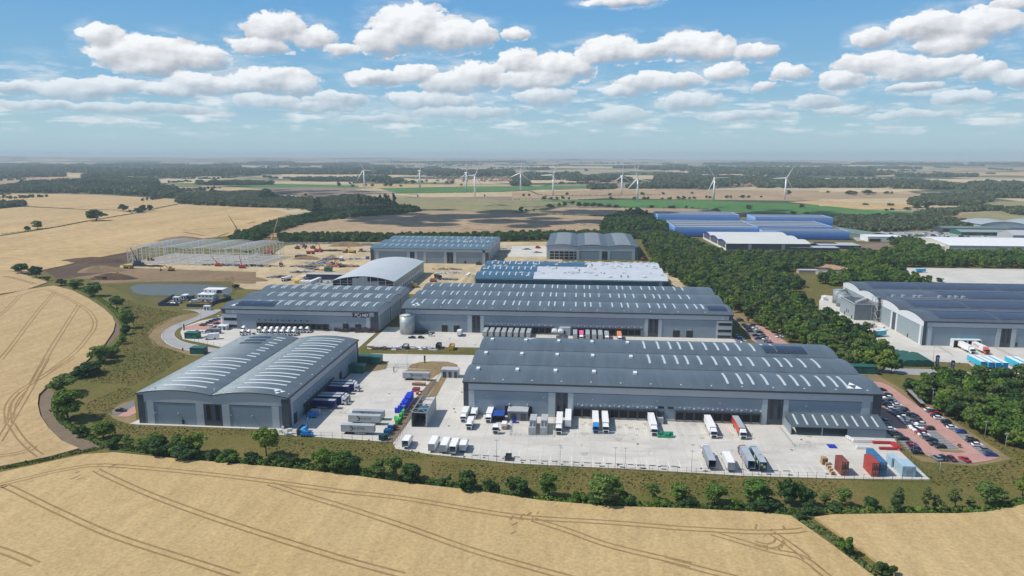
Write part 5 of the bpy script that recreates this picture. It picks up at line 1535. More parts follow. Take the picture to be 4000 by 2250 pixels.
T0 = turbine()
LT = ['wind turbine at the far left, standing alone with a Y of blades', 'wind turbine with one blade straight up, left of the close pair', 'left one of the close pair of wind turbines', 'right one of the close pair, standing nearer on pale stubble',
      'wind turbine near the middle on the skyline, blades spread wide', 'dim wind turbine between the middle one and the nearest one', 'farther wind turbine just left of the nearest one', 'nearest wind turbine, standing in the bright green field',
      'wind turbine at the green field edge left of the last one', 'wind turbine farthest to the right']
for i, (k, px, py, hh, an) in enumerate(TURB):
    x, y = g(k, px, py)
    if i == 0: o = T0
    else: o = copy_tree(T0, (x, y))
    if i == 0: index_children(T0)
    o.location = (x, y, 0); s_ = hh / 58.7; o.scale = (s_, s_, s_)
    o.rotation_euler.z = math.atan2(-x, y) * .9 + R((-12, 55, 40, 25, -10, -20, 35, -8, 14, 18)[i])
    tag(o, LT[i], 'wind turbine', 'wind turbines on the plain')
    for c in o.children:
        if c.name.startswith('rotor_hub'): c.rotation_euler = (0, R(-an if i else -an), 0)

# village roofs far off beyond the turbines
def house_proto():
    h = empty('village_house', (0, 0, 0)); 
    mb = MB(); mb.profile([(-4, 0), (4, 0), (4, 5), (0, 8), (-4, 5)], -6, 6, 'x'); mb.obj('wall', M('brick_wall', (.33, .22, .17), .85, .1), h)
    mb = MB()
    for s_ in (-1, 1): mb.profile([(s_ * 4.4, 4.75), (0, 8.05), (0, 8.35), (s_ * 4.4, 5.05)], -6.2, 6.2, 'x')
    mb.obj('roof', M('tile_roof', (.25, .14, .10), .85, .2), h)
    return h


hp = house_proto(); index_children(hp)
spots = []
for k, xa, xb, ya, yb, n in ((15, 1700, 2560, 232, 285, 80), (16, 560, 900, 230, 255, 26), (16, 980, 1300, 232, 262, 20), (16, 1560, 2050, 255, 285, 26), (12, 130, 330, 95, 110, 5), (12, 880, 960, 110, 125, 3)):
    for _ in range(n): spots.append(g(k, rng.uniform(xa, xb), rng.uniform(ya, yb)))
for i, (x, y) in enumerate(spots):
    o = hp if i == 0 else copy_tree(hp, (x, y), rng.uniform(0, 3.1))
    o.location = (x, y, 0)
    tag(o, 'small brick house in the village beyond the wind turbines', 'house', 'houses of the far village')
# ---------------------------------------------------------------- trees, hedges, woods
L_MID = leaf_mat('leaf_mid_green', (.07, .145, .026), (.125, .215, .042))
L_DK = leaf_mat('leaf_dark_green', (.038, .088, .026), (.066, .130, .036))
L_LT = leaf_mat('leaf_light_green', (.12, .195, .04), (.185, .26, .06))
L_OL = leaf_mat('leaf_olive_green', (.10, .145, .04), (.15, .19, .06))
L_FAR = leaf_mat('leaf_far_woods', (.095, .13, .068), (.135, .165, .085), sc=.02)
m_tuft = leaf_mat('meadow_tuft', (.145, .128, .04), (.20, .16, .06), sc=.06)
m_tuftg = leaf_mat('meadow_tuft_green', (.11, .14, .035), (.155, .17, .05), sc=.06)


def quads_np(c, nrm, size, r=nrng):
    """one square leaf clump per centre, facing roughly along nrm"""
    n = len(c)
    nr = nrm + r.normal(0, .55, (n, 3)); nr /= np.linalg.norm(nr, axis=1)[:, None] + 1e-9
    a = np.cross(nr, r.normal(0, 1, (n, 3))); a /= np.linalg.norm(a, axis=1)[:, None] + 1e-9
    b = np.cross(nr, a)
    s = (size * r.uniform(.6, 1.35, n))[:, None]
    k = r.uniform(.55, 1.0, n)[:, None]
    return np.stack([c - a * s - b * s * k, c + a * s - b * s * k * .7, c + a * s * .8 + b * s * k, c - a * s * .75 + b * s * k], 1).reshape(-1, 3)


def quad_mesh(name, v, mat):
    me = bpy.data.meshes.new(name); n = len(v) // 4
    me.vertices.add(4 * n); me.vertices.foreach_set('co', v.astype(np.float32).ravel())
    me.loops.add(4 * n); me.loops.foreach_set('vertex_index', np.arange(4 * n, dtype=np.int32))
    me.polygons.add(n); me.polygons.foreach_set('loop_start', np.arange(0, 4 * n, 4, dtype=np.int32)); me.polygons.foreach_set('loop_total', np.full(n, 4, np.int32))
    me.materials.append(mat); me.update(calc_edges=True)
    return me


def crown_pts(w, z0, z1, lobes, nq, seed, shape=1.0):
    """leaf clump centres of a crown of unit-ish width w between z0 and z1, made of unequal lobes with gaps"""
    r = np.random.default_rng(seed)
    C, Nn = [], []
    hz = (z1 - z0) / 2
    for i in range(lobes):
        th = r.uniform(0, 6.283); u = r.uniform(-.85, .9); rad = math.sqrt(max(0.05, 1 - u * u)) ** shape * r.uniform(.25, .72)
        c = np.array([math.cos(th) * rad * w / 2, math.sin(th) * rad * w / 2, (z0 + z1) / 2 + u * hz * .72])
        lr = r.uniform(.26, .42) * min(w / 2, hz * 1.1) * (1.15 if i < 3 else 1)
        k = int(nq / lobes * r.uniform(.7, 1.3))
        d = r.normal(0, 1, (k, 3)); d /= np.linalg.norm(d, axis=1)[:, None]
        d[:, 2] = np.where(d[:, 2] < -.35, -d[:, 2] * .6, d[:, 2])
        rr = lr * (1 - r.random(k) ** 2 * .55)
        C.append(c + d * rr[:, None] * np.array([1, 1, .85])); Nn.append(d)
    return np.concatenate(C), np.concatenate(Nn)


def trunk_mb(h, z1, r0, seed):
    r = random.Random(seed); mb = MB()
    lean = (r.uniform(-.05, .05), r.uniform(-.05, .05))
    p = [(lean[0] * h * t_, lean[1] * h * t_, h * t_) for t_ in (0, .5, 1)]
    mb.cyl(p[0], p[1], r0, r0 * .75, n=8, cap=False); mb.cyl(p[1], p[2], r0 * .75, r0 * .55, n=8, cap=False)
    for i in range(6):
        a = i * 1.05 + r.uniform(-.3, .3); s = r.uniform(.55, 1.0)
        st_ = p[2] if i % 2 else (p[1][0], p[1][1], h * .8)
        mb.cyl(st_, (st_[0] + math.cos(a) * z1 * .22 * s, st_[1] + math.sin(a) * z1 * .22 * s, h + (z1 - h) * (.35 + .3 * s)), r0 * .4, r0 * .1, n=6, cap=False)
    return mb


PROTO = {}


def tree_proto(key, mat, w, z0, z1, lobes, nq, size, r0, seed, name, shape=1.0):
    o = empty(name, (0, 0, -500))
    trunk_mb(max(.6, z0 + (z1 - z0) * .25), z1, r0, seed).obj('trunk', m_bark, o)
    c, n = crown_pts(w, z0, z1, lobes, nq, seed, shape)
    cr = bpy.data.objects.new('crown', quad_mesh('crown', quads_np(c, n, size), mat)); COL.objects.link(cr); cr.parent = o
    index_children(o); PROTO.setdefault(key, []).append([o, w, z1, False])


for i in range(4):
    tree_proto('mid', L_MID, 8, .7, 10, 22, 3000, .30, .28, 100 + i, 'broadleaf_tree')
    tree_proto('light', L_LT, 8, 1.2, 11, 20, 2300, .28, .25, 200 + i, 'broadleaf_tree')
    tree_proto('dark', L_DK, 8, .6, 8, 18, 3000, .32, .28, 300 + i, 'hedge_tree')
    tree_proto('bush', L_MID if i % 2 else L_DK, 8, .0, 4.5, 14, 1900, .34, .15, 400 + i, 'hedge_bush')
    tree_proto('slim', L_OL, 5, 1.0, 10, 13, 1300, .26, .2, 500 + i, 'slender_tree', 1.3)
for i in range(6):
    tree_proto('wood', (L_MID, L_LT, L_OL, L_DK, L_LT, L_MID)[i], 8.5, .8, 9, 16, 1500, .42, .22, 600 + i, 'woodland_tree')
for i in range(3):
    tree_proto('far', L_DK, 9, .4, 9, 12, 420, .75, .3, 700 + i, 'field_tree')


NT_COUNT = [0]


def put_tree(key, x, y, w, h, label, group, z=0., cat='tree'):
    L = PROTO[key]; p = L[rng.randrange(len(L))]
    sx, sz = w / p[1], h / p[2]
    if not p[3]:
        o = p[0]; p[3] = True; o.location = (x, y, z); o.rotation_euler.z = rng.uniform(0, 6.28); o.scale = (sx, sx, sz)
    else:
        o = copy_tree(p[0], (x, y, z), rng.uniform(0, 6.28), scale=(sx, sx, sz))
    NT_COUNT[0] += 1
    return tag(o, label, cat, group)


def px_tree(k, x, yb, yt, w):
    X, Y = g(k, x, yb)
    h = onwall_y(k, x, yt, Y)[1]
    s = ZW[k][2] / 2576
    dist = math.hypot(math.hypot(X, Y), H)
    return X, Y, max(1.5, w * s * dist / F), max(1.5, h)


NEAR = [(20, 460, 255, 92, 190, 'light'), (20, 490, 440, 205, 215, 'mid'), (20, 640, 118, 20, 165, 'dark'), (20, 560, 145, 90, 130, 'bush'), (20, 745, 572, 440, 150, 'mid'), (20, 600, 560, 480, 130, 'bush'),
        (20, 930, 650, 535, 95, 'light'), (20, 1080, 660, 530, 170, 'mid'), (20, 1140, 690, 560, 190, 'dark'), (20, 1290, 700, 540, 180, 'mid'), (20, 1400, 690, 500, 170, 'light'), (20, 1350, 715, 600, 210, 'dark'),
        (20, 1530, 730, 660, 130, 'bush'), (20, 1640, 742, 655, 190, 'bush'), (20, 1800, 748, 675, 180, 'bush'), (20, 1915, 702, 455, 195, 'light'), (20, 1980, 765, 695, 190, 'bush'), (20, 2100, 772, 710, 140, 'bush'),
        (20, 2190, 775, 720, 120, 'bush'), (20, 2330, 795, 640, 190, 'mid'), (20, 2500, 815, 690, 180, 'dark'), (20, 820, 640, 570, 120, 'bush'),
        (21, 60, 272, 105, 190, 'mid'), (21, 130, 270, 140, 170, 'dark'), (21, 235, 285, 230, 90, 'bush'), (21, 330, 292, 160, 140, 'light'), (21, 430, 312, 130, 160, 'light'), (21, 560, 332, 195, 190, 'dark'),
        (21, 700, 355, 315, 120, 'bush'), (21, 800, 360, 298, 140, 'bush'), (21, 960, 395, 252, 190, 'dark'), (21, 1130, 405, 330, 170, 'bush'), (21, 1320, 428, 292, 180, 'dark'), (21, 1420, 442, 380, 100, 'bush'),
        (21, 1550, 445, 262, 150, 'mid'), (21, 1950, 485, 250, 280, 'light'), (21, 1760, 475, 400, 150, 'bush'), (21, 1880, 492, 415, 130, 'dark'), (21, 2090, 495, 400, 160, 'bush'), (21, 2300, 475, 332, 110, 'light'),
        (21, 2340, 500, 450, 150, 'bush'), (21, 2490, 472, 328, 160, 'light'),
        (22, 150, 505, 430, 160, 'bush'), (22, 350, 495, 328, 175, 'mid'), (22, 500, 522, 450, 120, 'bush'), (22, 650, 485, 290, 235, 'mid'), (22, 690, 525, 440, 220, 'dark'), (22, 890, 488, 303, 165, 'dark'),
        (22, 1012, 505, 372, 120, 'dark'), (22, 1060, 560, 490, 160, 'bush'), (22, 975, 605, 535, 90, 'dark'), (22, 1150, 495, 398, 95, 'slim'), (22, 1265, 505, 358, 125, 'light'), (22, 1220, 535, 490, 160, 'bush'),
        (22, 1470, 522, 440, 115, 'dark'), (22, 1660, 530, 345, 115, 'slim'), (22, 1665, 545, 450, 120, 'bush'), (22, 1865, 535, 338, 85, 'slim'), (22, 1955, 545, 420, 85, 'slim'), (22, 2080, 525, 345, 100, 'slim'),
        (22, 2180, 515, 430, 90, 'slim'), (22, 2310, 505, 308, 170, 'light'), (22, 2410, 485, 380, 120, 'slim'), (22, 2560, 450, 240, 110, 'light'), (22, 1300, 855, 718, 135, 'bush'), (22, 1570, 1010, 903, 155, 'bush'),
        (13, 240, 195, 62, 150, 'mid'), (13, 405, 242, 98, 140, 'dark'), (13, 530, 278, 220, 70, 'bush'), (13, 685, 328, 243, 115, 'dark'), (13, 860, 365, 250, 170, 'mid'), (13, 1040, 452, 272, 190, 'mid'),
        (13, 1310, 585, 428, 155, 'mid'), (13, 1400, 695, 560, 155, 'light'), (13, 1435, 805, 600, 150, 'mid'), (13, 1410, 875, 760, 110, 'dark'), (13, 1380, 985, 890, 90, 'mid'), (13, 1120, 1195, 968, 230, 'light'),
        (13, 1240, 1130, 1000, 180, 'mid'), (13, 1010, 1325, 1168, 260, 'dark'), (13, 850, 1345, 1285, 150, 'bush'),
        (1, 970, 808, 685, 190, 'dark'), (1, 1240, 710, 628, 100, 'dark'), (1, 1305, 714, 690, 45, 'bush'), (1, 1390, 728, 668, 120, 'dark'), (1, 1440, 718, 640, 90, 'dark'), (1, 1510, 708, 640, 70, 'dark'),
        (1, 380, 890, 792, 100, 'mid'), (1, 275, 912, 850, 60, 'dark'), (1, 200, 660, 602, 80, 'dark'), (17, 1360, 255, 185, 90, 'dark'), (9, 1540, 960, 895, 60, 'slim'), (9, 1755, 960, 900, 45, 'slim'), (4, 2160, 680, 600, 40, 'slim')]
SECT = {0: 'hedge below the twin-vaulted shed', 1: 'hedge below the white box trucks', 2: 'hedge below the empty lorry bays', 3: 'hedge below the parked trailers', 4: 'hedge below the shipping containers',
        5: 'field edge left of the pond', 6: 'upper-left wheat fields', 7: 'ditch between the near wheat fields', 8: 'planting by the yards'}
ADJ = {'light': 'pale airy tree', 'mid': 'full green tree', 'dark': 'dark dense tree', 'bush': 'low spreading bush', 'slim': 'slender olive tree'}
items = []
for k, x, yb, yt, w, key in NEAR:
    X, Y, W_, h_ = px_tree(k, x, yb, yt, w)
    sx = q(k, x, yb)[0]
    if k in (13,): sec = 5
    elif k == 20 and sx < 440: sec = 5
    elif k == 1: sec = 6
    elif k in (17, 9, 4): sec = 8
    elif k == 22 and yb > 700: sec = 7
    else: sec = 0 if sx < 1190 else 1 if sx < 1880 else 2 if sx < 2620 else 3 if sx < 3200 else 4
    items.append((sec, key, sx, X, Y, W_, h_))
cnt = {}
for sec, key, sx, X, Y, W_, h_ in sorted(items):
    c = cnt.get((sec, key), 0); cnt[(sec, key)] = c + 1
    put_tree(key, X, Y, W_ * .97, h_ * .95, '%s, %s such from the left, %s' % (ADJ[key], ORD[c], SECT[sec]), 'trees and bushes around the fields', cat='bush' if key == 'bush' else 'tree')

FARTREES = [(15, *a) for a in ((840, 335, 280, 50), (970, 340, 310, 50), (1100, 330, 300, 50), (1170, 335, 300, 45), (1300, 332, 295, 60), (1350, 332, 290, 60), (1460, 335, 310, 45), (1580, 305, 265, 60), (1920, 300, 272, 50), (1975, 300, 270, 60), (2065, 325, 300, 35),
                               (1630, 440, 410, 20), (2300, 437, 412, 20), (500, 430, 395, 40), (1510, 305, 280, 40), (1800, 305, 285, 45), (120, 470, 352, 180), (60, 475, 370, 120), (320, 560, 500, 100), (460, 565, 510, 90))] + \
           [(16, *a) for a in ((75, 490, 445, 50), (120, 488, 460, 35), (180, 482, 460, 35), (320, 455, 420, 70), (395, 445, 410, 40), (440, 445, 400, 45), (500, 425, 395, 60), (570, 450, 400, 70), (620, 450, 410, 60), (680, 450, 405, 80), (740, 450, 415, 70), (800, 452, 422, 80), (860, 455, 425, 80),
                               (1170, 458, 430, 60), (1340, 460, 435, 80), (1460, 460, 435, 30), (1515, 460, 445, 25), (1715, 485, 455, 60), (1985, 470, 430, 60), (2430, 455, 420, 50), (2320, 345, 305, 50), (2360, 510, 480, 60), (2470, 510, 488, 50),
                               (270, 388, 355, 50), (330, 385, 360, 30), (375, 385, 362, 30), (430, 385, 352, 40), (475, 388, 360, 30), (830, 388, 360, 40), (1025, 388, 360, 40), (1110, 388, 360, 40), (1140, 388, 360, 30), (1260, 388, 365, 25), (1320, 388, 360, 50), (1400, 385, 355, 50), (1440, 385, 355, 50),
                               (1490, 384, 360, 30), (1530, 382, 358, 40), (1630, 375, 350, 30), (1660, 378, 355, 30), (1800, 375, 350, 40), (1835, 375, 350, 30), (1925, 372, 345, 60), (1980, 372, 348, 40), (2090, 370, 352, 25), (97, 360, 335, 30), (145, 360, 333, 30), (460, 352, 325, 35), (820, 355, 330, 35), (1095, 350, 320, 45), (1270, 348, 320, 35), (1510, 340, 320, 30))] + \
           [(12, *a) for a in ((105, 175, 145, 50), (370, 200, 140, 100), (440, 205, 150, 80), (620, 195, 135, 160), (845, 190, 150, 70), (910, 190, 152, 35), (580, 325, 300, 90), (895, 335, 300, 90), (850, 400, 368, 55), (915, 398, 362, 60), (1110, 388, 350, 110), (1230, 380, 310, 100), (1345, 365, 320, 70), (1510, 1295, 1240, 85), (1190, 1200, 1150, 60))]
for k, x, yb, yt, w in FARTREES:
    X, Y, W_, h_ = px_tree(k, x, yb, yt, w)
    put_tree('far', X, Y, W_, h_, 'small dark tree standing in the hedges and fields far beyond the estate', 'trees of the far hedges')


def inpoly(x, y, P):
    c = False; j = len(P) - 1
    for i in range(len(P)):
        if (P[i][1] > y) != (P[j][1] > y) and x < (P[j][0] - P[i][0]) * (y - P[i][1]) / (P[j][1] - P[i][1]) + P[i][0]: c = not c
        j = i
    return c


def scatter(P, sp, jit=.45, lim=6000):
    xs, ys = [p[0] for p in P], [p[1] for p in P]; out = []
    nx, ny = int((max(xs) - min(xs)) / sp) + 1, int((max(ys) - min(ys)) / sp) + 1
    for j in range(ny):
        for i in range(nx):
            x = min(xs) + (i + .5 * (j % 2) + rng.uniform(-jit, jit)) * sp; y = min(ys) + (j + rng.uniform(-jit, jit)) * sp
            if inpoly(x, y, P): out.append((x, y))
    return out[:lim]


# the dense wood between the estate and its neighbours: nearest trees one by one, the rest as a mass
P1 = [G(x, y, 5) for x, y in ((2500, 905), (2590, 895), (2680, 925), (2830, 985), (3200, 985), (3210, 1040), (3080, 1045), (3010, 1050), (3140, 1092), (3120, 1118), (3050, 1108), (3010, 1104), (3100, 1150), (3220, 1215), (3380, 1280), (3480, 1370),
                              (3500, 1425), (3430, 1420), (3320, 1400), (3225, 1368), (3130, 1325), (3040, 1285), (2925, 1230), (2825, 1165), (2720, 1120), (2620, 1065), (2560, 1030), (2530, 985))]
P3 = poly(9, [(1110, 140), (1480, 40), (1900, 30), (2150, 10), (2576, 50), (3000, 60), (3000, 1100), (2576, 900), (2490, 930), (2300, 810), (2150, 710), (1980, 645), (1800, 565), (1600, 525), (1430, 425), (1250, 310), (1180, 220)], 4)
P2 = [poly(12, p, 5) for p in ([(0, 960), (300, 940), (550, 900), (800, 910), (1000, 890), (1200, 900), (1300, 850), (1500, 850), (1520, 930), (1800, 930), (2700, 915), (2700, 1060), (1700, 1050), (900, 1050), (700, 1050), (500, 1060), (0, 1000)],
                               [(200, 1060), (500, 1010), (760, 1060), (780, 1110), (1090, 1120), (1100, 1240), (1400, 1255), (1380, 1290), (900, 1280), (350, 1280), (120, 1290), (0, 1240), (140, 1190), (480, 1190), (500, 1140), (230, 1090)],
                               [(850, 770), (1300, 740), (1330, 800), (1300, 860), (1100, 870), (950, 820)])]
pts = [(p, 1) for p in scatter(P1, 6.2)] + [(p, 3) for p in scatter(P3, 6.0)]
vis = lambda p: True
pts = [(p, s) for p, s in pts if -20 < p[0] < 330]
pts.sort(key=lambda a: a[0][0] ** 2 + a[0][1] ** 2)
budget = 296 - NT_COUNT[0]
rest = []
n1 = n3 = 0
for p, s in pts:
    h_ = rng.uniform(6.5, 10.5); w_ = rng.uniform(6.8, 9.5)
    ok = (s == 1 and n1 < budget * .5) or (s == 3 and n3 < budget * .5)
    if ok:
        if s == 1: n1 += 1
        else: n3 += 1
        put_tree('wood', p[0], p[1], w_, h_, 'bushy green tree in the dense wood %s' % ('between the estate and the solar warehouse' if s == 1 else 'beside the staff car park at the right'),
                 'trees of the dense wood')
    else: rest.append((p, w_, h_))


def mass(name, spots, variants, mat, kind='stuff', label=None, cat=None):
    """many crowns merged into one woodland object; variants = list of (centres, normals, size, w, h)"""
    out = []
    for (x, y), w_, h_ in spots:
        c, n, size, w0, h0 = variants[rng.randrange(len(variants))]
        a = rng.uniform(0, 6.28); ca, sa = math.cos(a), math.sin(a)
        Rm = np.array([[ca, -sa, 0], [sa, ca, 0], [0, 0, 1]])
        s = np.array([w_ / w0, w_ / w0, h_ / h0])
        out.append(quads_np((c @ Rm.T) * s + np.array([x, y, 0]), n @ Rm.T, size * w_ / w0))
    o = bpy.data.objects.new(name, quad_mesh(name, np.concatenate(out), mat)); COL.objects.link(o)
    return tag(o, label, cat, None, kind)


def variants(n, nq, size, lobes=10, w=8.5, z1=9., seed=900):
    V = []
    for i in range(n):
        c, nn = crown_pts(w, .3, z1, lobes, nq, seed + i); V.append((c, nn, size, w, z1))
    return V


V_mid = variants(5, 620, .62, 12)
V_low = variants(5, 260, .9, 9)
V_far = variants(6, 60, 1.9, 6, 10, 8)
half = len(rest) // 2
for i, mt in enumerate((L_MID, L_OL, L_DK)): mass('woodland', rest[i::3], V_mid, mt)
sp2 = [(p, rng.uniform(8, 11), rng.uniform(8, 12)) for P in P2 for p in scatter(P, 7.5)]
for i, mt in enumerate((L_MID, L_DK, L_MID)): mass('woodland', sp2[i::3], V_mid, mt)
MIDW = [[G(x, y, 5) for x, y in ((2345, 893), (2362, 868), (2420, 842), (2490, 830), (2545, 850), (2590, 862), (2600, 898), (2520, 912))],
        [G(x, y, 3) for x, y in ((1080, 920), (1100, 916), (1800, 918), (2140, 910), (2500, 902), (2500, 925), (2150, 932), (1450, 935), (1100, 940))],
        [G(x, y, 4) for x, y in ((890, 925), (1000, 888), (1120, 850), (1300, 826), (1450, 808), (1600, 802), (1645, 818), (1560, 830), (1400, 840), (1200, 864), (1060, 905), (1000, 935))]]
sp3 = []
for i, P in enumerate(MIDW):
    for p in scatter(P, 8.0): sp3.append((p, rng.uniform(9, 13), (rng.uniform(11, 17) if i == 0 else rng.uniform(6, 9))))
for i, mt in enumerate((L_DK, L_MID, L_DK)): mass('woodland', sp3[i::3], V_low, mt)
# poplars on the strip, cypress-tall
pop = [g(15, x, y) for x, y in ((600, 590), (640, 580), (1040, 545), (1065, 545), (1112, 545), (1140, 548), (1175, 548), (1200, 548), (1225, 548), (1250, 548), (1275, 548), (1300, 548), (1330, 550), (1360, 550), (1385, 550), (1405, 550))]
mass('woodland', [(p, rng.uniform(9, 12), rng.uniform(24, 34)) for p in pop], V_low, L_DK)

FW = []
for k, P in [(15, [(0, 450), (200, 450), (600, 475), (850, 445), (1050, 440), (1410, 520), (1400, 560), (850, 600), (590, 600), (520, 560), (220, 540), (0, 545)]),
             (1, [(-60, 500), (250, 440), (700, 415), (1100, 395), (1570, 405), (1600, 490), (1750, 480), (1760, 525), (1700, 572), (1300, 548), (700, 527), (-60, 522)]),
             (1, [(1790, 560), (2000, 545), (2180, 555), (2400, 560), (2576, 590), (2576, 672), (1800, 637)]), (1, [(-60, 650), (235, 630), (235, 662), (-60, 690)]),
             (1, [(2350, 540), (2560, 530), (2700, 560), (2700, 600), (2400, 590)]),
             (12, [(1150, 290), (1300, 240), (1700, 210), (2140, 215), (2140, 295), (1950, 335), (1150, 335)]), (12, [(230, 490), (700, 490), (950, 500), (1180, 480), (1200, 435), (1400, 410), (1740, 400), (1740, 450), (1600, 490), (1600, 530), (1950, 565), (1960, 620), (1500, 622), (900, 660), (450, 660), (170, 565)]),
             (12, [(1750, 385), (2280, 370), (2290, 398), (1750, 415)]), (12, [(2330, 395), (2700, 380), (2700, 460), (2400, 450)]),
             (12, [(0, 45), (450, 35), (900, 40), (1330, 50), (1850, 105), (1850, 132), (1200, 132), (600, 112), (0, 112)]), (12, [(1860, 85), (2100, 60), (2700, 80), (2700, 190), (1900, 162)]), (12, [(1900, 200), (2700, 190), (2700, 245), (2150, 235)]),
             (16, [(1200, 215), (1600, 205), (2000, 215), (2050, 252), (1600, 300), (1250, 292)]), (16, [(1500, 150), (2300, 145), (2576, 155), (2576, 172), (1500, 172)]), (16, [(2030, 240), (2576, 232), (2576, 292), (2050, 287)]), (16, [(560, 208), (900, 200), (1000, 238), (560, 242)]),
             (16, [(0, 195), (300, 190), (560, 185), (560, 215), (0, 230)]), (16, [(0, 250), (130, 250), (130, 272), (0, 272)]), (16, [(650, 282), (850, 278), (850, 300), (650, 304)]), (16, [(960, 285), (1260, 275), (1260, 295), (960, 298)]),
             (15, [(0, 170), (600, 170), (1100, 160), (1800, 175), (2100, 200), (2576, 190), (2576, 228), (2000, 240), (1500, 215), (600, 210), (0, 206)]), (15, [(1080, 272), (1200, 262), (1460, 280), (1450, 302), (1300, 302)]),
             (1, [(-60, 248), (300, 252), (500, 275), (1400, 322), (2500, 305), (2576, 352), (1400, 362), (600, 312), (-60, 262)]), (1, [(800, 362), (1260, 358), (1250, 392), (850, 384)]), (1, [(-60, 352), (350, 350), (640, 335), (640, 362), (-60, 382)]), (1, [(-60, 298), (480, 305), (480, 322), (-60, 318)]),
             (0, [(0, 652), (900, 655), (900, 658), (0, 655)]), (0, [(2500, 662), (3400, 664), (3400, 667), (2500, 665)]), (0, [(2900, 678), (3500, 682), (3400, 688), (2900, 684)])]:
    W = poly(k, P)
    d = sum(math.hypot(*p) for p in W) / len(W)
    sp = max(10, d / 150)
    for p in scatter(W, sp, lim=1500):
        if d > 2500 and rng.random() < .35: continue
        FW.append((p, sp * rng.uniform(1.2, 1.9), max(7, min(18, sp * .7)) * rng.uniform(.8, 1.25)))
# hedges and copses of the plain, laid along field edges
for _ in range(210):
    d = 1900 + 9000 * rng.random() ** 1.3; th = R(rng.uniform(-43, 43)) - YAW
    x, y = d * math.sin(th), d * math.cos(th)
    if d < 2600 and abs(x) < 900: continue
    an = rng.choice([R(-8), R(5), R(78), R(95)]) + rng.uniform(-.15, .15); L = rng.uniform(80, 320) * (d / 3000) ** .4
    sp = max(9, d / 260); n = int(L / sp)
    for i in range(n):
        if rng.random() < .25: continue
        FW.append(((x + math.cos(an) * sp * i + rng.uniform(-3, 3), y + math.sin(an) * sp * i + rng.uniform(-3, 3)), sp * rng.uniform(.9, 1.5), rng.uniform(4, 10)))
for _ in range(40):
    d = 2600 + 9000 * rng.random() ** 1.2; th = R(rng.uniform(-43, 43)) - YAW
    x, y = d * math.sin(th), d * math.cos(th); rx, ry = rng.uniform(60, 260) * d / 4000, rng.uniform(40, 160) * d / 3000
    sp = d / 190
    for i in range(min(160, int(rx * ry * 3 / sp ** 2))):
        a, u = rng.uniform(0, 6.28), math.sqrt(rng.random())
        FW.append(((x + rx * u * math.cos(a), y + ry * u * math.sin(a)), sp * rng.uniform(1.2, 1.8), rng.uniform(8, 15)))
near_fw = [f for f in FW if math.hypot(*f[0]) < 3200]; far_fw = [f for f in FW if math.hypot(*f[0]) >= 3200]
V_n = variants(5, 130, 1.35, 8, 10, 9, 1200)
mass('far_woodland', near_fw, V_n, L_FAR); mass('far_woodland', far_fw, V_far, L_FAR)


def hedge(label, k, pts, h, w, mat, size=.4, dens=26, group='hedges'):
    P = smooth(poly(k, pts), 4); C, Nn = [], []
    for a, b in zip(P, P[1:]):
        L = math.hypot(b[0] - a[0], b[1] - a[1]); n = max(3, int(L * dens * (.4 / size) ** 2 * .5))
        t_ = nrng.random(n); hh = h * (.75 + .4 * np.sin(t_ * L * .9 + a[0]) ** 2)
        an = nrng.uniform(0, math.pi, n)
        dx, dy = (b[0] - a[0]) / L, (b[1] - a[1]) / L
        off = np.cos(an) * w / 2; z = np.sin(an) * hh * (1 - nrng.random(n) ** 3 * .6)
        C.append(np.stack([a[0] + dx * L * t_ - dy * off, a[1] + dy * L * t_ + dx * off, z], 1))
        Nn.append(np.stack([-dy * np.cos(an), dx * np.cos(an), np.sin(an)], 1))
    C, Nn = np.concatenate(C), np.concatenate(Nn)
    o = bpy.data.objects.new('hedge', quad_mesh('hedge', quads_np(C, Nn, size), mat)); COL.objects.link(o)
    return tag(o, label, 'hedge', group)


hedge('thick green hedge between the near wheat field and the twin-vaulted shed', 20, [(800, 632), (900, 650), (1200, 690), (1500, 722), (1900, 770), (2300, 800), (2576, 835)], 1.9, 3.2, L_MID)
hedge('green hedge along the near field below the white box trucks', 21, [(-10, 268), (250, 288), (600, 338), (1000, 398), (1400, 448)], 1.5, 2.8, L_MID)
hedge('low bramble hedge along the near field below the empty lorry bays', 21, [(1400, 448), (1800, 485), (2200, 508), (2600, 520)], 1.3, 3.2, L_MID)
hedge('low bramble hedge along the near field below the parked trailers', 22, [(-10, 505), (400, 525), (700, 535), (900, 555), (1060, 565)], 1.3, 3.0, L_DK)
hedge('low green hedge along the right near field', 22, [(1080, 560), (1400, 550), (1800, 555), (2150, 555), (2400, 530), (2576, 480), (2800, 400)], 1.6, 3.4, L_MID)
hedge('overgrown ditch line between the two near wheat fields', 22, [(930, 585), (1050, 650), (1200, 745), (1320, 850), (1440, 960), (1560, 1050)], .9, 3.2, L_OL)
hedge('scrubby hedge along the curved edge of the left wheat field', 20, [(420, 250), (400, 330), (440, 440), (560, 530), (700, 600), (780, 640)], 1.2, 3.0, L_MID)
hedge('scrubby hedge beside the left wheat field near the pond', 13, [(740, 320), (950, 400), (1150, 510), (1300, 640), (1390, 780), (1370, 900), (1330, 980), (1180, 1120), (1010, 1300)], 1.3, 3.2, L_MID)
hedge('grassy bank between the left field and the near field', 20, [(-60, 800), (100, 775), (300, 735), (500, 690), (740, 645)], .7, 2.6, L_OL)
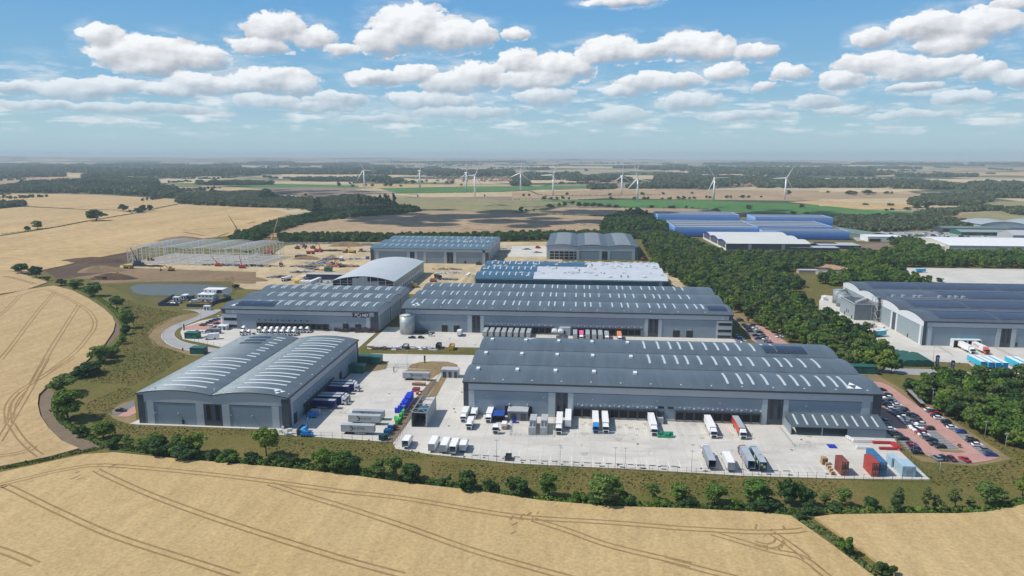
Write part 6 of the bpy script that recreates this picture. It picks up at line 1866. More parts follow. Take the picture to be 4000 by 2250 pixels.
for lb, k, pts, h_ in (('thin hedge across the upper-left wheat fields', 1, [(-60, 952), (500, 880), (900, 806), (1330, 735), (1790, 640)], 1.0), ('faint hedge between the two upper-left wheat fields', 1, [(0, 690), (240, 664), (600, 680), (860, 698), (1200, 706), (1330, 722)], .9),
                       ('dark hedge along the far side of the field with sown marks', 16, [(0, 505), (200, 510), (420, 518), (900, 530)], 2.2), ('dark hedge below the long green field', 16, [(900, 458), (1200, 460), (1520, 462), (1750, 485)], 2.5),
                       ('dark hedge left of the nearest turbine', 16, [(0, 386), (500, 386), (940, 386)], 2.5), ('hedge rising left of the green field', 16, [(30, 492), (250, 472), (450, 442)], 3.0),
                       ('hedge crossing the stubble below the turbines', 15, [(220, 402), (500, 430), (860, 436), (1000, 410), (1300, 405), (2000, 398), (2500, 386)], 2.5), ('hedge along the turbines field', 16, [(0, 320), (150, 318), (300, 355), (900, 352), (1250, 348)], 2.5)):
    hedge(lb, k, pts, h_, 5 if h_ > 2 else 2.5, L_DK, .9 if h_ > 2 else .6, 14)

# tufts of the uncut meadow on the banks round the estate
TU = [poly(7, [(-200, 960), (820, 1030), (2576, 1115), (2576, 1330), (1200, 1330), (-200, 1180)]), poly(8, [(0, 1115), (1300, 1175), (2576, 1225), (2576, 1420), (0, 1400)]), poly(9, [(1300, 1150), (1900, 1210), (2420, 1130), (2576, 1000), (2576, 1449), (1450, 1449)]),
      poly(9, [(1500, 500), (1980, 660), (2400, 940), (2576, 1000), (2450, 1100), (2000, 800)]), poly(6, [(-100, 1160), (600, 1180), (1500, 1230), (2100, 1400), (1200, 1449), (0, 1380)]), poly(5, [(0, 1320), (345, 1330), (2400, 1390), (2300, 1449), (0, 1449)]),
      poly(13, [(1200, 420), (1600, 560), (2050, 640), (1750, 800), (1660, 900), (1780, 1000), (2100, 1110), (1700, 1380), (1450, 1449), (900, 1400), (1150, 1250), (1420, 950), (1500, 800), (1400, 600)]), poly(20, [(600, 330), (900, 200), (1000, 250), (830, 330), (800, 420), (930, 480), (980, 520), (700, 480)])]
S1, S2 = [], []
for P in TU:
    for p in scatter(P, 1.15, .5, 20000): (S1 if rng.random() < .68 else S2).append(p)
for nm, S, mt in (('meadow_tufts', S1, m_tuft), ('meadow_tufts', S2, m_tuftg)):
    c = np.array([(x, y, rng.uniform(.03, .2)) for x, y in S]); n_ = nrng.normal(0, 1, (len(c), 3)); n_[:, 2] = abs(n_[:, 2]) * 2.2 + .5
    o = bpy.data.objects.new(nm, quad_mesh(nm, quads_np(c, n_, .42), mt)); COL.objects.link(o); tag(o, kind='stuff')
# ---------------------------------------------------------------- vehicles (front faces -Y in their own axes)
PAINT = {'white': m_white, 'black': M('black_car_paint', (.012, .012, .014), .25, .05, coat=.5), 'navy': M('navy_car_paint', (.012, .022, .075), .25, .05, coat=.5), 'silver': M('silver_car_paint', (.36, .39, .42), .3, .05, .5, .5),
         'grey': M('grey_car_paint', (.10, .115, .13), .3, .05, .5, .4), 'red': M('red_car_paint', (.42, .02, .025), .3, .05, coat=.5), 'maroon': M('maroon_car_paint', (.09, .014, .018), .3, .05, coat=.5), 'blue': M('blue_car_paint', (.015, .055, .30), .3, .05, coat=.5)}
m_lamp = M('headlamp_glass', (.6, .62, .65), .15)
m_curt = M('grey_trailer_curtain', (.40, .405, .39), .6, .06, .3)
m_navyc = M('navy_trailer_curtain', (.008, .016, .12), .5, .08, .3)
m_troof = M('grey_trailer_roof', (.36, .40, .43), .45, .06, .2)
m_tealb = M('turquoise_trailer', (.02, .42, .60), .4, .05)
m_tealr = M('teal_blue_door', (.02, .17, .38), .45, .08)


def wheels(par, ys, r=.5, w=.3, half=1.05):
    for y in ys:
        for s in (-1, 1):
            mb = MB(); mb.cyl((s * (half - w), y, r), (s * half, y, r), r, n=12); o = mb.obj('wheel', m_rubber, par)


def cab_parts(par, col, y=0., h=3.1, defl=.75, w=1.22, front=None):
    mb = MB()
    pr = [(y, .45), (y - .05, 1.25), (y + .12, 1.75), (y + .38, h - .15), (y + .6, h), (y + 2.1, h), (y + 2.1, .75), (y + 1.75, .75), (y + 1.65, 1.05), (y + 1.0, 1.05), (y + .9, .45)]
    mb.profile(pr[::-1], -w, w, 'x' if False else 'x') if False else None
    vs = [(-w, a, z) for a, z in pr] + [(w, a, z) for a, z in pr]; n = len(pr)
    mb.add(vs, [(i, n + i, n + (i + 1) % n, (i + 1) % n) for i in range(n)] + [tuple(range(n)), tuple(range(2 * n - 1, n - 1, -1))])
    if defl:
        vs = [(-w + .1, y + .7, h), (w - .1, y + .7, h), (w - .1, y + 2.05, h), (-w + .1, y + 2.05, h), (-w + .25, y + 1.5, h + defl), (w - .25, y + 1.5, h + defl), (w - .15, y + 2.05, h + defl), (-w + .15, y + 2.05, h + defl)]
        mb.add(vs, [(0, 1, 5, 4), (4, 5, 6, 7), (0, 4, 7, 3), (1, 2, 6, 5), (2, 3, 7, 6)])
    c = mb.obj('cab', col, par)
    f = lambda z: (y + .12 + (z - 1.75) / (h - 1.9) * .26) - .03
    mb = MB(); mb.add([(-w + .06, f(1.72), 1.72), (w - .06, f(1.72), 1.72), (w - .1, f(h - .2), h - .2), (-w + .1, f(h - .2), h - .2)], [(0, 1, 2, 3)]); mb.obj('windscreen', m_glass, c)
    mb = MB(); mb.box(-w * .72, w * .72, y - .10, y - .04, .55, 1.5); mb.obj('grille', m_black, c)
    for s in (-1, 1):
        mb = MB(); mb.box(s * w * .8 - .16, s * w * .8 + .16, y - .09, y - .02, .6, .82); mb.obj('headlight', m_lamp, c)
        mb = MB(); mb.box(s * (w + .015) - .012, s * (w + .015) + .012, y + .55, y + 1.45, 1.85, h - .5); mb.obj('side_window', m_glass, c)
        mb = MB(); mb.box(s * (w + .16) - .07, s * (w + .16) + .07, y + .1, y + .25, 1.7, 2.5); mb.obj('mirror', m_black, c)
    return c


def box_body(par, y0, y1, z0, z1, side, roof, rear=None, open_rear=False, front=None, w=1.275, name='box_body', band=None):
    mb = MB()
    if open_rear:
        mb.box(-w, -w + .06, y0, y1, z0, z1, 0); mb.box(w - .06, w, y0, y1, z0, z1, 0); mb.box(-w + .06, w - .06, y0, y0 + .06, z0, z1, 0); mb.box(-w + .06, w - .06, y0 + .06, y1, z0, z0 + .08, 0)
        mb.box(-w, w, y0, y1, z1 + .001, z1 + .06, 1)
    else: mb.box(-w, w, y0, y1, z0, z1, 0, top=1)
    b = mb.obj(name, [side, roof], par)
    if open_rear:
        mb = MB(); mb.box(-w + .07, w - .07, y0 + .3, y0 + .4, z0 + .1, z1 - .05); mb.obj('bulkhead', m_black, b)
    else:
        for s in (-1, 1):
            mb = MB(); mb.box(min(0.02 * s, s * (w - .06)), max(.02 * s, s * (w - .06)), y1, y1 + .05, z0 + .1, z1 - .1); mb.obj('rear_door', rear or side, b)
    mb = MB()
    for s in (-1, 1): mb.box(s * (w - .02) - .04, s * (w - .02) + .04, y0, y1, z0 - .12, z0)
    mb.box(-w + .06, w - .06, y0, y1, z0 - .14, z0 - .002); mb.obj('side_rail', m_dkgrey, b)
    return b


def trailer_parts(par, y0, L=13.6, side=m_curt, roof=m_troof, z1=4.0, text=None, legs=True, **kw):
    b = box_body(par, y0, y0 + L, 1.2, z1, side, roof, name='trailer_body', **kw)
    mb = MB(); mb.box(-.5, .5, y0 + .8, y0 + L - .4, .85, 1.05); mb.obj('chassis', m_dkgrey, par)
    wheels(par, [y0 + L - 2.2, y0 + L - 3.5, y0 + L - 4.8])
    if legs:
        mb = MB(); mb.box(-1.0, -.85, y0 + 2.6, y0 + 2.75, .1, 1.0); mb.box(.85, 1.0, y0 + 2.6, y0 + 2.75, .1, 1.0); mb.box(-.85, .85, y0 + 2.62, y0 + 2.72, .5, .62); mb.obj('landing_legs', m_dkgrey, par)
    for s in (-1, 1):
        mb = MB(); mb.box(s * 1.2 - .03, s * 1.2 + .03, y0 + 3.6, y0 + L - 5.6, .5, .95); mb.obj('side_guard', m_ltgrey, par)
    if text:
        s = -1 if text[1] < 0 else 1
        lettering(text[0], 1.35, m_dkgrey, b, (s * 1.30, y0 + L * .5, 2.75), (math.pi / 2, 0, math.pi / 2 * s), space=1.6)
        mb = MB()
        for i in range(14):
            a0, a1 = .9 + i * .3, .9 + (i + 1) * .3; w0 = .03 + .16 * math.sin(math.pi * i / 14)
            P = [(s * 1.29, y0 + L * .5 - s * 2.9 + s * r_ * math.cos(a) * -1, 2.65 + r_ * math.sin(a)) for a, r_ in ((a0, 1.0 - w0), (a0, 1.0 + w0), (a1, 1.0 + w0), (a1, 1.0 - w0))]
            mb.add(P, [(0, 1, 2, 3), (3, 2, 1, 0)])
        mb.obj('ring_mark', m_dkgrey, b)
    return b


def veh(name, k, px, py, rz, label, cat, group, zz=.18):
    x, y = g(k, px, py)
    return empty(name, (x, y, zz), rz, label, cat, group)


def artic(k, px, py, rz, label, cab=m_white, side=m_white, roof=m_white, group='lorries in the yards', nose=True, **kw):
    """articulated lorry; pixel = middle of the cab front on the ground (nose) or of the trailer rear"""
    r = veh('articulated_lorry', k, px, py, rz, label, 'lorry', group)
    o = 0. if nose else -16.2
    cab_parts(r, cab, o); wheels(r, [o + 1.35, o + 4.3])
    mb = MB(); mb.box(-.45, .45, o + .8, o + 5.4, .7, .95); mb.obj('tractor_chassis', m_dkgrey, r)
    trailer_parts(r, o + 2.7, 13.5, side, roof, legs=False, **kw)
    return r


def trailer(k, px, py, rz, label, group='parked trailers', nose=True, L=13.6, **kw):
    r = veh('semi_trailer', k, px, py, rz, label, 'trailer', group)
    trailer_parts(r, 0 if nose else -L, L, **kw)
    return r


def rigid(k, px, py, rz, label, L=7., nose=True, side=m_white, cab=m_white, group='box trucks in the yard', h=3.7, **kw):
    r = veh('box_truck', k, px, py, rz, label, 'truck', group)
    o = 0. if nose else -(2.3 + L)
    cab_parts(r, cab, o, 2.75, .6, 1.15); box_body(r, o + 2.3, o + 2.3 + L, 1.05, h, side, side, **kw)
    wheels(r, [o + 1.3, o + L - .2] + ([o + L - 1.4] if L > 7.5 else []))
    mb = MB(); mb.box(-.45, .45, o + .8, o + L + 2, .7, .88); mb.obj('chassis', m_dkgrey, r)
    return r


def tractor(k, px, py, rz, label, col=m_white, group='tractor units'):
    r = veh('tractor_unit', k, px, py, rz, label, 'truck', group)
    cab_parts(r, col); wheels(r, [1.35, 4.6]); mb = MB(); mb.box(-.45, .45, .8, 5.7, .7, .95); mb.obj('chassis', m_dkgrey, r)
    mb = MB(); mb.cyl((0, 4.5, .95), (0, 4.5, 1.15), .55, n=12); mb.obj('fifth_wheel', m_black, r)
    return r


def van(k, px, py, rz, label, col=m_white, stripes=False, group='vans'):
    r = veh('panel_van', k, px, py, rz, label, 'van', group)
    pr = [(-2.8, .4), (-2.85, 1.0), (-1.9, 1.35), (-1.15, 2.35), (-.7, 2.5), (2.8, 2.5), (2.85, .4)]; n = len(pr); w = 1.0
    mb = MB(); mb.add([(-w, a, z) for a, z in pr] + [(w, a, z) for a, z in pr], [(i, n + i, n + (i + 1) % n, (i + 1) % n) for i in range(n)] + [tuple(range(n)), tuple(range(2 * n - 1, n - 1, -1))])
    b = mb.obj('body', col, r)
    mb = MB(); mb.add([(-.88, -1.92, 1.42), (.88, -1.92, 1.42), (.82, -1.25, 2.28), (-.82, -1.25, 2.28)], [(0, 1, 2, 3)]); mb.obj('windscreen', m_glass, b)
    for s in (-1, 1):
        mb = MB(); mb.box(s * 1.01 - .012, s * 1.01 + .012, -1.35, -.5, 1.45, 2.1); mb.obj('side_window', m_glass, b)
    wheels(r, [-1.85, 1.75], .36, .24, .98)
    if stripes:
        mb = MB()
        for i in range(6): mb.box(-1 + i / 3, -1 + (i + 1) / 3, 2.86, 2.9, .55, 1.5, i % 2)
        mb.obj('chevrons', [m_yellow, m_red], b)
    return r


# --- the big front yard
P = math.pi
rigid(7, 190, 492, 0, 'white box truck facing the viewer, farthest left before the nearest warehouse', 8.0)
rigid(7, 316, 452, 0, 'small white box truck parked behind the short one at far left', 4.4, h=3.2)
rigid(7, 262, 588, 0, 'short white box truck nearest the viewer in the far-left group', 5.0, h=3.3)
rigid(7, 506, 500, 0, 'white box truck parked alone left of the blue-roofed shelter', 8.2)
tractor(7, 597, 640, 0, 'white tractor unit without trailer in front of the plant compound')
van(7, 712, 548, P, 'white van with red and yellow chevrons on its back', stripes=True)
artic(7, 1392, 650, 0, 'white articulated lorry docked nearest the plant compound, cab facing out')
trailer(7, 1508, 575, 0, 'white refrigerated trailer without cab beside the compound lorry', side=m_white, roof=m_white)
artic(7, 1860, 632, 0, 'docked white trailer with a bright blue cab', cab=m_skyblue)
artic(7, 1985, 634, 0, 'white articulated lorry docked right beside the blue-cabbed one')
artic(8, 180, 664, 0, 'white articulated lorry docked beside the stacked green crates')
artic(8, 930, 696, 0, 'white articulated lorry docked between empty dock doors, right of the middle')
artic(8, 1300, 708, 0, 'red-sided articulated lorry with a white and red cab', cab=m_white, side=M('bright_red_side', (.55, .04, .02), .4), roof=m_troof)
rigid(6, 1715, 1312, P, 'white box truck with open back, alone by the fence', 5.6, nose=False, open_rear=True, h=3.5)
rigid(6, 2045, 1358, P, 'white box truck with shut back, leftmost of the four in a row', 8.2, nose=False, rear=m_ltgrey)
rigid(6, 2195, 1372, P, 'white box truck, second of the four in a row by the fence', 7.8, nose=False, rear=m_pil)
rigid(6, 2308, 1392, P, 'white box truck with open dark back in the row of four', 8.2, nose=False, open_rear=True)
rigid(6, 2435, 1358, P, 'shorter white box truck, rightmost of the four in a row', 5.2, nose=False, h=3.3, rear=m_pil)
artic(8, 905, 1100, P, 'grey-roofed lorry parked at the fence with open dark rear', side=M('slate_side', (.2, .22, .25), .5), roof=m_troof, nose=False, open_rear=True)
rigid(8, 1142, 1122, P, 'all-white lorry parked between the grey trailers at the fence', 9.6, nose=False, rear=m_ltgrey, h=3.9)
artic(8, 1398, 1108, P, 'grey-roofed lorry with maroon cab and orange disc on its side', cab=M('maroon_cab', (.2, .03, .04), .4), side=M('pale_slate_side', (.24, .3, .4), .5), roof=m_troof, nose=False, open_rear=True)
a_ = artic(8, 1542, 1122, P, 'dark blue lorry with pale green discs, rightmost of the parked ones', cab=M('teal_cab', (.1, .35, .4), .4), side=M('deep_blue_side', (.012, .03, .13), .45), roof=m_troof, nose=False)
m_lime = M('lime_disc', (.42, .58, .12), .5); m_orgd = M('orange_disc', (.75, .3, .06), .5)
ab = [c for c in a_.children if c.name.startswith('trailer_body')][0]
for yy, zz, rr in ((-3, 2.4, 1.1), (-7, 2.7, 1.1)):
    mb = MB(); mb.cyl((1.29, yy, zz), (1.30, yy, zz), rr, n=20); mb.obj('disc_mark', m_lime, ab)
for xx, zz in ((-.5, 2.2), (.5, 3.0)):
    mb = MB(); mb.cyl((xx, .06, zz), (xx, .07, zz), .5, n=18); mb.obj('disc_mark', m_lime, ab)
cab8 = [o for o in bpy.data.objects if o.get('label', '').startswith('grey-roofed lorry with maroon')][0]
mb = MB(); mb.cyl((1.29, -6, 2.6), (1.30, -6, 2.6), 1.0, n=20); mb.obj('disc_mark', m_orgd, [c for c in cab8.children if c.name.startswith('trailer_body')][0])

# --- the yard beside the twin-vaulted shed (trailers back up to its right side)
E1 = P / 2
for i, (px, py, has, lb) in enumerate(((845, 795, 0, 'navy trailer without cab, nearest at the twin-vaulted shed docks'), (985, 745, 1, 'navy trailer with white cab, second from the viewer at the side docks'),
                                       (1020, 712, 1, 'navy trailer with white cab, third from the viewer at the side docks'), (1010, 612, 0, 'navy trailer without cab in the middle of the side docks'),
                                       (1140, 580, 1, 'navy trailer with white cab, second farthest at the side docks'), (1120, 545, 1, 'farthest navy trailer with white cab at the side docks'))):
    if has: artic(6, px, py, E1, lb, side=m_navyc, roof=m_troof, group='lorries at the side docks')
    else: trailer(6, px, py, E1, lb, 'lorries at the side docks', side=m_navyc, roof=m_troof)
for i, (px, py, lb) in enumerate(((1335, 1120, 'grey curtain trailer with name and ring mark, nearest the fence'), (1412, 995, 'grey curtain trailer with ring mark, middle of the three parked together'),
                                  (1455, 935, 'grey curtain trailer half hidden behind the middle one'), (2028, 440, 'grey curtain trailer with ring mark by the gate verge'))):
    trailer(6, px, py, E1, lb, 'grey curtain trailers', side=m_curt, roof=m_troof, text=('MAXIM', -1))
van(6, 565, 875, -E1, 'pale grey van beside the side loading door of the twin-vaulted shed', M('pale_blue_grey_van', (.40, .44, .48), .35))

# --- lorries before the left middle warehouse
for i, x in enumerate((1632, 1710, 1785, 1858, 1935, 2008, 2080, 2155, 2235)):
    tractor(17, x, 812, -R(32), 'white tractor unit, %s from the left along the black docks' % ORD[i], group='tractor units in the left yard')
tractor(17, 1435, 800, -R(32), 'white tractor unit parked alone by the ramp, left of the docks row', group='tractor units in the left yard')
for i, x in enumerate((1420, 1500, 1690, 1765, 1840, 1915, 1990, 2065)):
    tractor(17, x, 848, -R(32), 'white tractor unit in the half hidden rear row, %s from the left' % ORD[i], group='tractor units in the left yard')
rigid(17, 965, 895, -E1 * .75, 'white lorry parked beside the green cabin in the left yard', 6)

# --- trailers at the long middle warehouse
for i, x in enumerate((-58, 68, 160, 245, 340, 425, 512, 604)):
    X, Y = g(23, x, 252); X = -56.6 + 3.86 * i
    r = empty('semi_trailer', (X, 417.5, .18), 0, 'pale grey trailer at the middle docks, %s from the left of the eight' % ORD[i], 'trailer', 'trailers at the middle docks'); trailer_parts(r, 0, 11.4, m_curt, m_troof)
for X, kind, lb in ((-1.0, 't', 'pale grey trailer left of the pink lorry'), (2.86, 'pink', 'lorry with a bright pink body and white cab'), (6.7, 't', 'pale grey trailer right beside the pink lorry'), (10.6, 't', 'pale grey trailer second to the right of the pink lorry'),
                    (14.4, 't', 'pale grey trailer third to the right of the pink lorry'), (18.3, 'w', 'grey lorry with a white cab between pink and orange'), (26.0, 'orange', 'lorry with an orange body and white cab')):
    if kind == 't':
        r = empty('semi_trailer', (X, 417.0, .18), 0, lb, 'trailer', 'trailers at the middle docks'); trailer_parts(r, 0, 11.8, m_curt, m_troof)
    else:
        m_ = {'pink': M('pink_body', (.75, .13, .34), .5), 'orange': M('orange_body', (.78, .25, .10), .5), 'w': m_curt}[kind]
        r = empty('box_truck', (X, 416.0, .18), 0, lb, 'lorry', 'lorries at the middle docks'); cab_parts(r, m_white, 0, 2.75, .6, 1.15); box_body(r, 2.3, 12.4, 1.05, 3.7, m_, m_ if kind != 'w' else m_troof); wheels(r, [1.3, 8.6, 9.9])
rigid(3, 805, 822, P, 'small flat white lorry loading scaffold beside the ramp', 5)

# --- at the solar warehouse
a_ = artic(28, 1290, 548, 0, 'white lorry with white cab docked at the solar warehouse pods', side=m_white)
a_ = artic(28, 1650, 560, 0, 'white lorry with orange-red cab and red letters, docked at the solar warehouse', cab=M('coral_cab', (.70, .12, .06), .4), side=m_white)
lettering('SEDRA', 2.0, m_red, [c for c in a_.children if c.name.startswith('trailer_body')][0], (-1.29, 9.5, 2.7), (math.pi / 2, 0, -math.pi / 2))
for i, (px, py) in enumerate(((1540, 918), (1735, 935), (1915, 945), (2100, 948), (2520, 962), (2720, 970))):
    r = trailer(28, px, py, P, 'turquoise-sided white-roofed trailer, %s from the left by the entrance' % ORD[i], 'turquoise trailers', nose=False, L=13.6, side=m_tealb, roof=m_white, rear=m_tealr)
trailer(10, 690, 860, P * .62, 'turquoise trailer half hidden by trees beside the solar warehouse', 'turquoise trailers', nose=False, L=8, side=m_tealb, roof=m_white)
trailer(12, 1330, 1175, E1 * 1.1, 'lone turquoise trailer on the big pale yard at the right', 'turquoise trailers', L=9, side=m_tealb, roof=m_white)
van(10, 660, 730, R(55), 'grey van on the apron beside the stair tower', m_ltgrey); van(10, 790, 770, R(70), 'white pick-up van on the apron left of the solar warehouse')

# ---------------------------------------------------------------- cars
def car_proto(col, kind):
    o = empty('parked_car', (0, 0, -600))
    L, hz, top = {'hatch': (2.0, .92, 1.46), 'saloon': (2.3, .92, 1.42), 'suv': (2.25, 1.05, 1.72)}[kind]
    w = .9
    pr = [(-L, .32), (-L - .04, .62), (-L + .15, .78), (-L * .48, hz), (L - .12, hz + .04), (L, .75), (L - .02, .32)]; n = len(pr)
    mb = MB(); mb.add([(-w, a, z) for a, z in pr] + [(w, a, z) for a, z in pr], [(i, n + i, n + (i + 1) % n, (i + 1) % n) for i in range(n)] + [tuple(range(n)), tuple(range(2 * n - 1, n - 1, -1))])
    b = mb.obj('body', PAINT[col], o)
    r0 = {'hatch': L - .12, 'saloon': L * .68, 'suv': L - .08}[kind]; r1 = {'hatch': L * .68, 'saloon': L * .35, 'suv': L * .85}[kind]
    lo = [(-.84, -L * .46, hz), (.84, -L * .46, hz), (.84, r0, hz + .03), (-.84, r0, hz + .03)]; hi = [(-.64, -L * .10, top), (.64, -L * .10, top), (.64, r1, top), (-.64, r1, top)]
    mb = MB(); mb.add(lo + hi, [(0, 1, 5, 4), (1, 2, 6, 5), (2, 3, 7, 6), (3, 0, 4, 7)]); mb.obj('windows', m_glass, o)
    mb = MB(); mb.add([(x * 1.02, y, z + .002) for x, y, z in hi] + [(x * .94, y, z + .05) for x, y, z in hi], [(0, 1, 5, 4), (1, 2, 6, 5), (2, 3, 7, 6), (3, 0, 4, 7), (4, 5, 6, 7)]); mb.obj('roof_panel', PAINT[col], o)
    wheels(o, [-L * .62, L * .6], .32, .2, .88)
    mb = MB()
    for s in (-.65, .65): mb.box(s - .16, s + .16, -L - .05, -L + .05, .58, .72)
    mb.obj('headlights', m_lamp, o)
    index_children(o)
    return [o, False]


CARS = {}
def car(k, px, py, col, rz, label, group, kind=None, z=.11):
    kind = kind or rng.choice(('hatch', 'hatch', 'saloon', 'suv'))
    p = CARS.setdefault((col, kind), None) or car_proto(col, kind); CARS[(col, kind)] = p
    x, y = g(k, px, py)
    if not p[1]: o = p[0]; p[1] = True; o.location = (x, y, z); o.rotation_euler.z = rz
    else: o = copy_tree(p[0], (x, y, z), rz)
    return tag(o, label, 'car', group)


def row(k, lst, where, rz, group, z=.11, dy=14, word='car'):
    L = sorted(lst, key=lambda a: -a[1]); c = {}
    for px, py, col in L:
        i = c.get(col, 0); c[col] = i + 1
        tot = sum(1 for a in L if a[2] == col)
        pos = '%s %s from the near end' % (ORD[i], col) if tot > 1 else 'only %s' % col
        car(k, px, py + dy, col, rz + rng.uniform(-.04, .04) + (P if rng.random() < .5 else 0), ('%s %s %s, %s' % (ORD[i] + ' nearest', col, word, where)) if tot > 1 else 'only %s %s, %s' % (col, word, where), group, z=z)


row(9, [(790, 235, 'black'), (850, 295, 'grey'), (860, 335, 'white'), (905, 370, 'black'), (830, 415, 'black'), (800, 385, 'grey'), (940, 400, 'silver'), (985, 430, 'white'), (900, 455, 'navy'), (920, 485, 'white'), (930, 505, 'silver'), (975, 530, 'navy'),
        (1010, 550, 'black'), (1040, 580, 'white'), (1080, 605, 'silver'), (1095, 630, 'silver'), (1125, 655, 'silver'), (1190, 700, 'white'), (1215, 725, 'white'), (1250, 750, 'white'), (1275, 775, 'red'), (1320, 805, 'white'), (1350, 835, 'silver'), (1405, 865, 'black'), (1460, 920, 'grey'), (1525, 955, 'black')],
    'staff car park double row, left side', E1, 'cars in the staff car park')
row(9, [(1060, 480, 'maroon'), (1075, 505, 'black'), (1130, 540, 'silver'), (1185, 560, 'black'), (1205, 590, 'black'), (1230, 610, 'grey'), (1255, 635, 'maroon'), (1270, 665, 'white'), (1385, 720, 'maroon')], 'staff car park double row, right side', E1, 'cars in the staff car park')
row(9, [(850, 680, 'grey'), (870, 702, 'black'), (905, 735, 'white'), (970, 790, 'grey'), (1050, 850, 'black'), (1165, 920, 'navy'), (1180, 945, 'red'), (1205, 980, 'navy'), (1235, 1022, 'black'), (790, 610, 'navy')], 'staff car park row against the warehouse', E1, 'cars in the staff car park')
row(9, [(1385, 490, 'white'), (1420, 510, 'black'), (1455, 535, 'red'), (1470, 565, 'black'), (1505, 590, 'white'), (1590, 640, 'black'), (1635, 685, 'navy'), (1670, 710, 'white'), (1780, 765, 'blue'), (1875, 850, 'silver'), (1920, 875, 'black'), (1990, 930, 'white'), (2090, 990, 'silver'), (2155, 1050, 'blue')],
    'staff car park row beside the wood', E1, 'cars in the staff car park')
row(9, [(1470, 1105, 'silver'), (1560, 1105, 'black'), (1665, 1115, 'maroon'), (1825, 1120, 'red')], 'staff car park short front row', R(12), 'cars in the staff car park', dy=6)
row(4, [(2060, 640, 'black'), (2065, 655, 'grey'), (2120, 710, 'black'), (2150, 735, 'black'), (2175, 760, 'grey'), (2195, 790, 'maroon'), (2260, 840, 'black'), (2285, 880, 'navy')], 'left row past the long middle warehouse', E1, 'cars beside the middle warehouse', dy=8)
row(4, [(2215, 715, 'grey'), (2255, 745, 'white'), (2290, 770, 'white'), (2310, 800, 'black'), (2340, 835, 'silver'), (2370, 865, 'maroon'), (2390, 890, 'white'), (2410, 915, 'grey'), (2430, 930, 'silver'), (2450, 945, 'red')], 'middle row past the long middle warehouse', E1, 'cars beside the middle warehouse', dy=8)
row(4, [(2045, 860, 'blue'), (2070, 885, 'navy'), (2090, 910, 'silver'), (2110, 930, 'white')], 'bays under the middle warehouse office corner', E1, 'cars beside the middle warehouse', dy=8)
row(4, [(2540, 830, 'silver'), (2560, 860, 'white')], 'right edge of the middle car park', E1, 'cars beside the middle warehouse', dy=8)
row(17, [(1150, 615, 'white'), (1118, 635, 'navy'), (1085, 650, 'blue'), (1050, 665, 'navy'), (1020, 682, 'maroon'), (960, 700, 'silver'), (938, 712, 'grey'), (1120, 690, 'black'), (1055, 728, 'white'), (1100, 742, 'black'), (1150, 725, 'grey')], 'upper bays of the left yard', E1, 'cars in the left yard', z=.22, dy=8)
row(17, [(1040, 775, 'grey'), (1000, 787, 'navy'), (975, 802, 'silver'), (935, 805, 'white'), (860, 798, 'navy'), (1165, 745, 'white')], 'lower bays of the left yard', E1, 'cars in the left yard', z=.22, dy=8)
car(5, 235, 1150, 'black', E1, 'lone black car in the bays left of the twin-vaulted shed', 'cars in the left yard', 'saloon', .13)
row(3, [(190, 865, 'navy'), (305, 865, 'black')], 'in front of the round water tank', E1, 'cars beside the middle warehouse', z=.2, dy=12)
car(3, 435, 850, 'white', E1, 'white car right of the two dark ones by the water tank', 'cars beside the middle warehouse', 'hatch', .2)
row(26, [(600, 590, 'white'), (705, 590, 'silver'), (760, 590, 'blue'), (840, 590, 'grey'), (980, 500, 'navy'), (1090, 500, 'black')], 'in the blue-hoarded site compound', 0, 'cars in the site compound', z=.05, dy=10)
van(26, 1260, 590, -R(60), 'white van parked before the site offices')
row(25, [(1240, 1020, 'white'), (1375, 1020, 'white'), (1440, 1020, 'silver'), (1530, 1015, 'grey'), (1590, 1010, 'white'), (1090, 1160, 'white'), (1130, 1180, 'silver'), (1010, 1210, 'white'), (1060, 1220, 'white'), (1230, 1200, 'white'), (1300, 1190, 'silver'), (1380, 1160, 'white'), (1430, 1180, 'grey')],
    'park beside the white arched shed', R(20), 'vans and cars of the builders', z=.2, dy=10)
yard = []
for i in range(64):
    px, py = rng.uniform(780, 2560), rng.uniform(662, 742)
    x, y = g(12, px, py)
    if 530 < x < 640 and y > 1030: continue
    yard.append((px, py, rng.choice(('white', 'white', 'silver', 'white', 'grey', 'maroon', 'navy'))))
for px, py, col in yard:
    o = car(12, px, py, col, rng.uniform(0, 3), '%s vehicle in the crowded yard beside the green-sided shed' % col, 'vehicles in the crowded yard', 'suv', .2)
    s = rng.uniform(1.1, 1.7); o.scale = (s, s, s)
car(16, 545, 515, 'white', E1, 'white vehicle on the road behind the field with sown marks', 'vehicles on the far road', 'suv', .1).scale = (1.6, 1.6, 1.6)
car(16, 360, 510, 'silver', E1, 'silver vehicle among bushes on the far field road', 'vehicles on the far road', 'suv', .1).scale = (1.6, 1.6, 1.6)
